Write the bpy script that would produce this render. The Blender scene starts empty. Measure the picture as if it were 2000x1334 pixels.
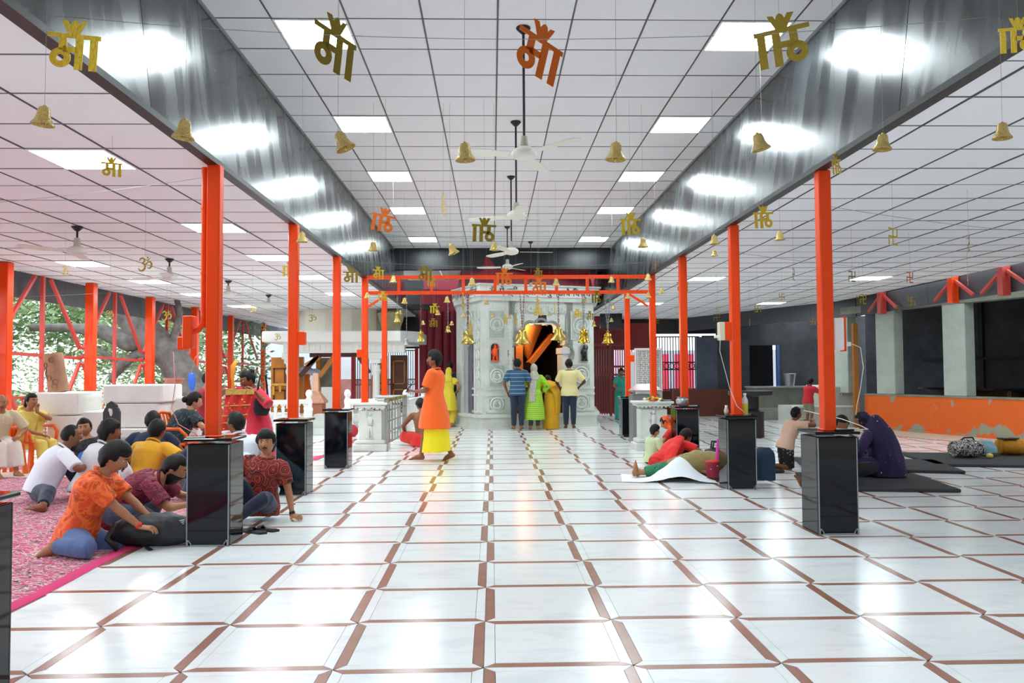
import bpy, bmesh, math, random
from mathutils import Vector, Matrix, Quaternion, noise
from mathutils.geometry import tessellate_polygon
V = Vector; PI = math.pi; R = math.radians
SC = bpy.context.scene; COL = SC.collection
rnd = random.Random(7)
# ------------------------------------------------------------ camera, sky, exposure
FPX, YAW, PITCH, ROLL, CAMH = 1563.55, -.025, .0398, -.0063, 1.27
cam = bpy.data.cameras.new('camera'); camo = bpy.data.objects.new('camera', cam); COL.objects.link(camo)
_f = V((-math.sin(YAW)*math.cos(PITCH), math.cos(YAW)*math.cos(PITCH), math.sin(PITCH)))
_r = V((math.cos(YAW), math.sin(YAW), 0)); _u = _r.cross(_f)
_R = _r*math.cos(ROLL) + _u*math.sin(ROLL); _U = -_r*math.sin(ROLL) + _u*math.cos(ROLL)
camo.matrix_world = Matrix(((_R.x, _U.x, -_f.x, 0), (_R.y, _U.y, -_f.y, 0), (_R.z, _U.z, -_f.z, CAMH), (0, 0, 0, 1)))
cam.sensor_width = 36; cam.lens = FPX*36/2000; cam.clip_end = 300; cam.clip_start = .05
SC.camera = camo
w = bpy.data.worlds.new('sky'); SC.world = w; w.use_nodes = True
w.node_tree.nodes['Background'].inputs[0].default_value = (.84, .93, 1, 1)
w.node_tree.nodes['Background'].inputs[1].default_value = 1.9
SC.view_settings.view_transform = 'Standard'; SC.view_settings.look = 'None'
SC.view_settings.gamma = 1; SC.view_settings.use_curve_mapping = False
SC.view_settings.exposure = 0.8
SC.cycles.diffuse_bounces = 7; SC.cycles.max_bounces = 12
PANEL_LIGHT = 21.0
def ray(px, py): return _f + _R*((px-1000)/FPX) - _U*((py-667)/FPX)
def at(px, py, Y):
    d = ray(px, py); return V((0, 0, CAMH)) + d*(Y/d.y)
def flo(px, py, z=0):
    d = ray(px, py); return V((0, 0, CAMH)) + d*((z-CAMH)/d.z)
# ------------------------------------------------------------ materials
def srgb(h):
    c = [int(h[i:i+2], 16)/255 for i in (0, 2, 4)]
    return tuple(x/12.92 if x <= .04045 else ((x+.055)/1.055)**2.4 for x in c) + (1,)
_mats = {}
def M(name, col, rough=.5, metal=0, var=None, bump=None, spec=.5, emit=0, col2=None, coat=0, sheen=0):
    """plain procedural material; var=(scale, amount) mottles the colour (towards col2), bump=(scale, strength)"""
    if name in _mats: return _mats[name]
    m = bpy.data.materials.new(name); m.use_nodes = True; nt = m.node_tree; b = nt.nodes['Principled BSDF']
    c = srgb(col) if isinstance(col, str) else tuple(col)+(1,)
    b.inputs['Base Color'].default_value = c; b.inputs['Roughness'].default_value = rough
    b.inputs['Metallic'].default_value = metal; b.inputs['Specular IOR Level'].default_value = spec
    b.inputs['Coat Weight'].default_value = coat; b.inputs['Coat Roughness'].default_value = .08
    if sheen: b.inputs['Sheen Weight'].default_value = sheen
    if emit:
        b.inputs['Emission Color'].default_value = c; b.inputs['Emission Strength'].default_value = emit
    tc = nt.nodes.new('ShaderNodeTexCoord')
    if var:
        n = nt.nodes.new('ShaderNodeTexNoise'); n.inputs['Scale'].default_value = var[0]; n.inputs['Detail'].default_value = 5
        n.inputs['Roughness'].default_value = .65
        nt.links.new(tc.outputs['Object'], n.inputs['Vector'])
        r = nt.nodes.new('ShaderNodeMapRange'); r.inputs[1].default_value = .35; r.inputs[2].default_value = .68
        r.inputs[3].default_value = 0; r.inputs[4].default_value = var[1]
        nt.links.new(n.outputs[0], r.inputs[0])
        mx = nt.nodes.new('ShaderNodeMix'); mx.data_type = 'RGBA'
        nt.links.new(r.outputs[0], mx.inputs['Factor']); mx.inputs['A'].default_value = c
        c2 = srgb(col2) if col2 else tuple(x*.45 for x in c[:3])+(1,)
        mx.inputs['B'].default_value = c2
        nt.links.new(mx.outputs['Result'], b.inputs['Base Color'])
    if bump:
        n2 = nt.nodes.new('ShaderNodeTexNoise'); n2.inputs['Scale'].default_value = bump[0]; n2.inputs['Detail'].default_value = 4
        nt.links.new(tc.outputs['Object'], n2.inputs['Vector'])
        bp = nt.nodes.new('ShaderNodeBump'); bp.inputs['Strength'].default_value = bump[1]; bp.inputs['Distance'].default_value = .01
        nt.links.new(n2.outputs[0], bp.inputs['Height']); nt.links.new(bp.outputs[0], b.inputs['Normal'])
    _mats[name] = m; return m
def nodes_of(m): return m.node_tree.nodes, m.node_tree.links, m.node_tree.nodes['Principled BSDF']
def ramp_node(nt, stops, interp='LINEAR'):
    r = nt.nodes.new('ShaderNodeValToRGB'); r.color_ramp.interpolation = interp
    e = r.color_ramp.elements
    while len(e) < len(stops): e.new(.5)
    for k, (p, c) in enumerate(stops): e[k].position = p; e[k].color = srgb(c) if isinstance(c, str) else c
    return r
def MP(name, kind, cols, scale=20., rough=.75, stretch=(1, 1, 1), pos=None, bump=None, distort=0):
    """printed cloth etc: kind 'voronoi' | 'noise' | 'wave' | 'rings'; cols = ramp colours, hard steps"""
    if name in _mats: return _mats[name]
    m = M(name, cols[0], rough); nt = m.node_tree; b = nt.nodes['Principled BSDF']; L = nt.links
    tc = nt.nodes.new('ShaderNodeTexCoord'); mp = nt.nodes.new('ShaderNodeMapping'); mp.inputs['Scale'].default_value = stretch
    L.new(tc.outputs['Object'], mp.inputs[0])
    if kind == 'voronoi' or kind == 'rings':
        t = nt.nodes.new('ShaderNodeTexVoronoi'); t.inputs['Scale'].default_value = scale; out = t.outputs['Distance']
        L.new(mp.outputs[0], t.inputs['Vector'])
        if kind == 'rings':
            q = nt.nodes.new('ShaderNodeMath'); q.operation = 'MULTIPLY'; q.inputs[1].default_value = 3.2; L.new(out, q.inputs[0])
            q2 = nt.nodes.new('ShaderNodeMath'); q2.operation = 'FRACT'; L.new(q.outputs[0], q2.inputs[0]); out = q2.outputs[0]
    elif kind == 'noise':
        t = nt.nodes.new('ShaderNodeTexNoise'); t.inputs['Scale'].default_value = scale; t.inputs['Detail'].default_value = 3
        t.inputs['Distortion'].default_value = distort; out = t.outputs[0]; L.new(mp.outputs[0], t.inputs['Vector'])
    else:
        t = nt.nodes.new('ShaderNodeTexWave'); t.inputs['Scale'].default_value = scale; t.bands_direction = 'Z'
        t.inputs['Distortion'].default_value = distort; out = t.outputs[1]; L.new(mp.outputs[0], t.inputs['Vector'])
    n = len(cols); pos = pos or [k/n for k in range(n)]
    r = ramp_node(nt, list(zip(pos, cols)), 'CONSTANT'); L.new(out, r.inputs[0]); L.new(r.outputs[0], b.inputs['Base Color'])
    return m
# ------------------------------------------------------------ mesh building
class MB:
    def __init__(s): s.v = []; s.f = []; s.mi = []
    def add(s, vs, fs, mi=0):
        o = len(s.v); s.v += [tuple(p) for p in vs]; s.f += [tuple(i+o for i in f) for f in fs]; s.mi += [mi]*len(fs); return s
    def box(s, c, d, rot=None, mi=0):
        x, y, z = d[0]/2, d[1]/2, d[2]/2; c = V(c)
        vs = [V((a*x, b*y, e*z)) for e in (-1, 1) for b in (-1, 1) for a in (-1, 1)]
        if rot is not None:
            m = rot if isinstance(rot, Matrix) else Matrix.Rotation(rot, 3, 'Z')
            vs = [m @ p for p in vs]
        return s.add([p+c for p in vs], [(0, 2, 3, 1), (4, 5, 7, 6), (0, 1, 5, 4), (2, 6, 7, 3), (0, 4, 6, 2), (1, 3, 7, 5)], mi)
    def bx(s, x0, x1, y0, y1, z0, z1, mi=0): return s.box(((x0+x1)/2, (y0+y1)/2, (z0+z1)/2), (x1-x0, y1-y0, z1-z0), None, mi)
    def bev(s, c, d, b, rot=None, mi=0):
        """box with chamfered vertical edges and top/bottom"""
        x, y, z = d[0]/2, d[1]/2, d[2]/2; c = V(c); vs = []
        for (k, zz) in ((b, -z), (0, -z+b), (0, z-b), (b, z)):
            for (a, e) in ((-x+k+b, -y+k), (x-k-b, -y+k), (x-k, -y+k+b), (x-k, y-k-b), (x-k-b, y-k), (-x+k+b, y-k), (-x+k, y-k-b), (-x+k, -y+k+b)):
                vs.append(V((a, e, zz)))
        if rot is not None:
            m = rot if isinstance(rot, Matrix) else Matrix.Rotation(rot, 3, 'Z'); vs = [m @ p for p in vs]
        fs = [tuple(reversed(range(8))), tuple(range(24, 32))]
        for r in range(3):
            for i in range(8): j = (i+1) % 8; fs.append((r*8+i, r*8+j, r*8+8+j, r*8+8+i))
        return s.add([p+c for p in vs], fs, mi)
    def bar(s, p0, p1, w, h=None, up=(0, 0, 1), mi=0):
        p0, p1 = V(p0), V(p1); h = h or w; d = (p1-p0); l = d.length; d.normalize(); u = V(up)
        if abs(d.dot(u)) > .99: u = V((1, 0, 0))
        sx = d.cross(u).normalized(); uz = sx.cross(d)
        m = Matrix((sx, d, uz)).transposed()
        return s.box((p0+p1)/2, (w, l, h), m, mi)
    def tube(s, pts, rad, n=8, side=None, cap=True, mi=0, closed=False):
        """swept tube; rad: number, list of numbers or list of (ra along side, rb)"""
        pts = [V(p) for p in pts]; k = len(pts)
        if not isinstance(rad, (list, tuple)): rad = [rad]*k
        vs = []; pu = None
        for i, p in enumerate(pts):
            t = (pts[min(i+1, k-1)] - pts[max(i-1, 0)])
            if closed: t = pts[(i+1) % k]-pts[i-1]
            t = t.normalized() if t.length > 1e-9 else V((0, 0, 1))
            if side is not None: a = V(side)
            elif pu is None: a = V((1, 0, 0)) if abs(t.x) < .9 else V((0, 1, 0))
            else: a = pu
            a = (a - t*a.dot(t))
            a = a.normalized() if a.length > 1e-6 else t.orthogonal().normalized()
            pu = a; b = t.cross(a)
            ra, rb = rad[i] if isinstance(rad[i], (tuple, list)) else (rad[i], rad[i])
            for j in range(n):
                th = 2*PI*j/n; vs.append(p + a*(math.cos(th)*ra) + b*(math.sin(th)*rb))
        fs = []
        for i in range(k if closed else k-1):
            i2 = (i+1) % k
            for j in range(n): j2 = (j+1) % n; fs.append((i*n+j, i*n+j2, i2*n+j2, i2*n+j))
        if cap and not closed: fs += [tuple(reversed(range(n))), tuple(range((k-1)*n, k*n))]
        return s.add(vs, fs, mi)
    def lathe(s, prof, c=(0, 0, 0), n=20, mi=0, sx=1, sy=1, a0=0, a1=2*PI, cap=True):
        c = V(c); full = abs(a1-a0-2*PI) < 1e-6; k = n if full else n+1; vs = []
        for r, z in prof:
            for j in range(k):
                th = a0+(a1-a0)*j/n; vs.append(c+V((math.cos(th)*r*sx, math.sin(th)*r*sy, z)))
        fs = []
        for i in range(len(prof)-1):
            for j in range(n if full else n): 
                j2 = (j+1) % k
                fs.append((i*k+j, i*k+j2, (i+1)*k+j2, (i+1)*k+j))
        if cap and full:
            if prof[0][0] > 1e-5: fs.append(tuple(reversed(range(k))))
            if prof[-1][0] > 1e-5: fs.append(tuple(range((len(prof)-1)*k, len(prof)*k)))
        return s.add(vs, fs, mi)
    def prism(s, poly, t, M4=None, mi=0):
        """2-D polygon (x, z) extruded +-t/2 along y"""
        n = len(poly); M4 = M4 or Matrix.Identity(4)
        vs = [M4 @ V((x, y, z)) for y in (-t/2, t/2) for x, z in poly]
        tri = tessellate_polygon([[V((x, z, 0)) for x, z in poly]])
        fs = [tuple(q) for q in tri] + [tuple(i+n for i in reversed(q)) for q in tri]
        fs += [(i, (i+1) % n, (i+1) % n+n, i+n) for i in range(n)]
        return s.add(vs, fs, mi)
    def ball(s, c, r, n=12, m=8, mi=0):
        rx, ry, rz = r if isinstance(r, (tuple, list)) else (r, r, r); c = V(c)
        vs = [c+V((0, 0, -rz))]
        for i in range(1, m):
            ph = -PI/2+PI*i/m
            for j in range(n): th = 2*PI*j/n; vs.append(c+V((rx*math.cos(ph)*math.cos(th), ry*math.cos(ph)*math.sin(th), rz*math.sin(ph))))
        vs.append(c+V((0, 0, rz))); fs = []
        for j in range(n): fs.append((0, 1+(j+1) % n, 1+j))
        for i in range(m-2):
            for j in range(n): a = 1+i*n; fs.append((a+j, a+(j+1) % n, a+n+(j+1) % n, a+n+j))
        a = 1+(m-2)*n
        for j in range(n): fs.append((a+j, a+(j+1) % n, len(vs)-1))
        return s.add(vs, fs, mi)
    def xf(s, m):
        s.v = [tuple(m @ V(p)) for p in s.v]; return s
    def mesh(s, name, mats, smooth=False):
        me = bpy.data.meshes.new(name); me.from_pydata(s.v, [], s.f); me.validate()
        for m in (mats if isinstance(mats, (list, tuple)) else [mats]): me.materials.append(m)
        if any(s.mi) and len(me.polygons) == len(s.mi): me.polygons.foreach_set('material_index', s.mi)
        if smooth:
            me.polygons.foreach_set('use_smooth', [True]*len(me.polygons))
            if smooth != True: me.set_sharp_from_angle(angle=R(smooth))
        me.update(); return me
    def obj(s, name, mats, parent=None, smooth=False, loc=None):
        o = bpy.data.objects.new(name, s.mesh(name, mats, smooth)); COL.objects.link(o)
        if parent is not None: o.parent = parent
        if loc is not None: o.location = loc
        return o
def inst(name, me, parent=None, loc=(0, 0, 0), rz=0, scale=None):
    o = bpy.data.objects.new(name, me); COL.objects.link(o); o.parent = parent; o.location = loc
    if rz: o.rotation_euler.z = rz
    if scale: o.scale = scale
    return o
def tag(o, label=None, cat=None, group=None, kind=None):
    if label: o['label'] = label
    if cat: o['category'] = cat
    if group: o['group'] = group
    if kind: o['kind'] = kind
    return o
def thing(name, label, cat, loc=(0, 0, 0), rz=0, group=None):
    o = bpy.data.objects.new(name, None); COL.objects.link(o); o.location = loc; o.rotation_euler.z = rz; o.empty_display_size = .1
    return tag(o, label, cat, group)
def struct(name, label=None, loc=(0, 0, 0)):
    o = bpy.data.objects.new(name, None); COL.objects.link(o); o.location = loc
    return tag(o, label, None, None, 'structure')
def dup(root, loc, rz=0, label=None, group=None):
    r = root.copy(); COL.objects.link(r); r.location = loc; r.rotation_euler.z = rz
    if label: r['label'] = label
    if group: r['group'] = group
    for ch in root.children:
        c = ch.copy(); COL.objects.link(c); c.parent = r
        for g in ch.children:
            d = g.copy(); COL.objects.link(d); d.parent = c
    return r
def stuff(o): o['kind'] = 'stuff'; return o
# ============================================================ materials of the hall
def marble_mat(name, a, b, rough):
    m = M(name, a, rough, spec=.5); nt = m.node_tree; L = nt.links; bs = nt.nodes['Principled BSDF']
    tc = nt.nodes.new('ShaderNodeTexCoord'); oi = nt.nodes.new('ShaderNodeObjectInfo')
    ad = nt.nodes.new('ShaderNodeVectorMath'); ad.operation = 'ADD'; mul = nt.nodes.new('ShaderNodeVectorMath'); mul.operation = 'SCALE'
    mul.inputs['Scale'].default_value = 1; L.new(oi.outputs['Location'], mul.inputs[0]); L.new(tc.outputs['Object'], ad.inputs[0]); L.new(mul.outputs[0], ad.inputs[1])
    mp = nt.nodes.new('ShaderNodeMapping'); mp.inputs['Scale'].default_value = (1.2, 3.2, 1); mp.inputs['Rotation'].default_value = (0, 0, .5)
    L.new(ad.outputs[0], mp.inputs[0])
    n = nt.nodes.new('ShaderNodeTexNoise'); n.inputs['Scale'].default_value = 2.2; n.inputs['Detail'].default_value = 8; n.inputs['Distortion'].default_value = 1.2
    L.new(mp.outputs[0], n.inputs['Vector'])
    r = ramp_node(nt, [(.28, b), (.5, a), (1, a)]); L.new(n.outputs[0], r.inputs[0]); L.new(r.outputs[0], bs.inputs['Base Color'])
    n2 = nt.nodes.new('ShaderNodeTexNoise'); n2.inputs['Scale'].default_value = 3; L.new(ad.outputs[0], n2.inputs['Vector'])
    rr = nt.nodes.new('ShaderNodeMapRange'); rr.inputs[3].default_value = rough*.6; rr.inputs[4].default_value = rough*1.5
    L.new(n2.outputs[0], rr.inputs[0]); L.new(rr.outputs[0], bs.inputs['Roughness'])
    return m
m_floor = marble_mat('white_marble', 'f1f5f4', 'e2e8e9', .17)
m_inlay = M('brown_stone_inlay', 'a2705d', .2, var=(6, .5), col2='8a5a48')
m_grout = M('grout', '8c8f8e', .6)
m_ceil = M('white_ceiling_board', 'eeeef1', .75, var=(2, .1), col2='dcdce0', bump=(60, .1), spec=.3)
m_gap = M('dark_ceiling_grid', '3a3c3e', .6)
m_grid = M('grey_ceiling_grid', '57595b', .5)
m_grid2 = M('pale_ceiling_grid', '7b7d80', .5)
m_steel_dark = M('black_trim', '1c1d1f', .4)
m_orange = M('orange_paint', 'f2480f', .3, var=(9, .12), col2='d03a0c', bump=(25, .03), spec=.3)
m_red = M('red_oxide_paint', 'c8443a', .45)
m_granite = M('black_granite', '070a10', .06, var=(90, .25), col2='10161f', spec=.4)
m_chip = M('chipped_edge', '8f979a', .4)
m_dark = M('charcoal_cladding', '43454a', .5, var=(3, .3), col2='35373b')
m_conc = M('grey_concrete', 'b9c2b8', .85, var=(4, .55), col2='a2a99c', bump=(30, .3))
m_conc2 = M('dull_cement', '8b8c80', .9, var=(3, .6), col2='66675c', bump=(30, .3))
m_wmarble = M('carved_white_marble', 'd9ddd6', .45, var=(3.5, .6), col2='bac1b9', bump=(18, .5))
m_white = M('whitewash', 'f2f2ee', .6, var=(4, .25), col2='dcdcd4')
m_maroon = M('maroon_paint', '8c1f33', .5, var=(3, .4), col2='6c1626')
m_gold = M('gold_foil', 'c9a032', .3, metal=.85, var=(25, .5), col2='a67f1e', bump=(14, .15))
m_ofoil = M('orange_reflection_foil', 'e8752a', .4, metal=.5, var=(25, .4), col2='c9601c')  # gold foil copy with an orange reflection put into its colour
m_bell = M('pale_gold_foil', 'f5dd94', .2, metal=.85, var=(22, .9), col2='9c7c2c', bump=(30, .8))
m_brass = M('old_brass', 'bfa95a', .32, metal=.9, var=(8, .5), col2='8c7a38')
m_thread = M('grey_thread', '8d8e88', .7)
m_metal = M('galvanised_steel', 'a9adae', .35, metal=.8)
m_iron = M('black_iron', '1b1a1c', .5)
# glossy aluminium composite cladding with wiping smears
def fascia_mat():
    m = M('smeared_black_cladding', '3b4042', .3, metal=.0, spec=.7); nt = m.node_tree; L = nt.links; b = nt.nodes['Principled BSDF']
    tc = nt.nodes.new('ShaderNodeTexCoord'); mp = nt.nodes.new('ShaderNodeMapping'); mp.inputs['Scale'].default_value = (1, 2.4, .55); L.new(tc.outputs['Object'], mp.inputs[0])
    n = nt.nodes.new('ShaderNodeTexNoise'); n.inputs['Scale'].default_value = 1.5; n.inputs['Detail'].default_value = 6; n.inputs['Distortion'].default_value = .6; L.new(mp.outputs[0], n.inputs['Vector'])
    r = nt.nodes.new('ShaderNodeMapRange'); r.inputs[1].default_value = .4; r.inputs[2].default_value = .6; r.inputs[3].default_value = .2; r.inputs[4].default_value = .33
    L.new(n.outputs[0], r.inputs[0]); L.new(r.outputs[0], b.inputs['Roughness'])
    r2 = ramp_node(nt, [(.38, '16191b'), (.66, '33393b')]); L.new(n.outputs[0], r2.inputs[0]); L.new(r2.outputs[0], b.inputs['Base Color'])
    return m
m_fascia = fascia_mat()
# ============================================================ floor: square marble slabs, mitred inlay strips round each
fl = struct('floor', 'glossy white marble floor with a brown inlay grid')
FW, FX, FY = .6489, -.0431, 3.5161; SW = .05
X0, X1, Y0, Y1 = -12, 15, -4, 15   # module index ranges
Y1 = 42
MB().bx(FX+X0*FW-1, FX+X1*FW+1, FY+Y0*FW, FY+Y1*FW+4, -.2, -.012).obj('floor_base', m_grout, fl)
g = .0012
def slab_mb(mb, x, y):
    a = FW/2-SW-g; return mb.box((x, y, -.006), (2*a, 2*a, .012))
def strip_mb(mb, x, y, s, z=0):
    """four kinds: s = 0 left, 1 right, 2 bottom, 3 top; trapezoid, mitred"""
    a = FW/2-g; b = FW/2-SW+g; e = .006
    p = {0: ((-a, -a+e), (-b, -b), (-b, b), (-a, a-e)), 1: ((a, a-e), (b, b), (b, -b), (a, -a+e)),
         2: ((-b, -b), (-a+e, -a), (a-e, -a), (b, -b)), 3: ((b, b), (a-e, a), (-a+e, a), (-b, b))}[s]
    vs = [(x+u, y+v, z-.012) for u, v in p] + [(x+u, y+v, z) for u, v in p]
    area = sum(p[i][0]*p[(i+1) % 4][1]-p[(i+1) % 4][0]*p[i][1] for i in range(4))
    fs = [(4, 5, 6, 7), (0, 4, 7, 3), (1, 5, 4, 0), (2, 6, 5, 1), (3, 7, 6, 2)]
    if area < 0: fs = [tuple(reversed(f)) for f in fs]
    return mb.add(vs, fs)
me_slab = slab_mb(MB(), 0, 0).mesh('marble_slab', m_floor)
me_br = [strip_mb(MB(), 0, 0, s).mesh('brown_strip', m_inlay) for s in range(4)]
me_wh = [strip_mb(MB(), 0, 0, s).mesh('white_strip', m_floor) for s in range(4)]
cells = []
for i in range(X0, X1):
    for j in range(Y0, Y1):
        cx, cy = FX+(i+.5)*FW, FY+(j+.5)*FW
        vis = cy > 2.9 and abs(cx-.26-.025*cy) < cy*.66+.6
        cells.append((cx*cx+cy*cy if vis else 1e6+cx*cx+cy*cy, i, j, cx, cy))
cells.sort()
n1 = n2 = n3 = 0; r1, r2, r3 = MB(), MB(), MB()
for d, i, j, cx, cy in cells:
    near = d < 1e6
    if near and n1 < 290: inst('marble_slab', me_slab, fl, (cx, cy, 0)); n1 += 1
    else: slab_mb(r1, cx, cy)
    odd = (i+j) % 2
    for s in range(4):
        brown = (s < 2) == bool(odd)
        if brown:
            if near and n2 < 290: inst('brown_strip', me_br[s], fl, (cx, cy, 0)); n2 += 1
            else: strip_mb(r2, cx, cy, s)
        elif near and n3 < 290: inst('white_strip', me_wh[s], fl, (cx, cy, 0)); n3 += 1
        else: strip_mb(r3, cx, cy, s)
stuff(r1.obj('far_marble_slabs', m_floor, fl)); stuff(r2.obj('far_brown_strips', m_inlay, fl)); stuff(r3.obj('far_white_strips', m_floor, fl))
# ============================================================ ceilings
lights = []
def light_panel(x0, x1, y0, y1, z, label):
    t = thing('ceiling_light', label, 'ceiling light', ((x0+x1)/2, (y0+y1)/2, z)); a, b = (x1-x0)/2-.004, (y1-y0)/2-.004
    fr = MB()
    for (u0, u1, v0, v1) in ((-a, a, -b, -b+.018), (-a, a, b-.018, b), (-a, -a+.018, -b+.018, b-.018), (a-.018, a, -b+.018, b-.018)): fr.bx(u0, u1, v0, v1, -.008, .03)
    fr.obj('frame', M('white_frame', 'f4f5f5', .4), t)
    MB().bx(-a+.018, a-.018, -b+.018, b-.018, -.002, .03).obj('diffuser', M('led_diffuser', (.84, .97, 1), .5, emit=PANEL_LIGHT), t)
    lights.append(t); return t
def ceiling(name, label, xs, ys, z, skip, limit=290, keep=None):
    """boards between the grid lines xs, ys (dark open joints), hung under a dark deck"""
    c = struct(name, label); MB().bx(xs[0], xs[-1], ys[0], ys[-1], z+.035, z+.12).obj('ceiling_deck', m_gap, c)
    meshes = {}; cl = []
    for i in range(len(xs)-1):
        for j in range(len(ys)-1):
            if (i, j) in skip: continue
            x, y = (xs[i]+xs[i+1])/2, (ys[j]+ys[j+1])/2
            if keep and not keep(x, y): continue
            cl.append((abs(y-4.5) if y > 4 else 99, x, y, xs[i+1]-xs[i], ys[j+1]-ys[j]))
    cl.sort(); rest = MB(); k = 0
    for d, x, y, dx, dy in cl:
        dz = rnd.uniform(0, .004)
        if k < limit and d < 90:
            key = (round(dx, 3), round(dy, 3))
            if key not in meshes: meshes[key] = MB().bev((0, 0, .016), (key[0]-.012, key[1]-.010, .03), .003).mesh('ceiling_board', m_ceil)
            inst('ceiling_board', meshes[key], c, (x, y, z+dz)); k += 1
        else: rest.box((x, y, z+dz+.016), (dx-.012, dy-.010, .03))
    if rest.v: stuff(rest.obj('far_ceiling_boards', m_ceil, c))
    for x in xs[1:-1]: MB().bx(x-.0045, x+.0045, ys[0], ys[-1], z-.003, z+.03).obj('grid_runner', m_grid, c)
    for y in ys[1:-1]:
        if y > 3.5: MB().bx(xs[0], xs[-1], y-.003, y+.003, z-.0012, z+.03).obj('grid_cross_bar', m_grid2, c)
    return c
ZC, ZS = 4.148, 2.9; T = .61
XFL, XFR = -2.10, 2.61      # lower edges of the two black fascias
xs = [-2.26] + [.06+T*k for k in range(-3, 5)] + [2.78]
ys = [6.4059+T*m for m in range(-9, 20)] + [18.3]
LM = [0, 4, 8, 12, 17]
skip = set()
ordw = ['first', 'second', 'third', 'fourth', 'fifth', 'sixth', 'seventh', 'eighth']
for side, k in (('left', 1), ('right', 7)):
    q = 0
    for m in LM:
        j = m+9; skip.add((k, j))
        q += 1
        lb = f'square LED panel, {side} row of the raised middle ceiling, ' + ('out of frame' if m < 0 else f'{ordw[q-1]} from the camera')
        light_panel(xs[k], xs[k+1], ys[j], ys[j+1], ZC, lb)
ceiling('ceiling', 'raised middle ceiling of white boards', xs, ys, ZC, skip)
# left bay
TL = .573
xl = [-2.175] + [-2.772-.573*k for k in range(0, 9)]; xl = sorted(xl)       # -7.36 .. -2.175
yl = [6.893+.567*m for m in range(-9, 38)]
sk = set()
def near(arr, v): return min(range(len(arr)-1), key=lambda i: abs((arr[i]+arr[i+1])/2-v))
LL = [(-3.06, 5.96, 'over the kneeling man in orange'), (-3.06, 8.87, 'behind the nearest left orange post'), (-3.06, 11.2, 'right of the nearest left post, third in its row'), (-3.06, 13.5, 'behind the third left post'), (-3.06, 16.4, 'above the white shrine roof'),
      (-6.07, 11.5, 'below the nearest left fan, first of the outer row'), (-6.07, 13.9, 'second of the outer row'), (-6.07, 16.3, 'third of the outer row'), (-6.07, 19.2, 'last of the outer row')]
for x, y, lb in LL:
    i, j = near(xl, x), near(yl, y); sk.add((i, j))
    light_panel(xl[i], xl[i+1], yl[j], yl[j+1], ZS, 'square LED panel, left bay ceiling, '+lb)
ceiling('ceiling', 'low ceiling of white boards over the left bay', xl, yl, ZS, sk)
# right bay
xr = [2.70] + [3.45+.578*k for k in range(-1, 9)]
yr = [6.87+.555*m for m in range(-9, 33)]
sk = set()
LR = [(3.8, 13.9, 'near the third right post'), (3.8, 19.0, 'behind the gantry post, far end'), (6.65, 14.0, 'near the concrete columns'), (6.65, 18.7, 'far end above the water tank')]
for x, y, lb in LR:
    i, j = near(xr, x), near(yr, y); sk.add((i, j))
    light_panel(xr[i], xr[i+1], yr[j], yr[j+1], ZS, 'square LED panel, right bay ceiling, '+lb)
ceiling('ceiling', 'low ceiling of white boards over the right bay', xr, yr, ZS, sk)
# rear lower ceiling over the shrine
c = struct('ceiling', 'grey ceiling strip behind the cross fascia over the shrine')
for k in range(5):
    x0 = -2.3+k*1.02; MB().bev((x0+.5, 20.2, 3.86), (.995, 3.6, .03), .004).obj('ceiling_board', m_ceil, c)
# ============================================================ fascias
def fascia(name, label, xb, xt, sgn, y0, y1, joints, zb=ZS, zt=ZC+.02):
    f = struct(name, label); ys = [y0]+joints+[y1]
    for a, b in zip(ys, ys[1:]):
        p = [(xb, a+.004, zb), (xb, b-.004, zb), (xt, b-.004, zt), (xt, a+.004, zt)]; q = [(x+sgn*.02, y, z) for x, y, z in p]
        vs = p+q; fs = [(0, 1, 2, 3), (7, 6, 5, 4), (0, 4, 5, 1), (1, 5, 6, 2), (2, 6, 7, 3), (3, 7, 4, 0)]
        if sgn > 0: fs = [tuple(reversed(t)) for t in fs]
        MB().add(vs, fs).obj('cladding_panel', m_fascia, f)
    mb = MB(); xo = xb+sgn*.02; mb.bx(min(xb-sgn*.0, xb+sgn*.085), max(xb, xb+sgn*.085), y0, y1, zb-.012, zb+.03); mb.obj('soffit_strip', m_steel_dark, f)
    mb = MB(); mb.bx(min(xt+sgn*.06, xt+sgn*.2), max(xt+sgn*.06, xt+sgn*.2), y0, y1, zb+.03, zt+.1); mb.obj('backing', m_gap, f)
    MB().bx(min(xt-.02*sgn, xt+.02*sgn), max(xt-.02*sgn, xt+.02*sgn), y0, y1, ZC-.02, ZC+.004).obj('edge_angle', M('grey_angle', '8d9192', .4), f)
    return f
JT = [2.5, 4.98, 7.5, 10.0, 12.5, 14.9, 17.3]
fascia('trim_1', 'tall glossy black fascia on the left of the raised ceiling', XFL, -2.24, -1, .4, 20.0, [2.5, 4.95, 8.55, 11.4, 14.6, 17.4])
fascia('trim_2', 'tall glossy black fascia on the right of the raised ceiling', XFR, 2.76, 1, .4, 21.0, [2.55, 5.0, 8.55, 11.4, 14.6, 17.6])
f = struct('trim_3', 'black cross fascia at the far end of the raised ceiling')
for k in range(3): MB().bx(-2.25+k*1.67, -2.25+(k+1)*1.67-.008, 18.3, 18.34, 3.70, 4.2).obj('cladding_panel', M('satin_black_cladding', '1d2226', .3), f)
MB().bx(-2.25, 2.78, 18.3, 18.5, 3.66, 3.70).obj('soffit_strip', m_steel_dark, f); MB().bx(-2.25, 2.78, 18.345, 18.36, 3.7, 4.2).obj('backing', m_steel_dark, f)
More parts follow.
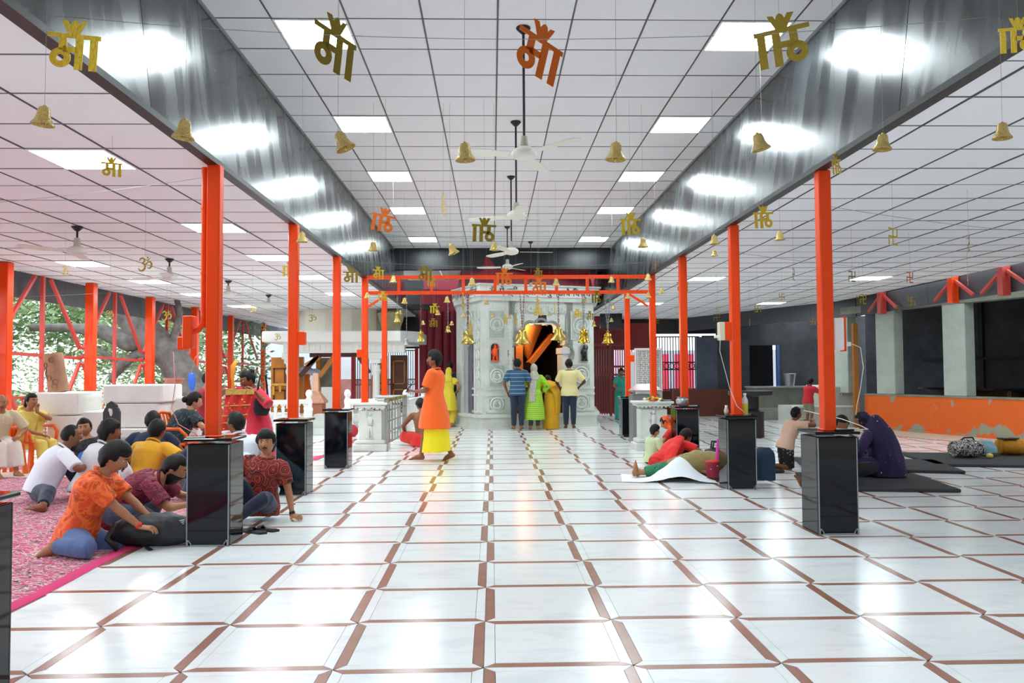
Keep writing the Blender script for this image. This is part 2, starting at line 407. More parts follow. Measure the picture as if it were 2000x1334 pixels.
# outer dark bands
f = struct('trim_4', 'dark grey band under the edge of the left ceiling')
for a in range(8, 30, 3): MB().bx(-7.42, -7.38, a, a+2.992, 2.50, 2.93).obj('cladding_panel', m_dark, f)
f = struct('trim_5', 'dark band under the edge of the right ceiling')
for a in (6, 9, 12, 15): MB().bx(8.3, 8.34, a, a+2.992, 2.52, 2.93).obj('cladding_panel', m_dark, f)
for (p, q) in (((8.3, 18), (7.15, 20.6)), ((7.15, 20.6), (5.5, 24.7))):
    MB().bar((p[0], p[1], 2.72), (q[0], q[1], 2.72), .04, .42).obj('cladding_panel', m_dark, f)
# ============================================================ rear and side surroundings
MB().bx(-12, 15, -2.7, -2.5, 0, 4.4).obj('unseen_wall_back', M('sky_blocker_grey', '77787a', .8))['kind'] = 'structure'  # unseen wall added behind the camera to keep sky light out
# ============================================================ orange posts on black granite plinths
def plinth(x, yf, label, side, wd=.325, dp=.335, h=.80, group=None):
    t = thing('granite_plinth', label, 'plinth', (x, yf+dp/2, 0))
    e = .016
    MB().bev((0, 0, h/2-.015), (wd-.03, dp-.03, h-.05), .004).obj('core', m_granite, t)
    for (c, d, nm) in (((0, -dp/2+.008, h/2-.02), (wd-.006, .014, h-.045), 'front_slab'), ((0, dp/2-.008, h/2-.02), (wd-.006, .014, h-.045), 'back_slab'),
                       ((-wd/2+.008, 0, h/2-.02), (.014, dp-.034, h-.045), 'side_slab'), ((wd/2-.008, 0, h/2-.02), (.014, dp-.034, h-.045), 'side_slab')):
        MB().bev(c, d, .003).obj(nm, m_granite, t)
    MB().bev((0, 0, h-.011), (wd+.034, dp+.034, .022), .005).obj('top_slab', m_granite, t)
    s = MB()
    for sx in (-1, 1): s.bx(sx*(wd/2-.010)-.004, sx*(wd/2-.010)+.004, -dp/2-.0018, -dp/2+.004, .004, h-.05)
    s.bx(-wd/2+.012, wd/2-.012, -dp/2-.0018, -dp/2+.004, .002, .012)
    for sx in (-1, 1):
        for k in range(3): s.box((sx*(wd/2-.02-.008*k), -dp/2-.0008, .016+.012*(2-k)/2), (.016, .003, .02+.01*(2-k)))
    s.obj('joint_filler', m_chip, t)
    return t
def post(x, y, label, z0=.80, z1=ZS-.006, wd=.1, box=None, conduit=False):
    t = thing('orange_post', label, 'post', (x, y, z0))
    h = z1-z0; s = MB(); a = wd/2; b = .008
    s.bev((0, 0, h/2), (wd, wd, h), b).obj('shaft', m_orange, t)
    MB().bev((0, 0, .006), (wd+.025, wd+.025, .012), .003).obj('foot_plate', m_orange, t)
    if box:
        sx, zz, hh = box
        MB().bev((sx*(a+.04), -.0, zz-z0), (.08, .09, hh), .006).obj('switch_box', m_orange, t)
    if conduit:
        zc = 1.6-z0
        c = MB(); c.tube([(-a-.026, -.02, h-.02), (-a-.026, -.02, zc+.13), (-a-.03, -.02, zc+.06), (-a-.055, -.02, zc+.02), (-a-.1, -.02, zc)], .021, 12)
        c.obj('conduit', m_orange, t, 40)
        for zz in (h-.35, h-.85, zc+.18): MB().tube([(-a-.026, -.02, zz), (-a-.026, -.02, zz+.016)], .026, 12).obj('conduit_clamp', m_orange, t)
        MB().bev((-a-.13, -.02, zc+.0), (.075, .1, .25), .006).obj('meter_box', m_orange, t)
        MB().bev((-a-.19, -.02, zc-.085), (.045, .06, .1), .004).obj('small_box', m_orange, t)
    return t
LXP, RXP = -2.135, 2.685
LY = [6.2, 8.66, 11.06, 13.5, 15.95]; RY = [6.37, 8.77, 11.15, 13.3, 15.8]
oname = ['nearest', 'second', 'third', 'fourth', 'fifth']
plinth(-2.12, 3.015, 'black granite plinth cut off by the left frame edge, nearest the camera', -1)
plinth(2.69, 3.0, 'black granite plinth of the right row out of frame nearest the camera', 1)
post(LXP, 3.18, 'orange post of the left row out of frame nearest the camera')
post(RXP, 3.17, 'orange post of the right row out of frame nearest the camera')
plinth(-2.12, 6.05, 'black granite plinth at the nearest left orange post with conduit', -1)
plinth(-2.12, 8.50, 'black granite plinth behind the man in the red printed shirt', -1)
plinth(-2.11, 10.89, 'black granite plinth beside the left carved marble pedestal', -1)
plinth(2.69, 6.21, 'black granite plinth at the nearest right orange post with white box', 1)
plinth(2.69, 8.61, 'black granite plinth with the oil bottle and white cable on top', 1)
plinth(2.69, 11.0, 'black granite plinth with steel pot, behind the resting family', 1)
plinth(2.69, 15.65, 'black granite plinth beside the woman in the teal sari', 1)
post(LXP, LY[0], 'orange square post with conduit and meter box, nearest left', conduit=True)
post(LXP, LY[1], 'orange square post on the plinth behind the red printed shirt', box=(1, 1.66, .14))
post(LXP, LY[2], 'orange square post on the third left plinth beside the marble pedestal')
post(LXP, LY[3], 'orange gantry post rising from the left carved marble pedestal', .80, 2.93, .1, box=(-1, 1.62, .13))
post(LXP, LY[4], 'orange post right behind the left gantry post', .84)
post(RXP, RY[0], 'orange square post with white box, nearest right')
post(RXP, RY[1], 'orange square post with the cream switch box and white cable', box=(-1, 1.72, .2))
post(RXP, RY[2], 'orange square post on the plinth with the steel pot')
post(RXP, RY[3], 'orange gantry post rising from the right carved marble pedestal', .80, 2.93)
post(RXP, RY[4], 'orange post beside the teal sari in front of the inscription', .80, box=(1, 1.55, .13))
# ---------------- carved marble pedestals
def pedestal(x, y, label, wd, fig):
    t = thing('marble_pedestal', label, 'pedestal', (x, y, 0)); h = .8
    MB().bev((0, 0, .06), (wd+.06, .5, .12), .01).bev((0, 0, .15), (wd+.0, .44, .07), .02).obj('base', m_wmarble, t)
    MB().bev((0, 0, .42), (wd-.12, .36, .5), .006).obj('shaft', m_wmarble, t)
    MB().bev((0, 0, h-.02), (wd+.08, .52, .04), .012).bev((0, 0, h-.06), (wd+.0, .46, .04), .01).obj('top_slab', m_wmarble, t)
    s = MB(); n = 9
    for k in range(n):
        xx = -wd/2+.02+(wd-.04)*k/(n-1); s.tube([(xx, -.225, h-.075), (xx, -.2, h-.085)], .022, 10)
    s.obj('scallop_frieze', m_wmarble, t, 40)
    r = MB(); y0 = -.19                                        # standing figure in relief
    r.tube([(0, y0, .64), (0, y0, .60)], .028, 10).ball((0, y0, .615), (.03, .022, .035))
    r.tube([(0, y0, .58), (.008*fig, y0, .5), (0, y0, .43)], [.045, .035, .04], 10)
    r.tube([(.0, y0, .43), (.025, y0, .33), (.02, y0, .23)], [.03, .024, .016], 8).tube([(-.012, y0, .43), (-.028, y0, .34), (-.018, y0, .23)], [.03, .022, .016], 8)
    r.tube([(.04, y0, .56), (.08*fig, y0, .5), (.055*fig, y0, .43)], [.016, .014, .011], 7).tube([(-.04, y0, .56), (-.075, y0, .61), (-.06*fig, y0, .67)], [.016, .013, .01], 7)
    r.tube([(-.09*fig, y0+.005, .66), (-.03, y0+.005, .70), (.05, y0+.005, .68)], .012, 7).tube([(-.07, y0+.01, .22), (.07, y0+.01, .22)], .014, 7)
    r.obj('relief_figure', m_wmarble, t, True)
    return t
pedestal(-2.02, 13.5, 'carved marble pedestal with a relief figure by the steel railing', .5, 1)
pedestal(2.64, 13.25, 'carved marble pedestal with flowers on top, right of the aisle', .56, -1)
pedestal(-2.02, 15.95, 'marble pedestal behind the left carved one, under a stone top', .46, 1)
# ---------------- gantry between the two gantry posts
t = thing('bell_gantry', 'orange ladder gantry hung with brass bells across the aisle', 'gantry', (0, 13.42, 0))
ga, gb, gz0, gz1 = LXP+.05, RXP-.05, 2.63, 2.89
MB().bx(ga, gb, -.03, .03, gz1-.03, gz1+.03).obj('top_rail', m_orange, t)
MB().bx(ga, gb, -.03, .03, gz0-.028, gz0+.028).obj('bottom_rail', m_orange, t)
mv = MB().bx(-.025, .025, -.025, .025, gz0+.028, gz1-.03).mesh('upright', m_orange)
for px in (779, 843, 905, 967, 1027, 1087, 1147, 1207): inst('upright', mv, t, (at(px, 557, 13.42).x, 0, 0))
MB().bar((ga+.33, 0, gz0-.028), (ga, 0, gz0-.24), .035).obj('brace', m_orange, t)
MB().bar((gb-.33, 0, gz0-.028), (gb, 0, gz0-.24), .035).obj('brace', m_orange, t)
# ---------------- outer left posts with red truss bracing
OP = [(-6.93, 8.9), (-6.93, 11.55), (-7.03, 14.2), (-7.08, 16.75), (-7.1, 19.3), (-7.12, 22.0), (-7.15, 25.2)]
oo = ['out of frame, nearest', 'cut by the left frame edge', 'second in view behind the white blocks', 'third in view by the terracotta pot', 'fourth in view behind the meter box', 'fifth in view behind the red cloth', 'last in view left of the white shrine']
for (x, y), lb in zip(OP, oo): post(x, y, 'orange outer post on the tree side, '+lb, 0, ZS-.006, .15 if y < 20 else .13)
for k in range(len(OP)-1):
    (xa, ya), (xb, yb) = OP[k], OP[k+1]; ym = (ya+yb)/2; xm = (xa+xb)/2; xx = -.16
    t = thing('truss_bracing', 'red tube bracing between outer posts, bay '+['out of frame', 'nearest in view', 'in front of the grey trunk', 'behind the terracotta pot', 'behind the nearest left post', 'farthest, by the white shrine'][k], 'bracing', (0, 0, 0))
    w2 = .055
    MB().bar((xa+xx, ya, 1.62), (xb+xx, yb, 1.58), .05).obj('mid_rail', m_red, t)
    MB().bar((xm+xx, ym, .05), (xm+xx, ym, 2.86), w2).obj('upright', m_red, t)
    MB().bar((xa+xx, ya+.06, 1.75), (xm+xx, ym-.22, 2.84), .05).obj('upper_brace', m_red, t)
    MB().bar((xb+xx, yb-.06, 1.75), (xm+xx, ym+.22, 2.84), .05).obj('upper_brace', m_red, t)
    MB().bar((xa+xx, ya+.06, 1.5), (xm+xx, ym-.22, .15), .05).obj('lower_brace', m_red, t)
    MB().bar((xb+xx, yb-.06, 1.5), (xm+xx, ym+.22, .15), .05).obj('lower_brace', m_red, t)
# red mesh railing beyond the posts
t = thing('mesh_railing', 'low red mesh railing beyond the outer posts', 'railing', (-7.5, 9, 0)); 
for z in (.1, .55, .92): MB().bx(-.02, .02, 0, 18, z, z+.035).obj('rail', m_red, t)
mb = MB()
for k in range(72):
    y = k*.25; mb.bar((0, y, .1), (0, y+.25, .92), .012); mb.bar((0, y+.25, .1), (0, y, .92), .012)
stuff(mb.obj('lattice', m_red, t))
# ============================================================ right side: low orange wall, concrete columns, wash room
A0, A1 = V((8.33, 17.75, 0)), V((10.6, 10.65, 0)); dW = (A1-A0).normalized(); nW = V((dW.y, -dW.x, 0)); nW = nW if nW.x < 0 else -nW
def wp(s, off=0, z=0): p = A0+dW*s+nW*off; return V((p.x, p.y, z))   # s along the wall, off towards the hall
rw = Matrix((dW, -nW, V((0, 0, 1)))).transposed()
mow = M('peeling_orange_wall', 'e8671d', .75, var=(3, .25), col2='cf5b1a', bump=(20, .25)); nt = mow.node_tree; L = nt.links; bs = nt.nodes['Principled BSDF']
_tc = nt.nodes.new('ShaderNodeTexCoord'); _n = nt.nodes.new('ShaderNodeTexNoise'); _n.inputs['Scale'].default_value = 3.2; _n.inputs['Detail'].default_value = 7; _n.inputs['Distortion'].default_value = .4
L.new(_tc.outputs['Object'], _n.inputs['Vector']); _r = ramp_node(nt, [(.60, (0, 0, 0, 1)), (.64, (1, 1, 1, 1))]); L.new(_n.outputs[0], _r.inputs[0])
_sx = nt.nodes.new('ShaderNodeSeparateXYZ'); L.new(_tc.outputs['Object'], _sx.inputs[0])
_b = nt.nodes.new('ShaderNodeMapRange'); _b.inputs[1].default_value = .32; _b.inputs[2].default_value = .1; _b.inputs[3].default_value = -.05; _b.inputs[4].default_value = .13; L.new(_sx.outputs['Z'], _b.inputs[0])
_ad = nt.nodes.new('ShaderNodeMath'); L.new(_n.outputs[0], _ad.inputs[0]); L.new(_b.outputs[0], _ad.inputs[1]); L.new(_ad.outputs[0], _r.inputs[0])
_mx = nt.nodes.new('ShaderNodeMix'); _mx.data_type = 'RGBA'; _old = bs.inputs['Base Color'].links[0].from_socket
L.new(_old, _mx.inputs['A']); _mx.inputs['B'].default_value = srgb('9a9a86'); L.new(_r.outputs[0], _mx.inputs['Factor']); L.new(_mx.outputs['Result'], bs.inputs['Base Color'])
ws = struct('wall_right', 'low wall of peeling orange paint with a cement coping')
mb = MB(); Lw = (A1-A0).length; c = wp(Lw/2, -.12, .37); mb.box(c, (Lw, .24, .74), rw); mb.obj('low_wall', mow, ws)
mb = MB(); mb.box(wp(Lw/2, -.12, .755), (Lw, .27, .035), rw); mb.obj('coping', m_conc2, ws)
mb = MB(); mb.bar(wp(-.02, .005, .0), wp(Lw, .02, .0), .05, .10); mb.obj('plaster_skirt', mow, ws)
# a band of cement screed and a border strip along the wall
mb = MB(); mb.box(wp(Lw/2, .55, .001), (Lw+.5, 1.1, .006), rw); mb.obj('wall_border', M('cream_screed', 'd8d2bd', .35, var=(4, .5), col2='b9b39f'), fl)
mb = MB()
for o in (1.12, 1.22): mb.box(wp(Lw/2, o, .0012), (Lw+.5, .016, .006), rw)
mb.obj('border_line', m_inlay, fl)
cols = [(-.75+.0, 'far concrete column behind the boy on the water tank'), (.62, 'concrete column beside the white box'), (2.38, 'concrete column brightest, over the orange wall'), (4.22, 'concrete column cut by the right frame edge'), (6.4, 'concrete column out of frame at right')]
for k, (s, lb) in enumerate(cols):
    t = thing('concrete_column', lb, 'column', wp(s-.0, -.13, .77)); t.rotation_euler.z = math.atan2(dW.y, dW.x)
    MB().bev((0, 0, .95), (.52, .26, 1.9), .012).obj('shaft', m_conc, t)
    MB().bev((0, 0, 1.9+.02), (.58, .3, .1), .01).obj('head', m_conc2, t)
mb = MB(); mb.box(wp(Lw/2-.4, -.13, 2.66), (Lw+1.6, .3, .16), rw); o = mb.obj('lintel_beam', m_conc2); tag(o, 'rough cement beam on top of the concrete columns', None, None, 'structure')
# stub posts and red truss above the beam
for k, s in enumerate((1722, 1862, 1962)):
    d_ = ray(s, 590); p = V((8.22, 8.22*d_.y/d_.x, 0)); t = thing('red_stub_post', ['short red post on the beam left of the brightest column', 'short orange post on the beam over the brightest column', 'short red post on the beam at the right frame edge'][k], 'post', (p.x, p.y, 2.58))
    MB().bev((0, 0, .14), (.14, .14, .5), .006).obj('shaft', m_orange if k == 1 else m_red, t)
    for q in (-1, 1): MB().bar(V((0, .08*q, .28)), V((0, .6*q, -.02)), .045).obj('brace', m_red, t)
# wash room behind
MB().bar((11.3, 9.0, 1.6), (11.3, -2.6, 1.6), .2, 3.2).obj('unseen_wall_right', M('mottled_dark_wall', '4a4c50', .8, var=(1.2, .8), col2='26282b'))['kind'] = 'structure'  # unseen wall added to keep sky light out of the right bay
wr = struct('wall_far', 'dark walls of the wash room behind the concrete columns'); mdk = M('mottled_dark_wall', '4a4c50', .8, var=(1.2, .8), col2='26282b')  # dark grey walls, mottled at random
mb = MB(); mb.box(wp(Lw/2-1, -3.4, 1.6), (Lw+5, .15, 3.2), rw); mb.obj('back_wall', mdk, wr)
mb = MB(); mb.box(wp(Lw/2-1, -1.6, 3.1), (Lw+5, 4.2, .12), rw); mb.obj('room_ceiling', m_dark, wr)
mb = MB(); mb.box(wp(Lw+1.5, -1.6, 1.6), (.15, 4.2, 3.2), rw); mb.obj('end_wall', mdk, wr)
mb = MB()
for s in (.2, 2.1, 4.0, 5.9): mb.box(wp(s, -3.3, 1.6), (.12, .1, 3.2), rw)
mb.box(wp(Lw/2, -3.3, 1.55), (Lw+3, .1, .06), rw); mb.obj('wall_batten', M('dark_batten', '2a2b2d', .7), wr)
t = thing('wash_counter', 'long dark counter behind the concrete columns', 'counter', (0, 0, 0))
mb = MB(); mb.box(wp(Lw/2, -2.4, .86), (Lw+1, .7, .05), rw); mb.obj('counter_top', M('wet_black_slab', '17181a', .15), t)
mb = MB()
for k in range(5): mb.box(wp(.4+k*1.5, -2.3, .42), (.1, .55, .82), rw)
mb.box(wp(Lw/2, -2.62, .42), (Lw+1, .05, .82), rw); mb.obj('counter_base', M('brown_tiles', '59402c', .6), t)
# far right corner: dark doorway, panels
tk = struct('wall_rear_right', 'dark rear wall with a black doorway at the far right')
mb = MB(); mb.bx(6.6, 7.55, 23.3, 23.45, 0, 2.9); mb.bx(8.4, 13, 23.3, 23.45, 0, 2.9); mb.bx(7.55, 8.4, 23.3, 23.45, 2.05, 2.9); mb.obj('wall_panel', mdk, tk)
mb = MB(); mb.bx(7.5, 8.45, 23.9, 24.0, 0, 2.2); mb.obj('doorway_dark_sheet', M('dark_room', '0c0d12', .9), tk)  # near-black sheet, the unlit room's shade painted behind the doorway
mb = MB(); mb.bx(8.32, 8.4, 23.2, 23.3, .0, 2.05); mb.obj('blue_jamb', M('blue_paint', '4e6ea6', .5), tk)
mb = MB(); mb.bx(5.95, 6.55, 23.2, 23.28, .75, 2.3); mb.obj('steel_panel', M('blue_grey_panel', '4d5666', .45, var=(3, .5)), tk)
mb = MB(); mb.bx(7.3, 9.6, 22.2, 22.9, 0, .82); mb.obj('ledge', m_conc2, tk)
mb = MB(); mb.bx(7.25, 9.6, 22.15, 22.9, .82, .86); mb.obj('ledge_top', M('pale_slab', 'b7b9bd', .3), tk)
mb = MB(); mb.bx(5.2, 7.2, 22.9, 23.1, 0, .78); mb.obj('low_brown_wall', M('brown_red_wall', '6e3121', .7, var=(2, .5)), tk)
mb = MB(); mb.bx(7.0, 8.1, 20.9, 21.4, 0, .3); mb.obj('step_block', m_conc2, tk)
# ============================================================ rear centre-right: maroon gate, black gate, outside wall
def bars(mb, x0, x1, z0, z1, y, n, r=.012):
    for k in range(n): xx = x0+(x1-x0)*(k+.5)/n; mb.bar((xx, y, z0), (xx, y, z1), r*2)
    return mb
m_mbar = M('maroon_bars', '7d2a2c', .45)
t = thing('maroon_gate', 'maroon barred gate right of the carved shrine', 'gate', (0, 23.4, 0))
xg0, xg1, xg2 = at(1153, 700, 23.4).x, at(1192, 700, 23.4).x, at(1226, 700, 23.4).x
for a, b in ((xg0, xg1), (xg1, xg2)):
    n = 8
    for k in range(n): xx = a+(b-a)*(k+.5)/n; MB().bar((xx, 0, .05), (xx, 0, 2.5), .028).obj('bar', m_mbar, t)
    for z in (.08, 1.18, 1.42, 2.05, 2.5): MB().bx(a, b, -.025, .025, z, z+.06).obj('rail', m_mbar, t)
    MB().bx(a+.02, b-.02, -.006, .006, .1, 1.15).obj('mesh_panel', M('maroon_sheet', '5f1e20', .6), t)
for x in (xg0, xg1, xg2): MB().bx(x-.03, x+.03, -.035, .035, 0, 2.56).obj('stile', m_mbar, t)
rr = struct('wall_rear', 'maroon rear wall pieces and dark beam behind the inscription')
mb = MB(); mb.bx(xg0-.2, 4.75, 23.8, 23.95, 1.95, 2.75); mb.obj('maroon_band', M('red_brown_wall', '8e2620', .6, var=(2, .4)), rr)
mb = MB(); mb.bx(xg0-.2, 7.4, 24.3, 24.5, 2.45, 2.95); mb.obj('dark_beam', m_steel_dark, rr)
mb = MB(); mb.bx(2.7, 3.9, 25.6, 25.7, 0, 2.8); mb.obj('shaded_red_wall', M('shaded_red_wall', '59201f', .7), rr)  # red wall with its shade put into the base colour
mb = MB(); mb.bx(xg2, 5.4, 24.2, 24.4, 0, .72); mb.bx(5.4, 7.3, 24.2, 24.4, 0, .78); mb.obj('low_wall', M('brown_red_wall', '6e3121'), rr)
t = thing('black_gate', 'black iron gate with scrollwork band before bright daylight', 'gate', (0, 24.6, .72))
b0, b1 = at(1226, 700, 24.6).x, at(1366, 700, 24.6).x; n = 26
for k in range(n): xx = b0+(b1-b0)*(k+.5)/n; MB().bar((xx, 0, .03), (xx, 0, 1.65), .026).obj('bar', m_iron, t)
for z in (0, .62, .84, 1.63): MB().bx(b0, b1, -.02, .02, z, z+.035).obj('rail', m_iron, t)
mb = MB()
for k in range(14):
    xx = b0+(b1-b0)*(k+.5)/14; mb.tube([(xx+.085*math.cos(q*PI/5), 0, .745+.085*math.sin(q*PI/5)) for q in range(10)], .01, 5, closed=True)
mb.obj('scroll_band', m_iron, t)
MB().bev(((at(1385, 700, 24.5).x), -.06, .82), (.42, .08, 1.72), .01).obj('solid_panel', m_iron, t)
t = thing('lattice_mast', 'leaning black lattice mast beyond the gate in daylight', 'mast', (at(1405, 760, 25.2).x, 25.2, .5))
for k, (a, b) in enumerate((((-.2, 0, 0), (-.05, 0, 1.95)), ((.25, 0, 0), (.08, 0, 1.95)))): MB().bar(a, b, .03).obj('chord', m_iron, t)
mb = MB()
for k in range(9):
    z = k*.2; wa = .22-.17*z/1.95; mb.bar((-wa, 0, z), (wa*1.1, 0, z+.2), .018); mb.bar((-wa, 0, z), (wa*1.1, 0, z), .018)
mb.obj('lacing', m_iron, t)
# outside beyond
ow = struct('exterior_wall', 'sunlit pink and white house wall outside the rear gate')
mb = MB(); mb.bx(3.2, 6.0, 33.0, 33.3, -.5, 4.5); mb.obj('pink_wall', M('pink_plaster', 'e6c3d4', .9, var=(1.5, .4), col2='d9a9c0'), ow)
mb = MB(); mb.bx(6.02, 12.0, 33.6, 33.9, -.5, 2.2); mb.obj('grey_wall', M('grey_plaster', 'a7a9b4', .9), ow)
for k in range(4): MB().bx(6.3+.5*k, 6.55+.5*k, 31.8, 31.9, 0.2, 2.0).obj('red_cloth_panel', M('red_cloth', 'd12b45', .8), ow)
MB().bx(-60, 60, -30, 90, -.45, -.3).obj('ground', M('dry_earth', '9a8f7c', .95, var=(.6, .5)))['kind'] = 'structure'
# ============================================================ carved marble shrine
C0, C1 = V((-.23, 18.08, 0)), V((2.42, 18.98, 0)); dF = (C1-C0).normalized(); nF = V((dF.y, -dF.x, 0))     # nF towards the camera
W = (C1-C0).length
CL = V((-.87, 19.57, 0)); dL = (C0-CL).normalized(); nL = V((dL.y, -dL.x, 0)); nL = nL if nL.x < 0 else -nL; WL = (C0-CL).length
def face(P, d, n):
    def f(u, o, z): q = P+d*u+n*o; return V((q.x, q.y, z))
    return f
fp = face(C0, dF, nF); lp = face(CL, dL, nL)
sh = struct('wall_shrine', 'octagonal carved white marble shrine with a scalloped arch'); sh['kind'] = 'thing'; sh.name = 'marble_shrine'
tag(sh, 'carved white marble shrine with scalloped arch at the end of the aisle', 'shrine')
def fmat(d): return Matrix((d, V((-d.y, d.x, 0)), V((0, 0, 1)))).transposed()
rF, rL = fmat(dF), fmat(dL)
# plinth steps: polygon offset outwards
back = V((2.0, 23.0, 0)); 
def poly(off):
    a = CL+nL*off-dL*.0; b0 = C0+nF*off+dF*(off*.35-off); b = C0+(nF+nL)*off*.78; c = C1+nF*off+dF*off; d = C1+dF*off+V((.35, 3.2, 0)); e = CL+nL*off*.6+V((-.05-off*.3, 3.0, 0))
    return [(p.x, p.y) for p in (a, b, c, d, e)]
def slabz(mb, pg, z0, z1):
    n = len(pg); vs = [(x, y, z) for z in (z0, z1) for x, y in pg]
    return mb.add(vs, [tuple(reversed(range(n))), tuple(range(n, 2*n))]+[(i, (i+1) % n, (i+1) % n+n, i+n) for i in range(n)])
slabz(MB(), poly(.10), 0, .05).obj('foot_step', m_wmarble, sh)
slabz(MB(), poly(.04), .05, .27).obj('base_step', m_wmarble, sh)
slabz(MB(), poly(.09), .27, .34).obj('step_nosing', m_wmarble, sh)
slabz(MB(), poly(.10), 3.03, 3.27).obj('inscribed_band', M('white_painted_band', 'e9e9e4', .5), sh)
slabz(MB(), poly(.07), 2.93, 3.03).obj('cornice', m_wmarble, sh)
slabz(MB(), poly(.14), 3.27, 3.31).obj('cornice_lip', m_wmarble, sh)
pg = poly(-.02); pg2 = [(x*.93+.07, (y-20)*.93+20.05) for x, y in pg]; mb = MB(); n = 5
mb.add([(x, y, 3.31) for x, y in pg]+[(x, y, 3.98) for x, y in pg2], [tuple(range(5, 10))]+[(i, (i+1) % n, (i+1) % n+n, i+n) for i in range(n)]); mb.obj('maroon_roof', m_maroon, sh)
# front wall with scalloped opening: u from 0..W
u0, u1 = .78, 2.12; zt0, zt1 = 1.55, 2.42     # opening edges, spring, crown
def scallop(n=7):
    pts = []; cx = (u0+u1)/2; a = (u1-u0)/2; b = zt1-zt0
    for k in range(n):
        t0, t1 = PI-PI*k/n, PI-PI*(k+1)/n
        p0, p1 = V((cx+a*math.cos(t0), zt0+b*math.sin(t0))), V((cx+a*math.cos(t1), zt0+b*math.sin(t1)))
        m = (p0+p1)/2; r = (p1-p0).length/2; dd = (p1-p0).normalized(); nn = V((-dd.y, dd.x)); 
        if nn.dot(m-V((cx, zt0))) < 0: nn = -nn
        for q in range(6):
            th = PI-PI*q/6; pts.append(m+dd*r*math.cos(th)+nn*r*math.sin(th)*.9)
    pts.append(V((u1, zt0))); return pts
arch = scallop()
def slab_u(mb, f, u0, u1, z0, z1, o0, o1, mi=0):
    vs = [f(u, o, z) for z in (z0, z1) for (u, o) in ((u0, o0), (u1, o0), (u1, o1), (u0, o1))]
    return mb.add(vs, [(3, 2, 1, 0), (4, 5, 6, 7), (0, 1, 5, 4), (1, 2, 6, 5), (2, 3, 7, 6), (3, 0, 4, 7)], mi)
mfront = m_wmarble
slab_u(MB(), fp, 0, u0, .34, 2.93, 0, -.3).obj('front_wall', mfront, sh)
slab_u(MB(), fp, u1, W, .34, 2.93, 0, -.3).obj('front_wall', mfront, sh)
mb = MB(); top = 2.93; pl = [(p.x, p.y) for p in arch]
for i in range(len(pl)-1):
    (ua, za), (ub, zb) = pl[i], pl[i+1]
    for o in (0, -.3): 
        vs = [fp(ua, o, za), fp(ub, o, zb), fp(ub, o, top), fp(ua, o, top)]; mb.add(vs, [(0, 1, 2, 3) if o == 0 else (3, 2, 1, 0)])
    mb.add([fp(ua, 0, za), fp(ub, 0, zb), fp(ub, -.3, zb), fp(ua, -.3, za)], [(3, 2, 1, 0)])
mb.obj('arch_spandrel', mfront, sh)
MB().tube([fp(u0, .0, .95)]+[fp(p.x, .0, p.y) for p in arch[:-1]]+[fp(u1, .0, 1.55)], .038, 8).obj('scallop_trim', M('grey_trim_marble', '8f938b', .6, var=(8, .5)), sh, 40)
# raised relief on the walls
m_rel = M('shaded_relief_marble', 'bcc3bb', .6, var=(14, .8), col2='949c93', bump=(30, 1.0))  # darker marble for panel fields, recess shade put into the colour
def panel(f, ua, ub, za, zb, nm='relief_panel', d=.018):
    mb = MB(); slab_u(mb, f, ua, ub, za, zb, d, -.01)
    mb.obj('panel_border', m_wmarble, sh)
    slab_u(MB(), f, ua+.03, ub-.03, za+.03, zb-.03, d+.008, 0).obj('panel_field', m_rel, sh)
    mb = MB(); cxu = (ua+ub)/2; s = (ub-ua)/2-.04; hz = (zb-za); k = max(1, int(hz/(2*s)))
    for q in range(k):
        zc = za+hz*(q+.5)/k
        for r in (s*.9, s*.55):
            pts = [f(cxu+r*math.cos(t*PI/7), d+.01, zc+r*math.sin(t*PI/7)) for t in range(14)]; mb.tube(pts, .02, 6, closed=True)
        for sg in (-1, 1): mb.tube([f(cxu+sg*.0, d+.01, zc-s*.9), f(cxu+sg*s*.6, d+.012, zc-s*.3), f(cxu+sg*s*.2, d+.012, zc+s*.3)], .018, 6)
    mb.obj('carved_scroll', m_wmarble, sh, True)
panel(fp, .14, .56, .95, 1.48); panel(fp, .14, .56, .42, .72); panel(fp, .14, .56, 2.05, 2.72); panel(fp, .6, .76, .9, 2.6, d=.012)
panel(fp, 2.2, 2.7, .95, 1.5); panel(fp, 2.2, 2.7, .42, .72); panel(fp, 2.2, 2.7, 2.05, 2.72); [panel(fp, .8+.26*k, 1.04+.26*k, 2.66, 2.86) for k in range(5)]
for f, ua, ub in ((fp, .1, .62), (fp, 2.16, W), (lp, WL-.55, WL)):
    for z in (.38, .76, .9): slab_u(MB(), f, ua, ub, z, z+.045, .028, -.01).obj('string_course', m_wmarble, sh)
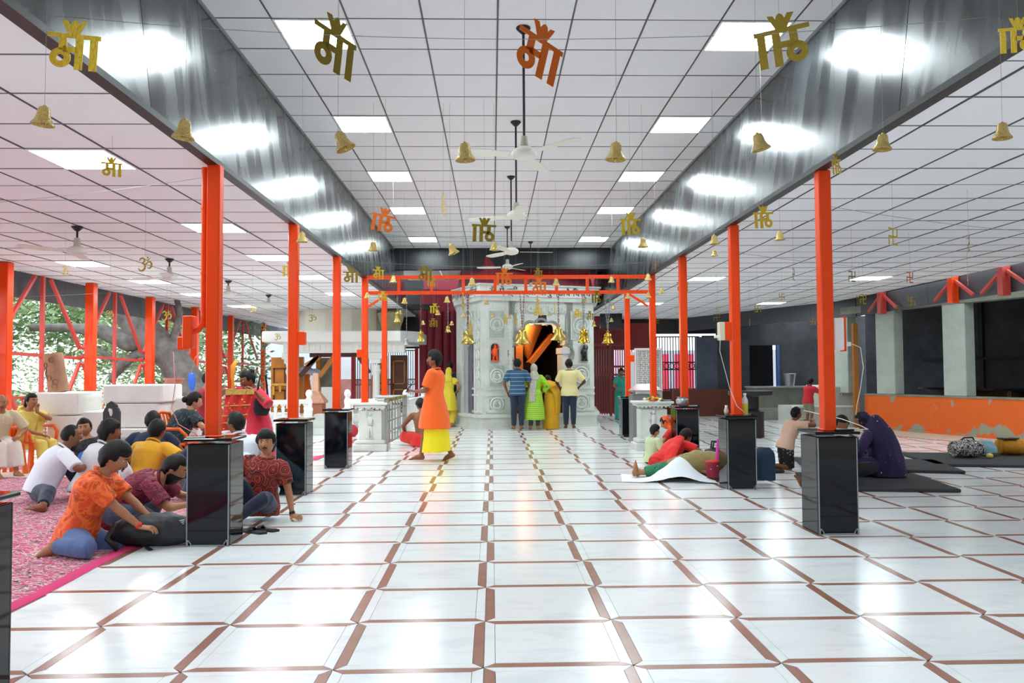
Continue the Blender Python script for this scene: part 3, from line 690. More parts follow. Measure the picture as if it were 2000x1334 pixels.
# left angled face with the steel door
slab_u(MB(), lp, 0, .45, .34, 2.93, 0, -.3).obj('side_wall', mfront, sh); slab_u(MB(), lp, 1.25, WL, .34, 2.93, 0, -.3).obj('side_wall', mfront, sh)
slab_u(MB(), lp, .45, 1.25, 2.1, 2.93, 0, -.3).obj('side_wall', mfront, sh)
panel(lp, .5, 1.2, 2.2, 2.75); panel(lp, 1.28, 1.58, .9, 2.7, d=.012)
slab_u(MB(), lp, .38, .47, .34, 2.2, .04, -.02).obj('door_jamb', m_wmarble, sh); slab_u(MB(), lp, 1.22, 1.3, .34, 2.2, .04, -.02).obj('door_jamb', m_wmarble, sh)
msil = M('embossed_silver', '9a98a8', .3, metal=.75, var=(7, .5), col2='6d6a80', bump=(25, .4))
for a, b in ((.47, .845), (.855, 1.22)):
    d = slab_u(MB(), lp, a, b, .34, 2.1, -.12, -.17).obj('door_leaf', msil, sh)
    mb = MB()
    for z0, z1 in ((.45, .95), (1.05, 1.4), (1.5, 2.0)): slab_u(mb, lp, a+.05, b-.05, z0, z1, -.10, -.13)
    mb.obj('door_panel', msil, d)
    mb = MB(); mb.bar(lp(a+.1, -.08, .95), lp(a+.1, -.08, 1.75), .02); mb.obj('door_handle', m_metal, d)
# rear mass so that nothing shows through
pgr = poly(-.32); mb = MB(); x = [(p[0], p[1]) for p in pgr]
mb = MB(); slab_u(mb, fp, .3, .72, .34, 2.93, -.3, -2.0); slab_u(mb, fp, 2.35, W-.02, .34, 2.93, -.3, -2.8); mb.obj('rear_mass', m_wmarble, sh)
mb = MB(); slab_u(mb, lp, .35, 1.4, .34, 2.93, -.22, -.27); mb.bx(CL.x, CL.x+.3, CL.y, CL.y+3, .34, 2.93); mb.obj('rear_mass', m_wmarble, sh)
# niches with idols on the front pilasters
mor = M('vermilion', 'f0521a', .6)
def arch_plate(f, cu, z0, z1, w_, o, mat, nm, par):
    mb = MB(); pts = [(cu-w_/2, z0), (cu+w_/2, z0)]+[(cu+w_/2*math.cos(t*PI/8), z1-w_*.45+w_*.45*math.sin(t*PI/8)) for t in range(9)]
    n = len(pts); vs = [f(u, o, z) for u, z in pts]+[f(u, o-.02, z) for u, z in pts]
    mb.add(vs, [tuple(range(n))]+[(i, (i+1) % n, (i+1) % n+n, i+n) for i in range(n)]); return mb.obj(nm, mat, par)
arch_plate(fp, .30, 1.52, 1.98, .23, .03, M('niche_frame', 'b8bdb7', .5), 'niche_surround', sh)
arch_plate(fp, 2.52, 1.52, 1.98, .23, .03, M('niche_frame', 'b8bdb7', .5), 'niche_surround', sh)
arch_plate(fp, .30, 1.55, 1.95, .19, .036, M('dark_niche', '2b2523', .8), 'niche_back', sh); arch_plate(fp, 2.52, 1.55, 1.95, .19, .036, M('grey_niche', '8a8f8c', .8), 'niche_back', sh)
def idol(f, cu, mat, label):
    t = thing('niche_idol', label, 'idol', f(cu, .06, 1.56)); mb = MB()
    mb.ball((0, 0, .30), (.035, .03, .04)); mb.tube([(0, 0, .28), (0, 0, .2), (0, 0, .1)], [.05, .055, .06], 10); mb.tube([(-.03, 0, .12), (-.04, 0, 0)], [.03, .025], 8); mb.tube([(.03, 0, .12), (.045, 0, 0)], [.03, .025], 8)
    mb.tube([(-.05, 0, .25), (-.08, 0, .18), (-.05, -.02, .14)], [.018, .016, .014], 7); mb.tube([(.05, 0, .25), (.08, 0, .31), (.06, 0, .36)], [.018, .016, .014], 7); mb.lathe([(.03, .33), (.02, .36), (0, .38)], n=8)
    mb.obj('figure', mat, t, True); MB().box((0, .0, .0), (.17, .05, .02)).obj('ledge', mat, t)
idol(fp, .30, mor, 'vermilion idol in the left niche of the marble shrine')
idol(fp, 2.52, M('black_stone', '191a1c', .35), 'black stone idol in the right niche of the marble shrine')
# inner sanctum
mi = M('dark_wood_interior', '3a241a', .6, var=(4, .4)); mio = M('carved_orange_wood', 'c8722a', .5, var=(9, .5), col2='a05418', bump=(20, .8))
mb = MB(); slab_u(mb, fp, .3, 2.5, .34, 2.9, -2.2, -2.3); slab_u(mb, fp, .7, .8, .34, 2.9, -.3, -2.2); slab_u(mb, fp, 2.25, 2.35, .34, 2.9, -.3, -2.2); slab_u(mb, fp, .3, 2.5, 2.85, 2.92, -.3, -2.3); slab_u(mb, fp, .3, 2.5, .3, .36, -.3, -2.3); mb.obj('sanctum_wall', mi, sh)
slab_u(MB(), fp, 1.1, 1.28, .34, 2.5, -.75, -.95).obj('inner_column', mio, sh)
slab_u(MB(), fp, .80, .9, .34, 1.75, -.32, -.5).obj('inner_jamb', mio, sh)
mb = MB(); mb.lathe([(.0, 0), (.09, .12), (.2, .42), (.33, .72), (.36, .78), (.34, .86)], fp(1.5, -1.0, 1.6), 16); mb.obj('carved_bracket', mio, sh, 40)
mb = MB(); mb.bar(fp(1.5, -.9, 1.5), fp(2.1, -.9, 2.2), .22, .12); mb.bar(fp(1.3, -.85, 2.5), fp(2.05, -.85, 2.5), .12, .1); mb.obj('carved_beam', mio, sh)
mb = MB(); slab_u(mb, fp, 1.42, 1.9, .34, 1.55, -1.6, -1.7); mb.obj('inner_door', M('dark_red_door', '5a2f22', .5), sh)
slab_u(MB(), fp, 1.98, 2.12, .34, 1.72, .02, -.3).obj('pilaster', M('plain_marble', 'c9ccc9', .5), sh); slab_u(MB(), fp, 1.95, 2.15, 1.72, 1.86, .05, -.3).obj('pilaster_cap', M('plain_marble', 'c9ccc9', .5), sh)
slab_u(MB(), fp, .95, 2.0, .34, .95, -.02, -.12).obj('offering_counter', M('black_counter', '1d1f22', .3), sh); slab_u(MB(), fp, .92, 2.03, .95, 1.0, .04, -.25).obj('counter_top', m_wmarble, sh)
mb = MB(); slab_u(mb, fp, 1.38, 1.58, 2.44, 2.62, .02, -.01); mb.obj('lintel_niche', M('dark_niche', '2b2523', .8), sh); slab_u(MB(), fp, 1.22, 1.74, 2.4, 2.43, .06, -.01).obj('niche_ledge', m_wmarble, sh)
ld = bpy.data.lights.new('sanctum_lamp', 'POINT'); ld.energy = 24; ld.color = (1, .62, .3); ld.shadow_soft_size = .08; lo = bpy.data.objects.new('sanctum_lamp', ld); COL.objects.link(lo); lo.location = fp(1.15, -.55, 2.35)
# maroon drum and round columns left of the shrine
t = struct('wall_drum', 'maroon painted drum of round ribs behind the shrine'); t['kind'] = 'structure'
for k, (px, r) in enumerate(((826, .1), (838, .13), (853, .15), (870, .12), (884, .13))): 
    p = at(px, 700, 21.6+.15*k); mb = MB(); mb.tube([(p.x, p.y, .0), (p.x, p.y, 3.0)], r, 14); mb.obj('maroon_rib', m_maroon, t, 40)
mb = MB(); p = at(868, 700, 22.2); mb.bx(at(822, 700, 22.2).x, at(905, 700, 22.2).x, 22.2, 22.4, 0, 3.6); mb.obj('maroon_wall', m_maroon, t)
mb = MB(); mb.bx(-1.95, 3.2, 22.95, 23.1, 2.6, 4.3); mb.obj('maroon_wall', m_maroon, t); MB().bx(-4.5, 5.2, 24.9, 25.0, 2.7, 4.6).obj('dark_wall', m_steel_dark, t)
mb = MB(); mb.bx(-3.0, -1.55, 22.9, 23.1, 2.0, 3.7); mb.bx(3.0, 3.6, 22.0, 22.2, 2.5, 4.0); mb.obj('dark_wall', m_steel_dark, t)
# ============================================================ white shrine in the left bay
ws = thing('white_shrine', 'white flat-roofed shrine with a drum and orange wooden doors', 'shrine', (0, 0, 0))
def px_(px, Y): return at(px, 700, Y).x
YS = 19.2
sx0, sx1 = px_(511, YS), px_(783, YS)
MB().bev(((sx0+sx1)/2, YS+1.9, 2.18), (sx1-sx0, 3.8, .26), .02).obj('roof_slab', m_white, ws)
mb = MB(); mb.add([(sx1, YS, 2.05), (sx1+.42, YS+.6, 2.05), (sx1+.42, YS+3.8, 2.05), (sx1, YS+3.8, 2.05), (sx1, YS, 2.31), (sx1+.42, YS+.6, 2.31), (sx1+.42, YS+3.8, 2.31), (sx1, YS+3.8, 2.31)],
       [(3, 2, 1, 0), (4, 5, 6, 7), (0, 1, 5, 4), (1, 2, 6, 5), (2, 3, 7, 6), (3, 0, 4, 7)]); mb.obj('slab_return', M('grey_slab_edge', 'cfd0d0', .7), ws)
fx0, fx1 = px_(553, YS+.3), px_(790, YS+.3)
MB().bx(fx0, fx1, YS+.3, YS+.6, 1.80, 2.05).obj('frieze', m_white, ws)
mb = MB(); n = 20
for k in range(n): x = fx0+.2+(fx1-fx0-.4)*k/(n-1); mb.bx(x-.028, x+.028, YS+.27, YS+.31, 1.84, 1.98)
mb.obj('frieze_carving', m_white, ws)
# polygonal drum
dcx, dcy = px_(678, YS+2.0), YS+2.0; rr_ = (px_(775, YS+1.2)-px_(580, YS+1.2))/2
mb = MB(); mb.lathe([(rr_, 2.31), (rr_, 2.95), (rr_*1.03, 2.97), (rr_*1.03, 3.02), (rr_*.95, 3.25)], (dcx, dcy, 0), 12, a0=PI/12, a1=2*PI+PI/12); mb.obj('drum', M('cream_limewash', 'efece0', .7, var=(2, .4), col2='d8d4c2'), ws)
mb = MB(); mb.lathe([(.22, 2.31), (.26, 2.5), (.34, 2.75), (.36, 2.8), (.2, 2.86)], (px_(764, YS+1.0), YS+1.0, 0), 16); mb.obj('urn_finial', M('old_stone', 'c6bf9c', .8, var=(5, .6)), ws, 40)
MB().bx(dcx-2.4, dcx+2.4, 21.0, 21.2, 2.95, 3.1).obj('black_band', m_steel_dark, ws)
# columns with bracket capitals
for px, lb in ((545, 0), (760, 1)):
    x = px_(px+22, YS+.45) if lb == 0 else px_(735, YS+.45)
    col = MB().lathe([(.1, .45), (.09, .6), (.085, 1.25), (.12, 1.35), (.09, 1.42), (.1, 1.5)], (x, YS+.45, 0), 14).obj('column', m_white, ws, 40)
    mb = MB(); mb.box((x, YS+.45, 1.72), (.34, .3, .14)); mb.box((x, YS+.45, 1.6), (.24, .26, .12)); mb.obj('capital', m_white, col)
mwood = M('varnished_orange_wood', 'c47a22', .4, var=(5, .6), col2='9a5716', bump=(30, .1)); mwd = M('dark_brown_wood', '5b3420', .5, var=(6, .5))
def leaf(xa, xb, y, z0, z1, cut, nm, mat, flip=1):
    """door leaf with one cut corner and sunk panels"""
    w_ = xb-xa; c = cut
    pl = [(xa, z0), (xb, z0), (xb, z1-(c if flip > 0 else 0)), (xb-(c*.55 if flip > 0 else 0), z1), (xa+(c*.55 if flip < 0 else 0), z1), (xa, z1-(c if flip < 0 else 0))]
    o = MB().prism(pl, .05, Matrix.Translation((0, y, 0))).obj(nm, mat, ws)
    zm = z0+(z1-z0)*.45; mb = MB()
    for a, b in ((z0+.06, zm-.06), (zm+.06, z1-.12-c*.5)):
        for (q0, q1, r0, r1) in ((xa+.06, xb-.06, a, a+.03), (xa+.06, xb-.06, b-.03, b), (xa+.06, xa+.09, a, b), (xb-.09, xb-.06, a, b)): mb.bx(q0, q1, y-.045, y-.02, r0, r1)
    mb.obj('panel_moulding', mwd if mat is mwood else mwood, o)
    MB().bx(xa, xb, y-.05, y-.02, zm-.03, zm+.03).obj('lock_rail', mat, o)
    return o
yd = YS+.7
l1 = leaf(px_(530, yd), px_(563, yd), yd, .35, 1.70, .28, 'door_leaf', mwood, 1)
mb = MB(); zz = 1.0
mb.bx(px_(532, yd), px_(566, yd), yd-.09, yd-.05, zz, zz+.06); mb.bx(px_(534, yd), px_(538, yd), yd-.09, yd-.05, zz-.22, zz+.02); mb.bx(px_(547, yd), px_(551, yd), yd-.09, yd-.05, zz-.15, zz+.02); mb.obj('wooden_latch', M('pale_wood', 'd6a03a', .5), l1)
leaf(px_(726, yd), px_(757, yd), yd, .35, 1.72, .5, 'door_leaf', mwood, -1)
leaf(px_(763, yd+.6), px_(796, yd+.6), yd+.6, .3, 1.75, .02, 'side_door_leaf', mwd, 1)
MB().bx(px_(605, yd), px_(700, yd), yd-.02, yd+.06, 1.70, 1.80).obj('lintel', mwd, ws)
for a, b, nm in (((586, 1.22), (622, 1.74), mwd), ((625, 1.22), (654, 1.74), mwood), ((598, 1.5), (626, 1.7), mwood), ((722, 1.3), (700, 1.74), mwd)):
    MB().bar((px_(a[0], yd), yd-.03, a[1]), (px_(b[0], yd), yd-.03, b[1]), .1).obj('bracket_strut', nm, ws)
for px, w_ in ((588, .12), (622, .1)): x = px_(px, yd+.5); MB().bx(x-w_/2, x+w_/2, yd+.45, yd+.6, .3, 1.72).obj('inner_post', mwood, ws)
mb = MB(); x = px_(590, yd+.8); mb.lathe([(.2, .4), (.22, .9), (.17, 1.15), (.2, 1.3), (.1, 1.5)], (x, yd+.9, 0), 14); mb.obj('inner_figure', M('saffron_cloth', 'e87a1c', .7), ws, True)
mb = MB(); x = px_(595, yd+.2); mb.ball((x+.02, yd+.2, 1.38), (.2, .1, .1)); mb.ball((x+.25, yd+.2, 1.33), (.16, .08, .09)); mb.obj('cloth_bundle', M('white_blue_cloth', 'c9cbd6', .8, var=(18, .8), col2='56609a'), ws, True)
MB().bx(sx0+.3, sx1+.3, YS+.1, YS+3.2, 0, .3).obj('platform', m_white, ws)
MB().bx(px_(625, YS+1.6), px_(660, YS+1.6), YS+1.5, YS+1.7, .95, 1.7).obj('garment_curtain', M('grey_green_cloth', '8b8f84', .9, var=(9, .6)), ws)
# pink drain pipe and stone lamp in front of the shrine
t = thing('pink_lamp_pillar', 'pink stone lamp pillar with a pyramid roof by the white shrine', 'pillar', (px_(617, 18.4), 18.4, .0))
MB().bx(-.06, .06, -.06, .06, .88, 1.3).obj('shaft', M('pink_stone', 'e8b79c', .8), t)
mb = MB(); mb.lathe([(.32, .62), (.34, .66), (.1, .9)], n=4, a0=PI/4, a1=2*PI+PI/4); mb.obj('pyramid_roof', M('pink_stone2', 'd9a283', .8, var=(6, .4)), t)
MB().bev((0, 0, .48), (.38, .38, .3), .01).obj('lamp_chamber', M('brown_stone', 'a5674c', .8), t); MB().bev((0, 0, .28), (.75, .7, .1), .03).obj('plate', M('cream_stone', 'f0d9c4', .7), t); MB().bev((0, 0, .12), (.6, .55, .24), .02).obj('foot', m_white, t)
# steps
t = thing('marble_steps', 'white marble steps up to the white shrine', 'steps', (px_(655, 16.9), 17.0, 0))
for k in range(3): MB().bev((0, .12+.15*k, .07+.14*k/1), (1.05, .35, .14), .008).obj('step', m_wmarble, t)
# balustrades
BALP = [(.055, 0), (.055, .04), (.03, .06), (.045, .16), (.03, .22), (.05, .34), (.03, .44), (.042, .5), (.03, .54), (.055, .56), (.055, .6)]
bm = MB().lathe(BALP, n=12).mesh('baluster', m_white, 40)
NEW = [(.075, 0), (.075, .5), (.085, .52), (.085, .56), (.06, .6), (.075, .72), (.05, .78), (.045, .8), (.07, .84), (.075, .88), (.05, .94), (0, .96)]
nm_ = MB().lathe(NEW, n=14).mesh('newel_post', m_white, 40)
def balus(p0, p1, n, label, ends=(1, 1)):
    p0, p1 = V(p0), V(p1); t = thing('marble_balustrade', label, 'balustrade', p0); d = p1-p0
    MB().bar((0, 0, .04), d+V((0, 0, .04)), .14, .08).obj('base_rail', m_white, t); MB().bar((0, 0, .71), d+V((0, 0, .71)), .13, .09).obj('handrail', m_white, t)
    for k in range(n): inst('baluster', bm, t, d*((k+.5)/n)+V((0, 0, .075)))
    if ends[0]: inst('newel_post', nm_, t, (0, 0, 0))
    if ends[1]: inst('newel_post', nm_, t, d)
balus((px_(516, 16.4), 16.4, 0), (px_(604, 16.9), 16.9, 0), 6, 'white balustrade in front of the white shrine left of its steps', (0, 1))
balus((px_(679, 16.9), 16.9, 0), (px_(745, 17.0), 17.0, 0), 4, 'white balustrade behind the left carved marble pedestal', (1, 0))
balus((px_(793, 16.3), 16.3, 0), (px_(826, 18.6), 18.6, 0), 8, 'pale balustrade running back behind the bare-backed man', (1, 1))
# steel queue railing
t = thing('steel_railing', 'silver steel railing running back from the left marble pedestal', 'railing', (0, 0, 0)); p0, p1 = V((-1.76, 13.35, 0)), V((-1.70, 15.7, 0))
for p in (p0, p1): MB().bx(p.x-.03, p.x+.03, p.y-.03, p.y+.03, 0, .84).obj('upright', m_metal, t)
for z in (.12, .3, .48, .66): MB().bar(p0+V((0, 0, z)), p1+V((0, 0, z)), .022).obj('rail', m_metal, t)
for k in range(1, 7): p = p0.lerp(p1, k/7); MB().bar(p+V((0, 0, .1)), p+V((0, 0, .82)), .02).obj('vertical_bar', m_metal, t)
MB().bar(p0+V((0, 0, .84)), p1+V((0, 0, .84)), .06, .05).obj('handrail', M('worn_black_yellow', '3a382e', .5, var=(2.5, 1), col2='b7a33a'), t)
# white grille and pale buildings outside, rear left
t = thing('white_grille', 'grille of thin bars behind the white shrine before bright daylight', 'grille', (0, 23.6, 0)); x0, x1 = px_(690, 23.6), px_(815, 23.6); n = 30
mg = M('grey_bars', '6a5e62', .5)
for k in range(n): xx = x0+(x1-x0)*k/(n-1); MB().bar((xx, 0, .2), (xx, 0, 1.95), .02).obj('bar', mg, t)
for z in (.25, .95, 1.1, 1.95): MB().bx(x0, x1, -.015, .015, z, z+.03).obj('rail', mg, t)
mb = MB()
for k in range(n//2): xx = x0+(x1-x0)*(k+.5)/(n//2); mb.tube([(xx+.05*math.cos(q*PI/4), 0, 1.04+.05*math.sin(q*PI/4)) for q in range(8)], .008, 5, closed=True)
mb.obj('ring_band', mg, t)
for px in (690, 752, 814): MB().bx(px_(px, 23.6)-.05, px_(px, 23.6)+.05, -.06, .06, 0, 2.6).obj('red_upright', M('red_post', 'b3273a', .5), t)
ow = struct('exterior_wall', 'pale plastered houses outside behind the white shrine')
MB().bx(-9, -1.6, 30, 30.4, -.3, 3.6).obj('pale_wall', M('pale_blue_plaster', 'dfe8ee', .9, var=(1, .3)), ow)
MB().bx(-7, -3.4, 28.4, 28.8, -.3, 1.1).obj('pink_low_wall', M('salmon_plaster', 'd79a92', .9, var=(2, .5)), ow)
MB().bx(-6.2, -5.4, 27.5, 28.2, -.3, 1.25).obj('white_tank', m_white, ow)
# ============================================================ white plastered blocks and terracotta at the left
def block(x0, x1, y0, y1, z0, z1, name, label, mat=None):
    t = MB(); cx, cy = (x0+x1)/2, (y0+y1)/2; t.bev((0, 0, (z1-z0)/2), (x1-x0, y1-y0, z1-z0), .018)
    o = t.obj(name, mat or m_blk, None); o.location = (cx, cy, z0); return tag(o, label, 'block')
m_blk = M('plastered_stone', 'f3f3ef', .8, var=(2.2, .5), col2='dcdad0', bump=(9, .5))
YB = 11.1
def bxx(a, b, y): return at(a, 800, y).x, at(b, 800, y).x
def bz(py, y): return at(150, py, y).z
def blk(pa, pb, pt, pb2, y0, dy, label, z0=None):
    a, b = bxx(pa, pb, y0); z1 = at((pa+pb)/2, pt, y0).z; zb = at((pa+pb)/2, pb2, y0).z if z0 is None else z0
    return block(a, b, y0, y0+dy, zb, z1-.002, 'white_block', label)
blk(93, 124, 768, 0, 11.9, .7, 'plastered white stone block behind the woman in yellow', 0)
blk(66, 152, 766, 811, 11.15, .7, 'upper white block under the leaning terracotta drum')
blk(92, 152, 812, 0, 11.16, .66, 'lower white block beneath the terracotta drum block', 0)
blk(153, 202, 803, 0, 11.3, .7, 'white block behind the smiling man in black', 0)
blk(200, 316, 751, 787, 11.4, .75, 'topmost long white block behind the black headstone slab')
blk(206, 310, 788, 835, 11.41, .7, 'white block with blue scribble below the topmost one')
blk(230, 300, 837, 0, 11.3, .6, 'lowest white block with orange smears', 0)
blk(320, 384, 776, 0, 11.9, .6, 'white block under the potted plants by the seated woman', 0)
# blue scribble and orange smear as flat paint
def scrib(px, py, Y, n, w_, h, mat, name, label, dy=0):
    t = MB(); c = at(px, py, Y)
    for k in range(n):
        x = rnd.uniform(-w_, w_); z = rnd.uniform(-h, h); t.tube([(x, 0, z), (x+rnd.uniform(.01, .05), 0, z+rnd.uniform(-.04, .04)), (x+rnd.uniform(.03, .08), 0, z+rnd.uniform(-.03, .03))], .004, 4)
    return t
# headstone slab
t = thing('black_memorial_slab', 'black carved slab with a pointed top before the white blocks', 'slab', at(218, 858, 10.6)-V((0, 0, .0)))
p0 = at(218, 858, 10.6); hh = at(218, 783, 10.6).z-p0.z; wd = .105
pl = [(-wd, 0), (wd, 0), (wd, hh*.72), (wd*.9, hh*.74), (wd*.82, hh*.8), (wd*.66, hh*.83), (wd*.6, hh*.9), (wd*.3, hh*.96), (0, hh), (-wd*.3, hh*.96), (-wd*.6, hh*.9), (-wd*.66, hh*.83), (-wd*.82, hh*.8), (-wd*.9, hh*.74), (-wd, hh*.72)]
MB().prism(pl, .05).obj('slab', M('slate_black', '26272c', .4), t)
mb = MB(); mb.ball((.0, -.027, hh*.7), (.022, .004, .05)); mb.ball((-.02, -.027, hh*.76), (.016, .004, .025)); mb.obj('pale_emblem', M('pale_engraving', 'd5d8d5', .6), t, True)
t = thing('black_platform', 'low black stone platform behind the seated men', 'platform', (0, 0, 0)); a, b = bxx(196, 290, 10.5)
MB().bev(((a+b)/2, 10.7, .22), (b-a, .6, .44), .01).obj('body', m_granite, t); MB().bev(((a+b)/2, 10.36, .05), (b-a+.1, .06, .1), .005).obj('white_edge', m_white, t)
# leaning terracotta drum
t = thing('terracotta_drum', 'tall leaning carved terracotta cylinder on the white blocks', 'drum', at(115, 766, 11.4)); mb = MB()
hh = at(115, 690, 11.4).z-at(115, 766, 11.4).z; mb.lathe([(.0, 0), (.13, 0), (.135, .02), (.125, hh*.5), (.125, hh-.02), (.118, hh), (.1, hh), (.09, hh-.1), (0, hh-.1)], n=24); mb.obj('body', M('terracotta', 'b58a6c', .85, var=(8, .5), col2='94694c', bump=(20, .4)), t, 50); t.rotation_euler.y = R(-9)
mb = MB()
for k in range(7):
    th = -PI/2+rnd.uniform(-.9, .9); z = .08+hh*.8*k/7; c = V((math.cos(th)*.128, math.sin(th)*.128, z)); ta = V((-math.sin(th), math.cos(th), 0))
    mb.tube([c+ta*.035*math.cos(q*PI/5)+V((0, 0, .035*math.sin(q*PI/5))) for q in range(10)], .006, 5, closed=True)
stuff(mb.obj('carved_rings', M('dark_terracotta', '94694c', .85), t))
# terracotta pot, small pots
def pot(px, py, Y, r, h, mat, name, label):
    t = thing(name, label, 'pot', at(px, py, Y)); MB().lathe([(0, 0), (r*.65, 0), (r*.95, h*.85), (r*1.1, h*.86), (r*1.1, h), (r*.98, h), (r*.9, h*.6), (0, h*.55)], n=20).obj('body', mat, t, 40)
    MB().lathe([(0, h*.72), (r*.93, h*.72)], n=16).obj('soil', M('soil', '4b3a2c', .95), t); return t
pot(339, 763, 12.2, .14, .19, M('pink_terracotta', 'c07a68', .7), 'terracotta_pot', 'large pinkish terracotta pot with wire hanger above the white block')
pot(331, 779, 12.15, .05, .08, M('pink_terracotta', 'c07a68', .7), 'small_clay_pot', 'small clay pot left on the white block')
pot(347, 777, 12.15, .06, .07, M('pink_terracotta', 'c07a68', .7), 'small_clay_pot', 'small wide clay pot right on the white block')
t = thing('blue_bag', 'bright blue plastic bag hanging beside the fourth outer post', 'bag', at(374, 728, 16.55)); MB().tube([(0, 0, .0), (0, 0, -.07), (.01, 0, -.2), (.02, 0, -.33), (.02, 0, -.38)], [(.045, .03), (.07, .04), (.075, .04), (.05, .04), (.015, .015)], 10).obj('body', M('blue_plastic', '2b62c8', .35, bump=(30, .6)), t, True); MB().tube([(0, 0, 0), (.06, .02, .3), (.1, .15, .4)], .005, 5).obj('string', m_thread, t)
t = thing('orange_scarf', 'orange cloth tied on the fifth outer post', 'cloth', at(455, 738, 19.15)); MB().tube([(.05, .1, .42), (.0, 0, .28), (-.01, 0, .02), (.0, 0, -.07), (.01, 0, -.32)], [(.03, .02), (.065, .03), (.05, .03), (.03, .03), (.06, .02)], 10).obj('body', M('amber_cloth', 'f0952a', .8, bump=(25, .5)), t, True)
# ============================================================ rugs
def rug_mat(name, dark=False):
    m = M(name, 'd0527c', .95); nt = m.node_tree; L = nt.links; b = nt.nodes['Principled BSDF']; tc = nt.nodes.new('ShaderNodeTexCoord')
    mp = nt.nodes.new('ShaderNodeMapping'); mp.inputs['Scale'].default_value = (1, 2.6, 1); L.new(tc.outputs['Object'], mp.inputs[0])
    n = nt.nodes.new('ShaderNodeTexNoise'); n.inputs['Scale'].default_value = 5.5; n.inputs['Detail'].default_value = 4; n.inputs['Distortion'].default_value = 2.2; L.new(mp.outputs[0], n.inputs['Vector'])
    r = ramp_node(nt, [(0, '2e2228'), (.39, 'dccdc2'), (.445, 'b8406a'), (.54, 'c2557c'), (.575, 'd9c9bf'), (.62, 'b54a70'), (.65, '33262c')], 'CONSTANT'); L.new(n.outputs[0], r.inputs[0]); L.new(r.outputs[0], b.inputs['Base Color']); return m
t = thing('floor_rug', 'long pink patterned rug under the seated group at the left', 'rug', (0, 0, 0))
def rugedge(y): return -2.62+.02*math.sin(y*3)
mb = MB(); ys_ = [3.3+.3*k for k in range(32)]
for y in ys_:
    for x in [-6.7+.5*k for k in range(8)]+[rugedge(y)-.07]: mb.v.append((x, y, .008+.003*math.sin(y*4+x*2)))
n = 9
for j in range(len(ys_)-1):
    for i in range(n-1): mb.f.append((j*n+i, j*n+i+1, (j+1)*n+i+1, (j+1)*n+i))
mb.mi = [0]*len(mb.f); mb.obj('woven_field', rug_mat('pink_rug'), t, True)
mb = MB()
for y in ys_: e = rugedge(y); mb.v += [(e-.09, y, .010), (e-.04, y, .014+.004*math.sin(y*9)), (e, y, .002)]
for j in range(len(ys_)-1):
    for i in range(2): mb.f.append((j*3+i, j*3+i+1, j*3+i+4, j*3+i+3))
mb.mi = [0]*len(mb.f); mb.obj('magenta_hem', M('magenta_hem', 'd63a72', .9), t, True)
t = MB().box((at(90, 925, 10.9).x+.2, 10.6, .012), (2.6, .8, .006)).obj('white_sheet_strip', M('cream_sheet', 'e6e0d8', .9)); tag(t, 'cream sheet on the rug before the seated elders', 'sheet')
# ============================================================ trees outside on the left
mbark = M('grey_bark', '7f7a76', .95, var=(5, .8), col2='4c4845', bump=(14, 1.2))
mleaf = [M('leaf_green_a', '8fa874', .7, var=(1.5, .7), col2='6a8766'), M('leaf_green_b', 'a2b586', .7, var=(1.5, .6), col2='7d9a76'), M('leaf_green_c', '7b9b83', .7, var=(1.5, .6), col2='94ad80')]
def leaves(center, rad, n, size, seed):
    r = random.Random(seed); mb = MB(); c = V(center)
    for k in range(n):
        while True:
            p = V((r.uniform(-1, 1), r.uniform(-1, 1), r.uniform(-1, 1)))
            if .25 < p.length < 1: break
        q = c+V((p.x*rad[0], p.y*rad[1], p.z*rad[2])); a = V((r.uniform(-1, 1), r.uniform(-1, 1), r.uniform(-.6, .6))).normalized(); b = a.orthogonal().normalized()*.5; b.rotate(Quaternion(a, r.uniform(0, 6)))
        s = size*r.uniform(.6, 1.3); mb.add([q-a*s, q+b*s*.8, q+a*s, q-b*s*.8], [(0, 1, 2, 3)])
    return mb
def tree(name, label, trunk, branches, crowns, size, seed):
    t = thing(name, label, 'tree', trunk[0][0]); o = V(trunk[0][0])
    mb = MB(); mb.tube([V(p)-o for p, r in trunk], [r for p, r in trunk], 12); mb.obj('trunk', mbark, t, True)
    for b in branches: MB().tube([V(p)-o for p, r in b], [r for p, r in b], 8).obj('branch', mbark, t, True)
    for k, (c, rad, n) in enumerate(crowns): stuff(leaves(V(c)-o, rad, n, size, seed+k).obj('foliage', mleaf[(seed+k) % 3], t))
YT = 17.5
def tp(px, py, Y=YT): p = at(px, py, Y); return (p.x, p.y, p.z)
tree('banyan_tree', 'big grey-trunked tree leaning across behind the red bracing', [(tp(405, 840), .48), (tp(378, 770), .40), (tp(340, 705), .33), (tp(292, 655), .33), (tp(245, 605), .34), (tp(215, 560), .34), (tp(180, 480), .3)],
     [[(tp(290, 655), .3), (tp(250, 668), .22), (tp(200, 648), .16), (tp(140, 640), .1), (tp(60, 640), .08)], [(tp(345, 715), .16), (tp(340, 660), .10), (tp(352, 610), .07), (tp(338, 560), .05)], [(tp(335, 700), .2), (tp(270, 690), .1), (tp(235, 715), .13), (tp(215, 745), .06)], [(tp(235, 715), .07), (tp(205, 690), .05), (tp(185, 680), .03)]],
     [((-12.5, 20.5, 3.4), (3.0, 1.6, 1.6), 5200), ((-9.5, 21, 2.6), (2.2, 1.2, 1.3), 3000), ((-14.5, 19.6, 1.8), (3.0, 1.6, 2.2), 5200), ((-8.5, 24, 1.8), (2.0, 2, 1.8), 2400)], .095, 3)
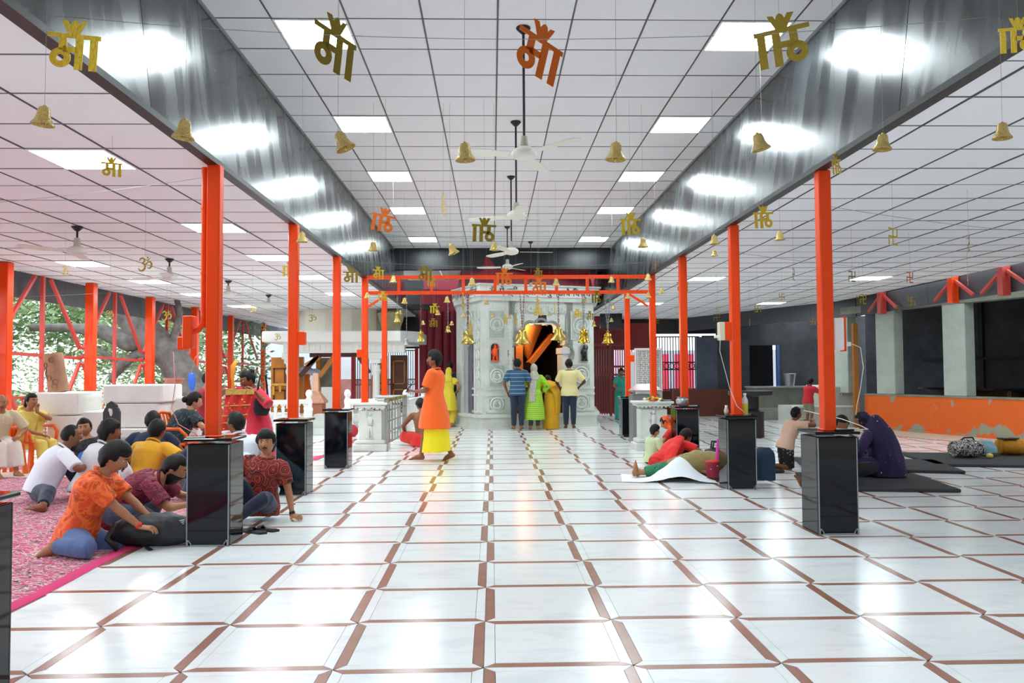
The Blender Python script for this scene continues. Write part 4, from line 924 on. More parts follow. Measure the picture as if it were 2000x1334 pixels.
tree('leafy_tree', 'pale green leafy tree at the left frame edge', [((-14, 16.5, -.4), .25), ((-13.8, 16.6, 1.5), .2), ((-13.5, 16.8, 4), .12)], [[((-13.8, 16.6, 1.5), .1), ((-12.5, 16.2, 2.3), .06), ((-11.5, 16.0, 2.4), .03)]],
     [((-13, 17.2, 1.6), (2.2, 1.4, 1.7), 4200), ((-10.8, 16.2, 2.9), (1.8, .8, .7), 1500), ((-11.5, 18.0, .3), (2.2, 1.2, .8), 2400)], .08, 11)
tree('far_tree', 'distant leafy tree seen through the last left bays', [((-13, 32, -.4), .25), ((-12.8, 32, 2), .2), ((-12.5, 32, 4), .1)], [], [((-12, 31, 2.2), (3.2, 2, 2.4), 5000), ((-16.5, 33, 2.5), (3.5, 2, 2.8), 5000), ((-20, 27, 2), (3, 2, 3), 4000)], .095, 21)
# ============================================================ people
def smooth01(a, b, x): t = max(0, min(1, (x-a)/(b-a))); return t*t*(3-2*t)
def remesh(mb, vox, it=3, wr=0, wsc=9):
    """union of overlapping closed shells as one continuous surface"""
    me = mb.mesh('tmp', []); o = bpy.data.objects.new('tmp', me); COL.objects.link(o)
    r = o.modifiers.new('r', 'REMESH'); r.mode = 'VOXEL'; r.voxel_size = vox
    s = o.modifiers.new('s', 'SMOOTH'); s.factor = .5; s.iterations = it
    dg = bpy.context.evaluated_depsgraph_get(); ev = o.evaluated_get(dg); m2 = ev.to_mesh()
    out = MB(); vs = [v.co.copy() for v in m2.vertices]
    if wr:
        ns = [v.normal.copy() for v in m2.vertices]
        vs = [p+n*(wr*(noise.noise(V((p.x*wsc, p.y*wsc, p.z*wsc*.55)))+.5*noise.noise(V((p.x*wsc*2.3+7, p.y*wsc*2.3, p.z*wsc*1.2))))) for p, n in zip(vs, ns)]
    out.v = [tuple(p) for p in vs]; out.f = [tuple(p.vertices) for p in m2.polygons]; out.mi = [0]*len(out.f)
    ev.to_mesh_clear(); bpy.data.objects.remove(o); bpy.data.meshes.remove(me); return out
def head_pt(d, feat=True, wide=1.0):
    """surface point of a head (height .225) in unit direction d: x right, y forward, z up"""
    x, y, z = d
    p = V((x*.074*wide, y*.094, z*.115))
    if p.z < 0:
        t = min(1, -p.z/.115); p.x *= 1-.30*t**1.6
        p.y = p.y*(1-.10*t) if p.y > 0 else p.y*(1-.5*t)
    if p.z > .02 and p.y > 0: p.y *= 1-.12*smooth01(.03, .11, p.z)
    if feat and p.y > 0:
        g = lambda u, s: math.exp(-(u/s)**2)
        nz = smooth01(.028, -.022, p.z)*smooth01(-.046, -.032, p.z)
        p.y += .024*nz*g(p.x, .013)
        for s in (-1, 1): p.y -= .007*g(p.x-s*.032, .016)*g(p.z-.012, .012)
        p.y += .004*g(p.z-.034, .010)*g(p.x, .05)+.006*g(p.z+.060, .010)*g(p.x, .022)-.003*g(p.z+.078, .007)*g(p.x, .03)+.008*g(p.z+.096, .014)*g(p.x, .022)
        for s in (-1, 1): p.y += .005*g(p.x-s*.042, .018)*g(p.z+.02, .02)
    return p
def sph(n, m):
    ds = [(0, 0, -1)]
    for i in range(1, m):
        ph = -PI/2+PI*i/m
        for j in range(n): th = 2*PI*j/n; ds.append((math.cos(ph)*math.cos(th), math.cos(ph)*math.sin(th), math.sin(ph)))
    ds.append((0, 0, 1)); return ds
def head_mb(n, m):
    b = MB().ball((0, 0, 0), 1, n, m); b.v = [tuple(head_pt(d)) for d in sph(n, m)]
    for s in (-1, 1):
        e = MB().ball((0, 0, 0), (.008, .019, .031), 8, 6); e.xf(Matrix.Translation((s*.073, -.008, -.004)) @ Matrix.Rotation(s*R(-14), 4, 'Z') @ Matrix.Rotation(R(8), 4, 'X')); b.add(e.v, e.f)
    return b
def hair_mb(kind, n=28, m=20):
    """closed hair shell: outside the skull where hair grows, inside it elsewhere"""
    b = MB().ball((0, 0, 0), 1, n, m); vs = []
    for d in sph(n, m):
        p = head_pt(d, False); x, y, z = p
        if kind == 'bald': front, low, th = .2, -.03, .006
        elif kind == 'thin': front, low, th = .082, -.05, .008
        elif kind == 'short': front, low, th = .060, -.068, .017
        elif kind == 'full': front, low, th = .050, -.078, .030
        else: front, low, th = .060, -.085, .016
        fr = smooth01(front-.012, front+.012, z - .0*abs(x)) if y > .03 else 1
        side = smooth01(-.015, .012, z+.35*max(0, -y-.01)-(.0 if y < .045 else (y-.045)*1.3)) if y > -.03 else smooth01(low-.012, low+.012, z)
        mk = fr*side
        if kind == 'bald': mk *= 1-smooth01(.03, .06, z)
        q = p.normalized()
        vs.append(p*(1+(-.06*(1-mk)))+q*(th*mk*(1+.22*1.6*noise.noise(p*45)+.25*smooth01(.02, .1, z)*(kind == 'full'))))
    b.v = [tuple(v) for v in vs]; return b
def hand_mb(curl=.35, s=1, th=.5):
    """right-hand frame: fingers along +y from the wrist, palm facing -z, thumb on -x*s side"""
    b = MB(); b.tube([(0, -.02, 0), (0, .02, 0), (0, .06, 0), (0, .09, 0)], [(.026, .018), (.036, .016), (.041, .014), (.038, .011)], 12, side=(1, 0, 0))
    for k, (x, l) in enumerate(((-.029, .066), (-.010, .077), (.010, .072), (.028, .056))):
        x *= s; p = V((x, .082-.006*abs(k-1.3), 0)); pts = [p-V((0, .02, 0)), p]; a = curl*.6
        for q in (.44, .31, .25):
            p = p+V((x*.1, math.cos(a), -math.sin(a)))*l*q; pts.append(p); a += curl
        b.tube(pts, [.0095, .0098, .0090, .0082, .0062], 8, side=(1, 0, 0))
    p = V((-.026*s, .015, -.004)); a = th
    b.tube([p, p+V((-.022*s, .022, -.010)), p+V((-.035*s, .05, -.018)), p+V((-.036*s, .074, -.024))], [.015, .0135, .0105, .007], 8)
    return b
def foot_mb():
    """heel at origin end, toes along +y, sole at z = 0; ankle above (0, .0, .07)"""
    b = MB(); b.tube([(0, -.062, .034), (0, -.045, .036), (0, 0, .045), (0, .05, .042), (0, .10, .030), (0, .135, .022)], [(.018, .02), (.03, .033), (.034, .044), (.036, .041), (.043, .028), (.042, .018)], 12, side=(1, 0, 0))
    b.tube([(0, -.012, .1), (0, -.008, .06), (0, 0, .03)], [(.032, .036), (.036, .044), (.034, .045)], 12, side=(1, 0, 0))
    for k, (x, l, r) in enumerate(((-.030, .045, .013), (-.009, .043, .0095), (.008, .038, .009), (.023, .032, .0085), (.036, .025, .008))):
        b.tube([(x, .115, .016), (x*1.03, .135, .015), (x*1.05, .135+l*.6, .012), (x*1.05, .135+l, .009)], [r*1.05, r, r*.95, r*.6], 8)
    return b
def basis(y, up):
    y = V(y).normalized(); up = V(up); z = (up-y*up.dot(y)); z = z.normalized() if z.length > 1e-4 else y.orthogonal().normalized(); x = y.cross(z)
    return Matrix((x, y, z)).transposed()
def ik(a, t, l1, l2, pole):
    d = t-a; D = d.length; mx = (l1+l2)*.999
    if D > mx: t = a+d*(mx/D); d = t-a; D = mx
    mn = abs(l1-l2)*1.05+.02
    if D < mn: D = mn
    u = d.normalized(); c = (l1*l1+D*D-l2*l2)/(2*D); h = math.sqrt(max(0, l1*l1-c*c)); pv = V(pole); pv = pv-u*pv.dot(u)
    pv = pv.normalized() if pv.length > 1e-5 else u.orthogonal().normalized()
    return a+u*c+pv*h, a+u*D
SK = {'fair': ('c4906f', 'a8704f'), 'tan': ('b07a58', '8f5c3f'), 'brown': ('8c5a3d', '6b402a'), 'dark': ('5f3c2a', '432719')}
def skin(k): return M('skin_'+k, SK[k][0], .5, var=(14, .35), col2=SK[k][1], spec=.35)
m_hair = M('black_hair', '0b0908', .55, var=(60, .5), col2='1a1512', bump=(140, .45), spec=.3); m_hairg = M('greying_hair', '5b5652', .6, bump=(90, .5)); m_hairb = M('brown_black_hair', '1f1510', .55, bump=(80, .8), spec=.25)
m_eye = M('eye_white', 'c9bfb4', .35); m_iris = M('iris_dark', '1a100b', .2); m_lip = M('lips', '8a4a40', .5); m_shadow = M('stubble', '2a1c16', .8)
HEADS = []
def wl(loc, face, H, p):
    q = Matrix.Rotation(-R(face), 3, 'Z') @ (V(p)-V(loc)); return tuple(q/(H/1.65))
def person(label, loc, face, H=1.65, pel=.90, lean=(0, 0), side=0, twist=0, head=(0, 0, 0), aL=None, aR=None, lL=None, lR=None, sk='tan', hair='short', hm=None, wear=(), vox=.013, curl=.35, fem=False,
           feats=False, mous=False, beard=False, bun=False, extras=(), group=None, belly=0, hands=True, tilak=False, mirror=False, neckx=0):
    body_name = 'person'
    S = H/1.65
    # ---- skeleton in local metres (forward +y, right +x)
    P0 = V((0, 0, pel)); sp = [P0]; ax = V((1, 0, 0)); N = 8; pts = []; p = P0.copy()
    fr = []
    for k in range(N+1):
        t = k/N; a = R(lean[0]+(lean[1]-lean[0])*t); sd = R(side)*t; tw = R(twist)*t
        d = Matrix.Rotation(sd, 3, 'Y') @ (Matrix.Rotation(-a, 3, 'X') @ V((0, 0, 1)))
        axd = Matrix.Rotation(tw, 3, 'Z') @ V((1, 0, 0)); axd = (axd-d*axd.dot(d)).normalized(); pts.append(p.copy()); fr.append((d, axd)); p = p+d*(.52/N)
    def spine(f):
        if f < 0: return P0+fr[0][0]*(f*.52), fr[0][0], fr[0][1]
        i = min(N-1, int(f*N)); t = f*N-i; q = pts[i].lerp(pts[i+1], min(t, 1)) if i < N else pts[N]
        if f > 1: q = pts[N]+fr[N][0]*((f-1)*.52)
        return q, fr[min(N, i)][0], fr[min(N, i)][1]
    cf, cd, cax = spine(.88)
    shw = .165 if fem else .192
    sh = {s: cf+cax*(s*shw)-cd*.005 for s in (-1, 1)}
    hp = {s: P0+fr[0][1]*(s*.088)-fr[0][0]*.02 for s in (-1, 1)}
    nt_, nd, nax = spine(1.045); fwd = nax.cross(-nd) if False else nd.cross(nax)*1.0
    fwd = (nax.cross(nd))*-1.0 if (nax.cross(nd)).dot(V((0, 1, 0))) < 0 else nax.cross(nd)
    yaw, pit, rol = head; bm_ = Matrix((nax, nd.cross(nax), nd)).transposed()
    hd = Matrix.Rotation(R(yaw), 3, 'Z') @ Matrix.Rotation(R(-pit), 3, 'X') @ Matrix.Rotation(R(rol), 3, 'Y')
    up0 = V((0, 0, 1)); base = Matrix.Rotation(R(twist), 3, 'Z') @ hd         # head angles are absolute to the body's facing, not to the lean
    hc = nt_ + nd*.03 + base @ V((0, .02, .088)) + cax*neckx
    arms = {}
    for s, spec in ((-1, aL), (1, aR)):
        if spec is None: spec = ((s*.24, .04, pel-.12), (s*.3, -1, 0))
        tgt, pole = V(spec[0]), spec[1]; e, wv = ik(sh[s], tgt, .285, .25, pole); arms[s] = (sh[s], e, wv, spec[2] if len(spec) > 2 else None)
    legs = {}
    for s, spec in ((-1, lL), (1, lR)):
        if spec is None: spec = ((s*.09, 0, .075), (0, 1, 0))
        tgt, pole = V(spec[0]), spec[1]; k_, an = ik(hp[s], tgt, .42, .40, pole); legs[s] = (hp[s], k_, an, spec[2] if len(spec) > 2 else None)
    W_ = .94 if fem else 1.0; K_ = 1.0 if fem else 1.08
    TR = [(-.12, .10, .085), (-.03, .165, .118), (.1, .158, .112+belly*.4), (.3, .138*W_, .100+belly), (.5, .150*W_, .112+belly*.7), (.72, .168*W_, .120), (.84, .160*W_, .104), (.94, .110, .078), (1.0, .062, .06)]
    TR = [(f, a*K_, b*K_) for f, a, b in TR]
    def torso(mb, f0, f1, inf, n=20, flare=0, open_=False):
        ps, rs, rows = [], [], [q for q in TR if f0-.001 <= q[0] <= f1+.001]
        def rad(f):
            if open_ and f < -.03: return (.168, .122)
            for a, b in zip(TR, TR[1:]):
                if a[0] <= f <= b[0]: t = (f-a[0])/(b[0]-a[0]); return (a[1]+(b[1]-a[1])*t, a[2]+(b[2]-a[2])*t)
            return TR[-1][1:] if f > 1 else TR[0][1:]
        fs = sorted({f0, f1, *[q[0] for q in rows], *[.2, .4, .62]}); fs = [f for f in fs if f0-1e-6 <= f <= f1+1e-6]
        lx = fr[0][1]
        for f in fs:
            q, d, a = spine(f); r = rad(f); fl_ = flare*smooth01(.35, f0, f) if flare else 0
            ps.append(q); rs.append((r[0]+inf+fl_, r[1]+inf+fl_*.8))
        mb.tube(ps, rs, n, side=tuple(spine(.5)[2]))
    def armtube(mb, s, t0, t1, inf, n=12, flare=0):
        a, e, w2, _ = arms[s]; RR = [(0, .054), (.5, .049), (.92, .039), (1.0, .038), (1.2, .040), (1.6, .032), (2.0, .0245)]
        ps, rs = [], []
        if t0 <= 0:
            ps.append(a.lerp(cf, .3)); rs.append(.055+inf)
        for t in sorted({t0, t1, *[q[0] for q in RR if t0 <= q[0] <= t1], .97 if t1 > 1 else t1}):
            q = a.lerp(e, t) if t <= 1 else e.lerp(w2, t-1)
            for (ta, ra), (tb, rb) in zip(RR, RR[1:]):
                if ta <= t <= tb: r = ra+(rb-ra)*(t-ta)/(tb-ta)
            ps.append(q); rs.append(r+inf+flare*max(0, (t-t0)/(t1-t0+1e-6)))
        mb.tube(ps, rs, n)
    def legtube(mb, s, t0, t1, inf, n=14, flare=0):
        a, e, w2, _ = legs[s]; RR = [(0, .088), (.4, .078), (.9, .057), (1.0, .055), (1.15, .052), (1.35, .053), (1.7, .04), (2.0, .034)]
        ps, rs = [], []
        if t0 <= 0: ps.append(a.lerp(P0, .45)+fr[0][0]*.05); rs.append(.085+inf)
        for t in sorted({t0, t1, *[q[0] for q in RR if t0 <= q[0] <= t1]}):
            q = a.lerp(e, t) if t <= 1 else e.lerp(w2, t-1)
            for (ta, ra), (tb, rb) in zip(RR, RR[1:]):
                if ta <= t <= tb: r = ra+(rb-ra)*(t-ta)/(tb-ta)
            ps.append(q); rs.append(r+inf+flare*max(0, (t-t0)/(t1-t0+1e-6)))
        mb.tube(ps, rs, n)
    # ---- body: one continuous skin
    mb = MB(); torso(mb, -.12, 1.0, 0)
    q1, d1, a1 = spine(.94); mb.tube([q1, spine(1.02)[0], nt_.lerp(hc, .25), nt_.lerp(hc, .62)], [(.075, .07), (.056, .056), (.052, .054), (.05, .054)], 14)
    for s in (-1, 1): armtube(mb, s, 0, 2.0, 0); legtube(mb, s, 0, 2.0, 0)
    mb = remesh(mb, vox*1.3, 3)
    hn, hm2 = (40, 32) if feats else (24, 18)
    Mh = Matrix.Translation(hc) @ base.to_4x4() @ Matrix.Scale(1.07, 4)
    h = head_mb(hn, hm2).xf(Mh); mb.add(h.v, h.f)
    for s in (-1, 1):
        a, e, w2, hdir = arms[s]
        fd = (w2-e).normalized(); hdv = V(hdir[0]) if hdir else fd; upv = V(hdir[1]) if hdir and len(hdir) > 1 else (V((0, 0, 1)) if abs(fd.z) < .7 else V((s*1., .25, 0)))
        cu = hdir[2] if hdir and len(hdir) > 2 else curl
        hb = basis(hdv, upv); hm3 = hand_mb(cu, s).xf(Matrix.Translation(w2) @ hb.to_4x4()); mb.add(hm3.v, hm3.f)
        a, e, an, toe = legs[s]
        sd = (an-e).normalized(); td = V(toe) if toe is not None else V((s*.12, 1, 0))
        if len(td) and abs(td.normalized().dot(sd)) > .95: td = td+V((0, .2, .2))
        upf = -sd; td = td.normalized(); up2 = V((0, 0, 1)) if abs(td.z) < .8 else upf
        fb = basis(td, up2); f_ = foot_mb().xf(Matrix.Translation(an-fb @ V((0, -.008, .07))) @ fb.to_4x4()); mb.add(f_.v, f_.f)
    SM = Matrix.Scale(S, 4); mb.xf(SM)
    o = mb.obj(body_name, skin(sk), None, True); o.location = loc; o.rotation_euler.z = R(face); tag(o, label, 'person', group)
    def part(b, name, mat, sm=True, par=None): return b.xf(SM).obj(name, mat, par or o, sm)
    HEADS.append((label, o, hc*S))
    # ---- hair and face
    hmat = hm or m_hair
    if hair:
        part(hair_mb(hair).xf(Mh), 'hair', hmat)
        if bun: part(MB().ball((0, 0, 0), (.042, .04, .042), 12, 8).xf(Mh @ Matrix.Translation(bun if isinstance(bun, tuple) else (0, -.115, -.01))), 'hair_bun', hmat)
    if feats:
        for s in (-1, 1):
            part(MB().ball((s*.032, .0745, .012), (.0128, .0098, .0060), 10, 7).ball((s*.032, .0835, .012), (.0058, .0025, .0058), 8, 6, 1).xf(Mh), 'eye', [m_eye, m_iris])
            part(MB().tube([(s*.014, .093, .029), (s*.03, .092, .036), (s*.047, .08, .030)], [.0032, .004, .002], 6).xf(Mh), 'eyebrow', hmat)
        part(MB().tube([(-.022, .088, -.060), (-.008, .099, -.057), (0, .0995, -.058), (.008, .099, -.057), (.022, .088, -.060)], [.002, .0045, .004, .0045, .002], 7).tube([(-.018, .089, -.064), (0, .099, -.067), (.018, .089, -.064)], [.002, .005, .002], 7).xf(Mh), 'lips', m_lip)
        if mous: part(MB().tube([(-.028, .086, -.052), (-.012, .1, -.045), (0, .101, -.043), (.012, .1, -.045), (.028, .086, -.052)], [.0025, .006, .005, .006, .0025], 7).xf(Mh), 'moustache', hmat)
        if tilak: part(MB().ball((0, .084, .058), (.010, .006, .022), 8, 6).xf(Mh), 'tilak', M('vermilion_mark', 'e8502a', .7))
    if beard:
        b = MB().ball((0, 0, 0), 1, 24, 16); vs = []
        for d in sph(24, 16):
            p = head_pt(d, False); mk = smooth01(-.03, -.06, p.z)*smooth01(-.03, .02, p.y); q = p.normalized(); vs.append(p*(1-.06*(1-mk))+q*.018*mk*(1+.4*noise.noise(p*50))+V((0, 0, -.02*mk)))
        b.v = [tuple(v) for v in vs]; part(b.xf(Mh), 'beard', hmat)
    # ---- clothes
    for wspec in wear:
        kind, mat = wspec[0], wspec[1]; kw = wspec[2] if len(wspec) > 2 else {}
        nm = kw.get('name', kind); v2 = kw.get('vox', vox)*1.08; wr = kw.get('wr', .006); inf = kw.get('inf', .016)
        b = MB()
        if kind in ('shirt', 'kurta', 'blouse'):
            torso(b, kw.get('hem', -.18), .965, inf, flare=kw.get('flare', .012), open_=True)
            for s in (-1, 1): armtube(b, s, 0, kw.get('sleeve', .62), inf*.8, flare=.016)
            if kw.get('skirt'):
                L_, r1x, r1y = kw['skirt']; q = P0; dn = -fr[0][0]
                b.tube([q+V((0, 0, .06)), q-V((0, 0, L_*.4)), q-V((0, 0, L_*.75))+V(kw.get('sh', (0, 0, 0)))*.6, q-V((0, 0, L_))+V(kw.get('sh', (0, 0, 0)))], [(.17+inf, .13+inf), (.1*.9+r1x*.5+inf, .075*.9+r1y*.5+inf), (.17*.25+r1x*.75+inf, .13*.25+r1y*.75+inf), (r1x+inf*.5, r1y+inf*.5)], 20, side=(1, 0, 0))
        elif kind == 'trousers':
            torso(b, -.14, .12, inf*.9)
            for s in (-1, 1): legtube(b, s, 0, kw.get('len', 1.93), inf, flare=kw.get('flare', .008))
        elif kind == 'skirt':
            L_ = kw.get('L', .8); rx, ry = kw.get('bot', (.23, .19)); o_ = V(kw.get('sh', (0, 0, 0))); n_ = 7; ps, rs = [], []
            for k in range(n_): t = k/(n_-1); ps.append(P0+V((0, 0, .1-(L_+.1)*t))+o_*t*t); rs.append((.16+inf+(rx-.16-inf)*t**.8, .12+inf+(ry-.12-inf)*t**.8))
            b.tube(ps, rs, 24, side=(1, 0, 0))
        elif kind == 'veil':
            b.tube([hc+base @ V((0, -.012, .02))], [.1]) if False else None
            e = MB().ball((0, 0, 0), (.088, .099, .118), 18, 12).xf(Mh @ Matrix.Translation((0, -.022, .014))); b.add(e.v, e.f)
            q = spine(.9)[0]; back = base @ V((0, -1, 0))
            b.tube([hc+base @ V((0, -.045, .02)), hc+base @ V((0, -.06, -.07)), q+back*.05, spine(.72)[0]+back*.06], [(.08, .06), (.085, .055), (.15, .1), (.16, .12)], 18, side=tuple(cax))
            if kw.get('fall'): b.tube([spine(.85)[0]+back*.09]+[V(p) for p in kw['fall']], kw.get('fr', (.09, .03)) if False else [(.1, .035)]+[(.09, .03)]*len(kw['fall']), 14, side=tuple(cax))
        elif kind == 'shape':
            for pts_, rad_, *sd in kw['tubes']: b.tube([V(p) for p in pts_], rad_, 18, side=sd[0] if sd else None)
        elif kind == 'cuff':
            s = kw.get('s', 1); a, e, w2, _ = arms[s]; t = kw.get('t', .93); q = e.lerp(w2, t); d = (w2-e).normalized()
            part(MB().tube([q-d*.014, q-d*.008, q+d*.008, q+d*.014], [.026, .031, .031, .026], 12), nm, mat); continue
        b = remesh(b, v2, kw.get('it', 3), wr, kw.get('wsc', 9)); go = part(b, nm, mat)
        if kw.get('collar'):
            c0, cd0, ca0 = spine(.975); cb0 = cd0.cross(ca0); ring = [c0+ca0*(.076*math.cos(q*PI/8))+cb0*(.072*math.sin(q*PI/8))+cd0*(.016*-math.sin(q*PI/8)+.012) for q in range(16)]
            part(MB().tube(ring, [(.011, .022)]*16, 8, side=tuple(cd0), closed=True), 'collar', mat, True, go)
            f0, fd0, _ = spine(.93); f1 = spine(.55)[0]; fy = (cb0 if cb0.y > 0 else -cb0)
            part(MB().tube([f0+fy*.112, (f0+f1)/2+fy*.152, f1+fy*.140], [(.014, .005)]*3, 6, side=tuple(ca0)), 'button_placket', mat, True, go)
    for e in extras: e(o, S, part, Mh, arms, legs, spine)
    return o
# cloth palette
def cl(name, col, col2=None, rough=.85): return M(name, col, rough, var=(5, .35), col2=col2, bump=(45, .12), sheen=.15)
c_white = cl('white_shirt_cloth', 'e9edf4', 'd2d8e6'); c_white2 = cl('grey_white_shirt', 'dddfe0', 'c6c8cb'); c_cream = cl('cream_cloth', 'd9cfae', 'c4b68e'); c_dhoti = cl('white_dhoti', 'e9e2d6', 'd0c6b8')
c_yel = cl('marigold_shirt', 'e0a41c', 'c98c10'); c_yel2 = cl('lemon_kurta', 'e6cf3a', 'd2b41f'); c_ylt = cl('pale_yellow_dupatta', 'eedb72', 'e0c24c'); c_navy = cl('navy_tee', '1d2a47', '131d33'); c_jean = cl('blue_jeans', '4d6796', '3a4f78')
c_jeand = cl('dark_jeans', '1f2b42', '151d2e'); c_bjean = cl('bright_blue_jeans', '3a6bc0', '2c55a0'); c_blk = cl('black_tee', '1d1d22', '2a2a30'); c_red = cl('red_kurta', 'd0222f', 'b01520'); c_orange = cl('saffron_kurta', 'fb6a1a', 'ee5608'); c_lun = cl('yellow_dhoti', 'f2e010', 'e3cc06')
c_cyan = cl('pale_cyan_shirt', 'b4dcee', '9ccbe2'); c_peach = cl('peach_tee', 'e6bfa4', 'd5a98c'); c_teal = cl('teal_sari', '178f7e', '0f7464'); c_purple = cl('purple_veil', '33204f', '251640'); c_khaki = cl('khaki_shawl', '8f7f4b', '7b6b3a')
c_mint = cl('mint_tee', 'c6d8a8', 'b6c998'); c_cream2 = cl('straw_shirt', 'e2d79c', 'd2c480'); c_sari = cl('mustard_sari', 'd3a012', 'b98608'); c_shorts = cl('grey_khaki_shorts', '8a8368', '77705a'); c_redb = cl('bright_red_cloth', 'e0281f', 'c81a14'); c_pinkr = cl('pink_red_kurta', 'd82a44', 'c01c34')
c_orp = MP('orange_printed_shirt', 'noise', ['e3531f', 'f0702c', 'd8481a', '8a4a20', 'ee6a28'], 7, pos=[0, .42, .52, .6, .64], distort=1.5)
c_mar = MP('maroon_script_shirt', 'noise', ['7a1f38', '5a1428', '8b2742', '24101a', 'a03048'], 6, pos=[0, .36, .47, .58, .635], stretch=(1, 1, 2.5), distort=2)
c_redp = MP('red_ring_print_shirt', 'rings', ['30120f', '8a2a20', 'c8402c', '3a1512', '9a3024'], 11, pos=[0, .25, .45, .6, .8])
c_dkp = MP('dark_floral_dress', 'voronoi', ['6f9a9a', '16242c', '1a2a33'], 38, pos=[0, .22, .5])
c_cam = MP('dark_camo_tee', 'noise', ['1b1b1e', '2c2a2c', '17171a'], 12, pos=[0, .5, .6])
c_grn = MP('green_tiered_kurta', 'wave', ['8fc22a', 'b6dc58', '5f9f14', 'a5d040'], 2.4, pos=[0, .3, .62, .85], distort=1.2); c_grnu = MP('green_blotch_kurta', 'noise', ['8cc81e', 'a8dc3a', '6aa818'], 9, pos=[0, .5, .62])
c_strp = MP('blue_striped_polo', 'wave', ['2b5374', '2b5374', '8fb0c2'], 3.6, pos=[0, .5, .95], distort=.1); c_net = MP('silver_net_veil', 'voronoi', ['d2cfc0', '8d8a80', 'bdb9a9'], 60, pos=[0, .3, .5])
c_grnp = MP('green_print_skirt', 'rings', ['0f2a22', '2a8a5a', '123a2c', '2f9a66'], 16, pos=[0, .3, .55, .75]); c_flsh = MP('black_print_shorts', 'voronoi', ['a09a94', '201c20', '181418'], 26, pos=[0, .24, .6]); c_dot = MP('purple_dotted_veil', 'voronoi', ['cfc8d8', '2b1b47', '2b1b47'], 14, pos=[0, .10, .2])
# ------------------------------------------------------------ left bay
XL = ((.32, .30, .10), (1, .3, .4), (-.3, .6, 0))          # crossed leg (right); mirrored for left
def crossed(): return dict(lR=((-.06, .34, .07), (1, .3, .25), (-1, .15, 0)), lL=((.06, .26, .07), (-1, .3, .25), (1, .15, 0)))
def on_chair(): return dict(lR=((.13, .50, .075), (0, 1, .6), (.1, 1, 0)), lL=((-.13, .48, .075), (0, 1, .6), (-.1, 1, 0)))
# kneeling man, orange printed shirt, hands on the black bag
p = flo(150, 1062)
person('man kneeling in an orange printed shirt and blue jeans, hands on the black bag', (p.x+.12, 5.98, 0), -84, 1.46, .15, (16, 30), 0, 0, (8, 26, 0),
       aR=((.10, .54, .18), (1, -.4, -.6), ((0, 1, -.12), (.2, 0, 1), .55)), aL=((-.06, .58, .21), (-1, -.3, -.5), ((.1, 1, -.1), (0, 0, 1), .5)),
       lR=((.22, -.10, .085), (.22, 1, .1), (.0, -1, -.3)), lL=((-.03, -.02, .06), (-.25, 1, .1), (.75, -.6, 0)), sk='tan', hair='full', vox=.009, feats=True, mous=True,
       wear=[('trousers', c_jean, {'len': 1.85, 'inf': .018}), ('shirt', c_orp, {'collar': True, 'hem': -.26, 'sleeve': .78, 'inf': .024, 'flare': .03, 'wr': .009}), ('cuff', M('red_thread', 'e0402a', .8, bump=(60, 1)), {'s': 1, 't': .9, 'name': 'wrist_thread'}), ('cuff', m_metal, {'s': -1, 't': .93, 'name': 'bracelet'})])
# bearded man bent over
p = flo(240, 1030)
person('bearded man in a maroon script-print shirt bent forward behind the black bag', (p.x-0.05, 6.72, 0), -78, 1.5, .17, (44, 72), 0, 0, (2, 30, 0),
       aR=((.08, .70, .22), (1, -.5, -.3), ((0, 1, .05), (.2, 0, 1), .5)), aL=((-.10, .68, .26), (-1, -.4, -.2), ((0, 1, 0), (0, 0, 1), .4)), **crossed(), sk='tan', hair='short', beard=True, vox=.010, feats=True, mous=True,
       wear=[('trousers', c_jeand, {'inf': .02}), ('shirt', c_mar, {'collar': True, 'hem': -.2, 'sleeve': .8, 'inf': .022, 'wr': .008})])
# white shirt, back to us, one knee up
p = flo(92, 975)
person('balding man in a plain white shirt seated on the rug with one knee raised', (p.x+-0.0, 8.3, 0), -52, 1.5, .13, (24, 36), 0, 0, (-4, 4, 0), belly=.03,
       aR=((.22, .48, .40), (1, -.2, -.5)), aL=((-.15, .45, .30), (-1, 0, -.4)), lR=((.88, -.10, .075), (.2, .6, .6), (.6, -.8, .3)), lL=((.10, .44, .075), (.1, .4, 1), (.2, 1, 0)), sk='brown', hair='thin', vox=.011, feats=True,
       wear=[('trousers', c_jeand), ('shirt', c_white, {'collar': True, 'hem': -.1, 'sleeve': .85, 'inf': .022})])
# smiling man in black
p = flo(165, 950)
person('smiling man in a black tee and bright blue jeans turning to the camera', (p.x+0.05, 9.5, 0), -140, 1.42, .14, (-22, -6), 14, 0, (-22, 4, 8), aR=((.45, -.05, .30), (1, -1, .3)), aL=((.02, .50, .46), (-.6, .3, -.6), ((.6, .6, -.2), (0, 0, 1), .5)),
       lR=((.10, .45, .08), (.3, .5, 1)), lL=((-.15, .40, .08), (-.2, .5, 1)), sk='tan', hair='short', vox=.011, feats=True, wear=[('trousers', c_bjean), ('shirt', c_cam, {'sleeve': .55})])
# grey-white shirt, back
p = flo(204, 962)
person('man in a grey-white shirt seated behind the kneeling man, seen from behind', (p.x+0.06, 8.35, 0), -38, 1.52, .13, (20, 30), 0, 0, (-16, 4, 0), aR=((.34, .36, .12), (1, -.2, .1)), aL=((-.2, .4, .2), (-1, 0, -.3)), **crossed(), sk='brown', hair='full', vox=.011,
       wear=[('trousers', c_blk), ('shirt', c_white2, {'collar': True, 'sleeve': 1.7, 'inf': .022, 'hem': -.14})])
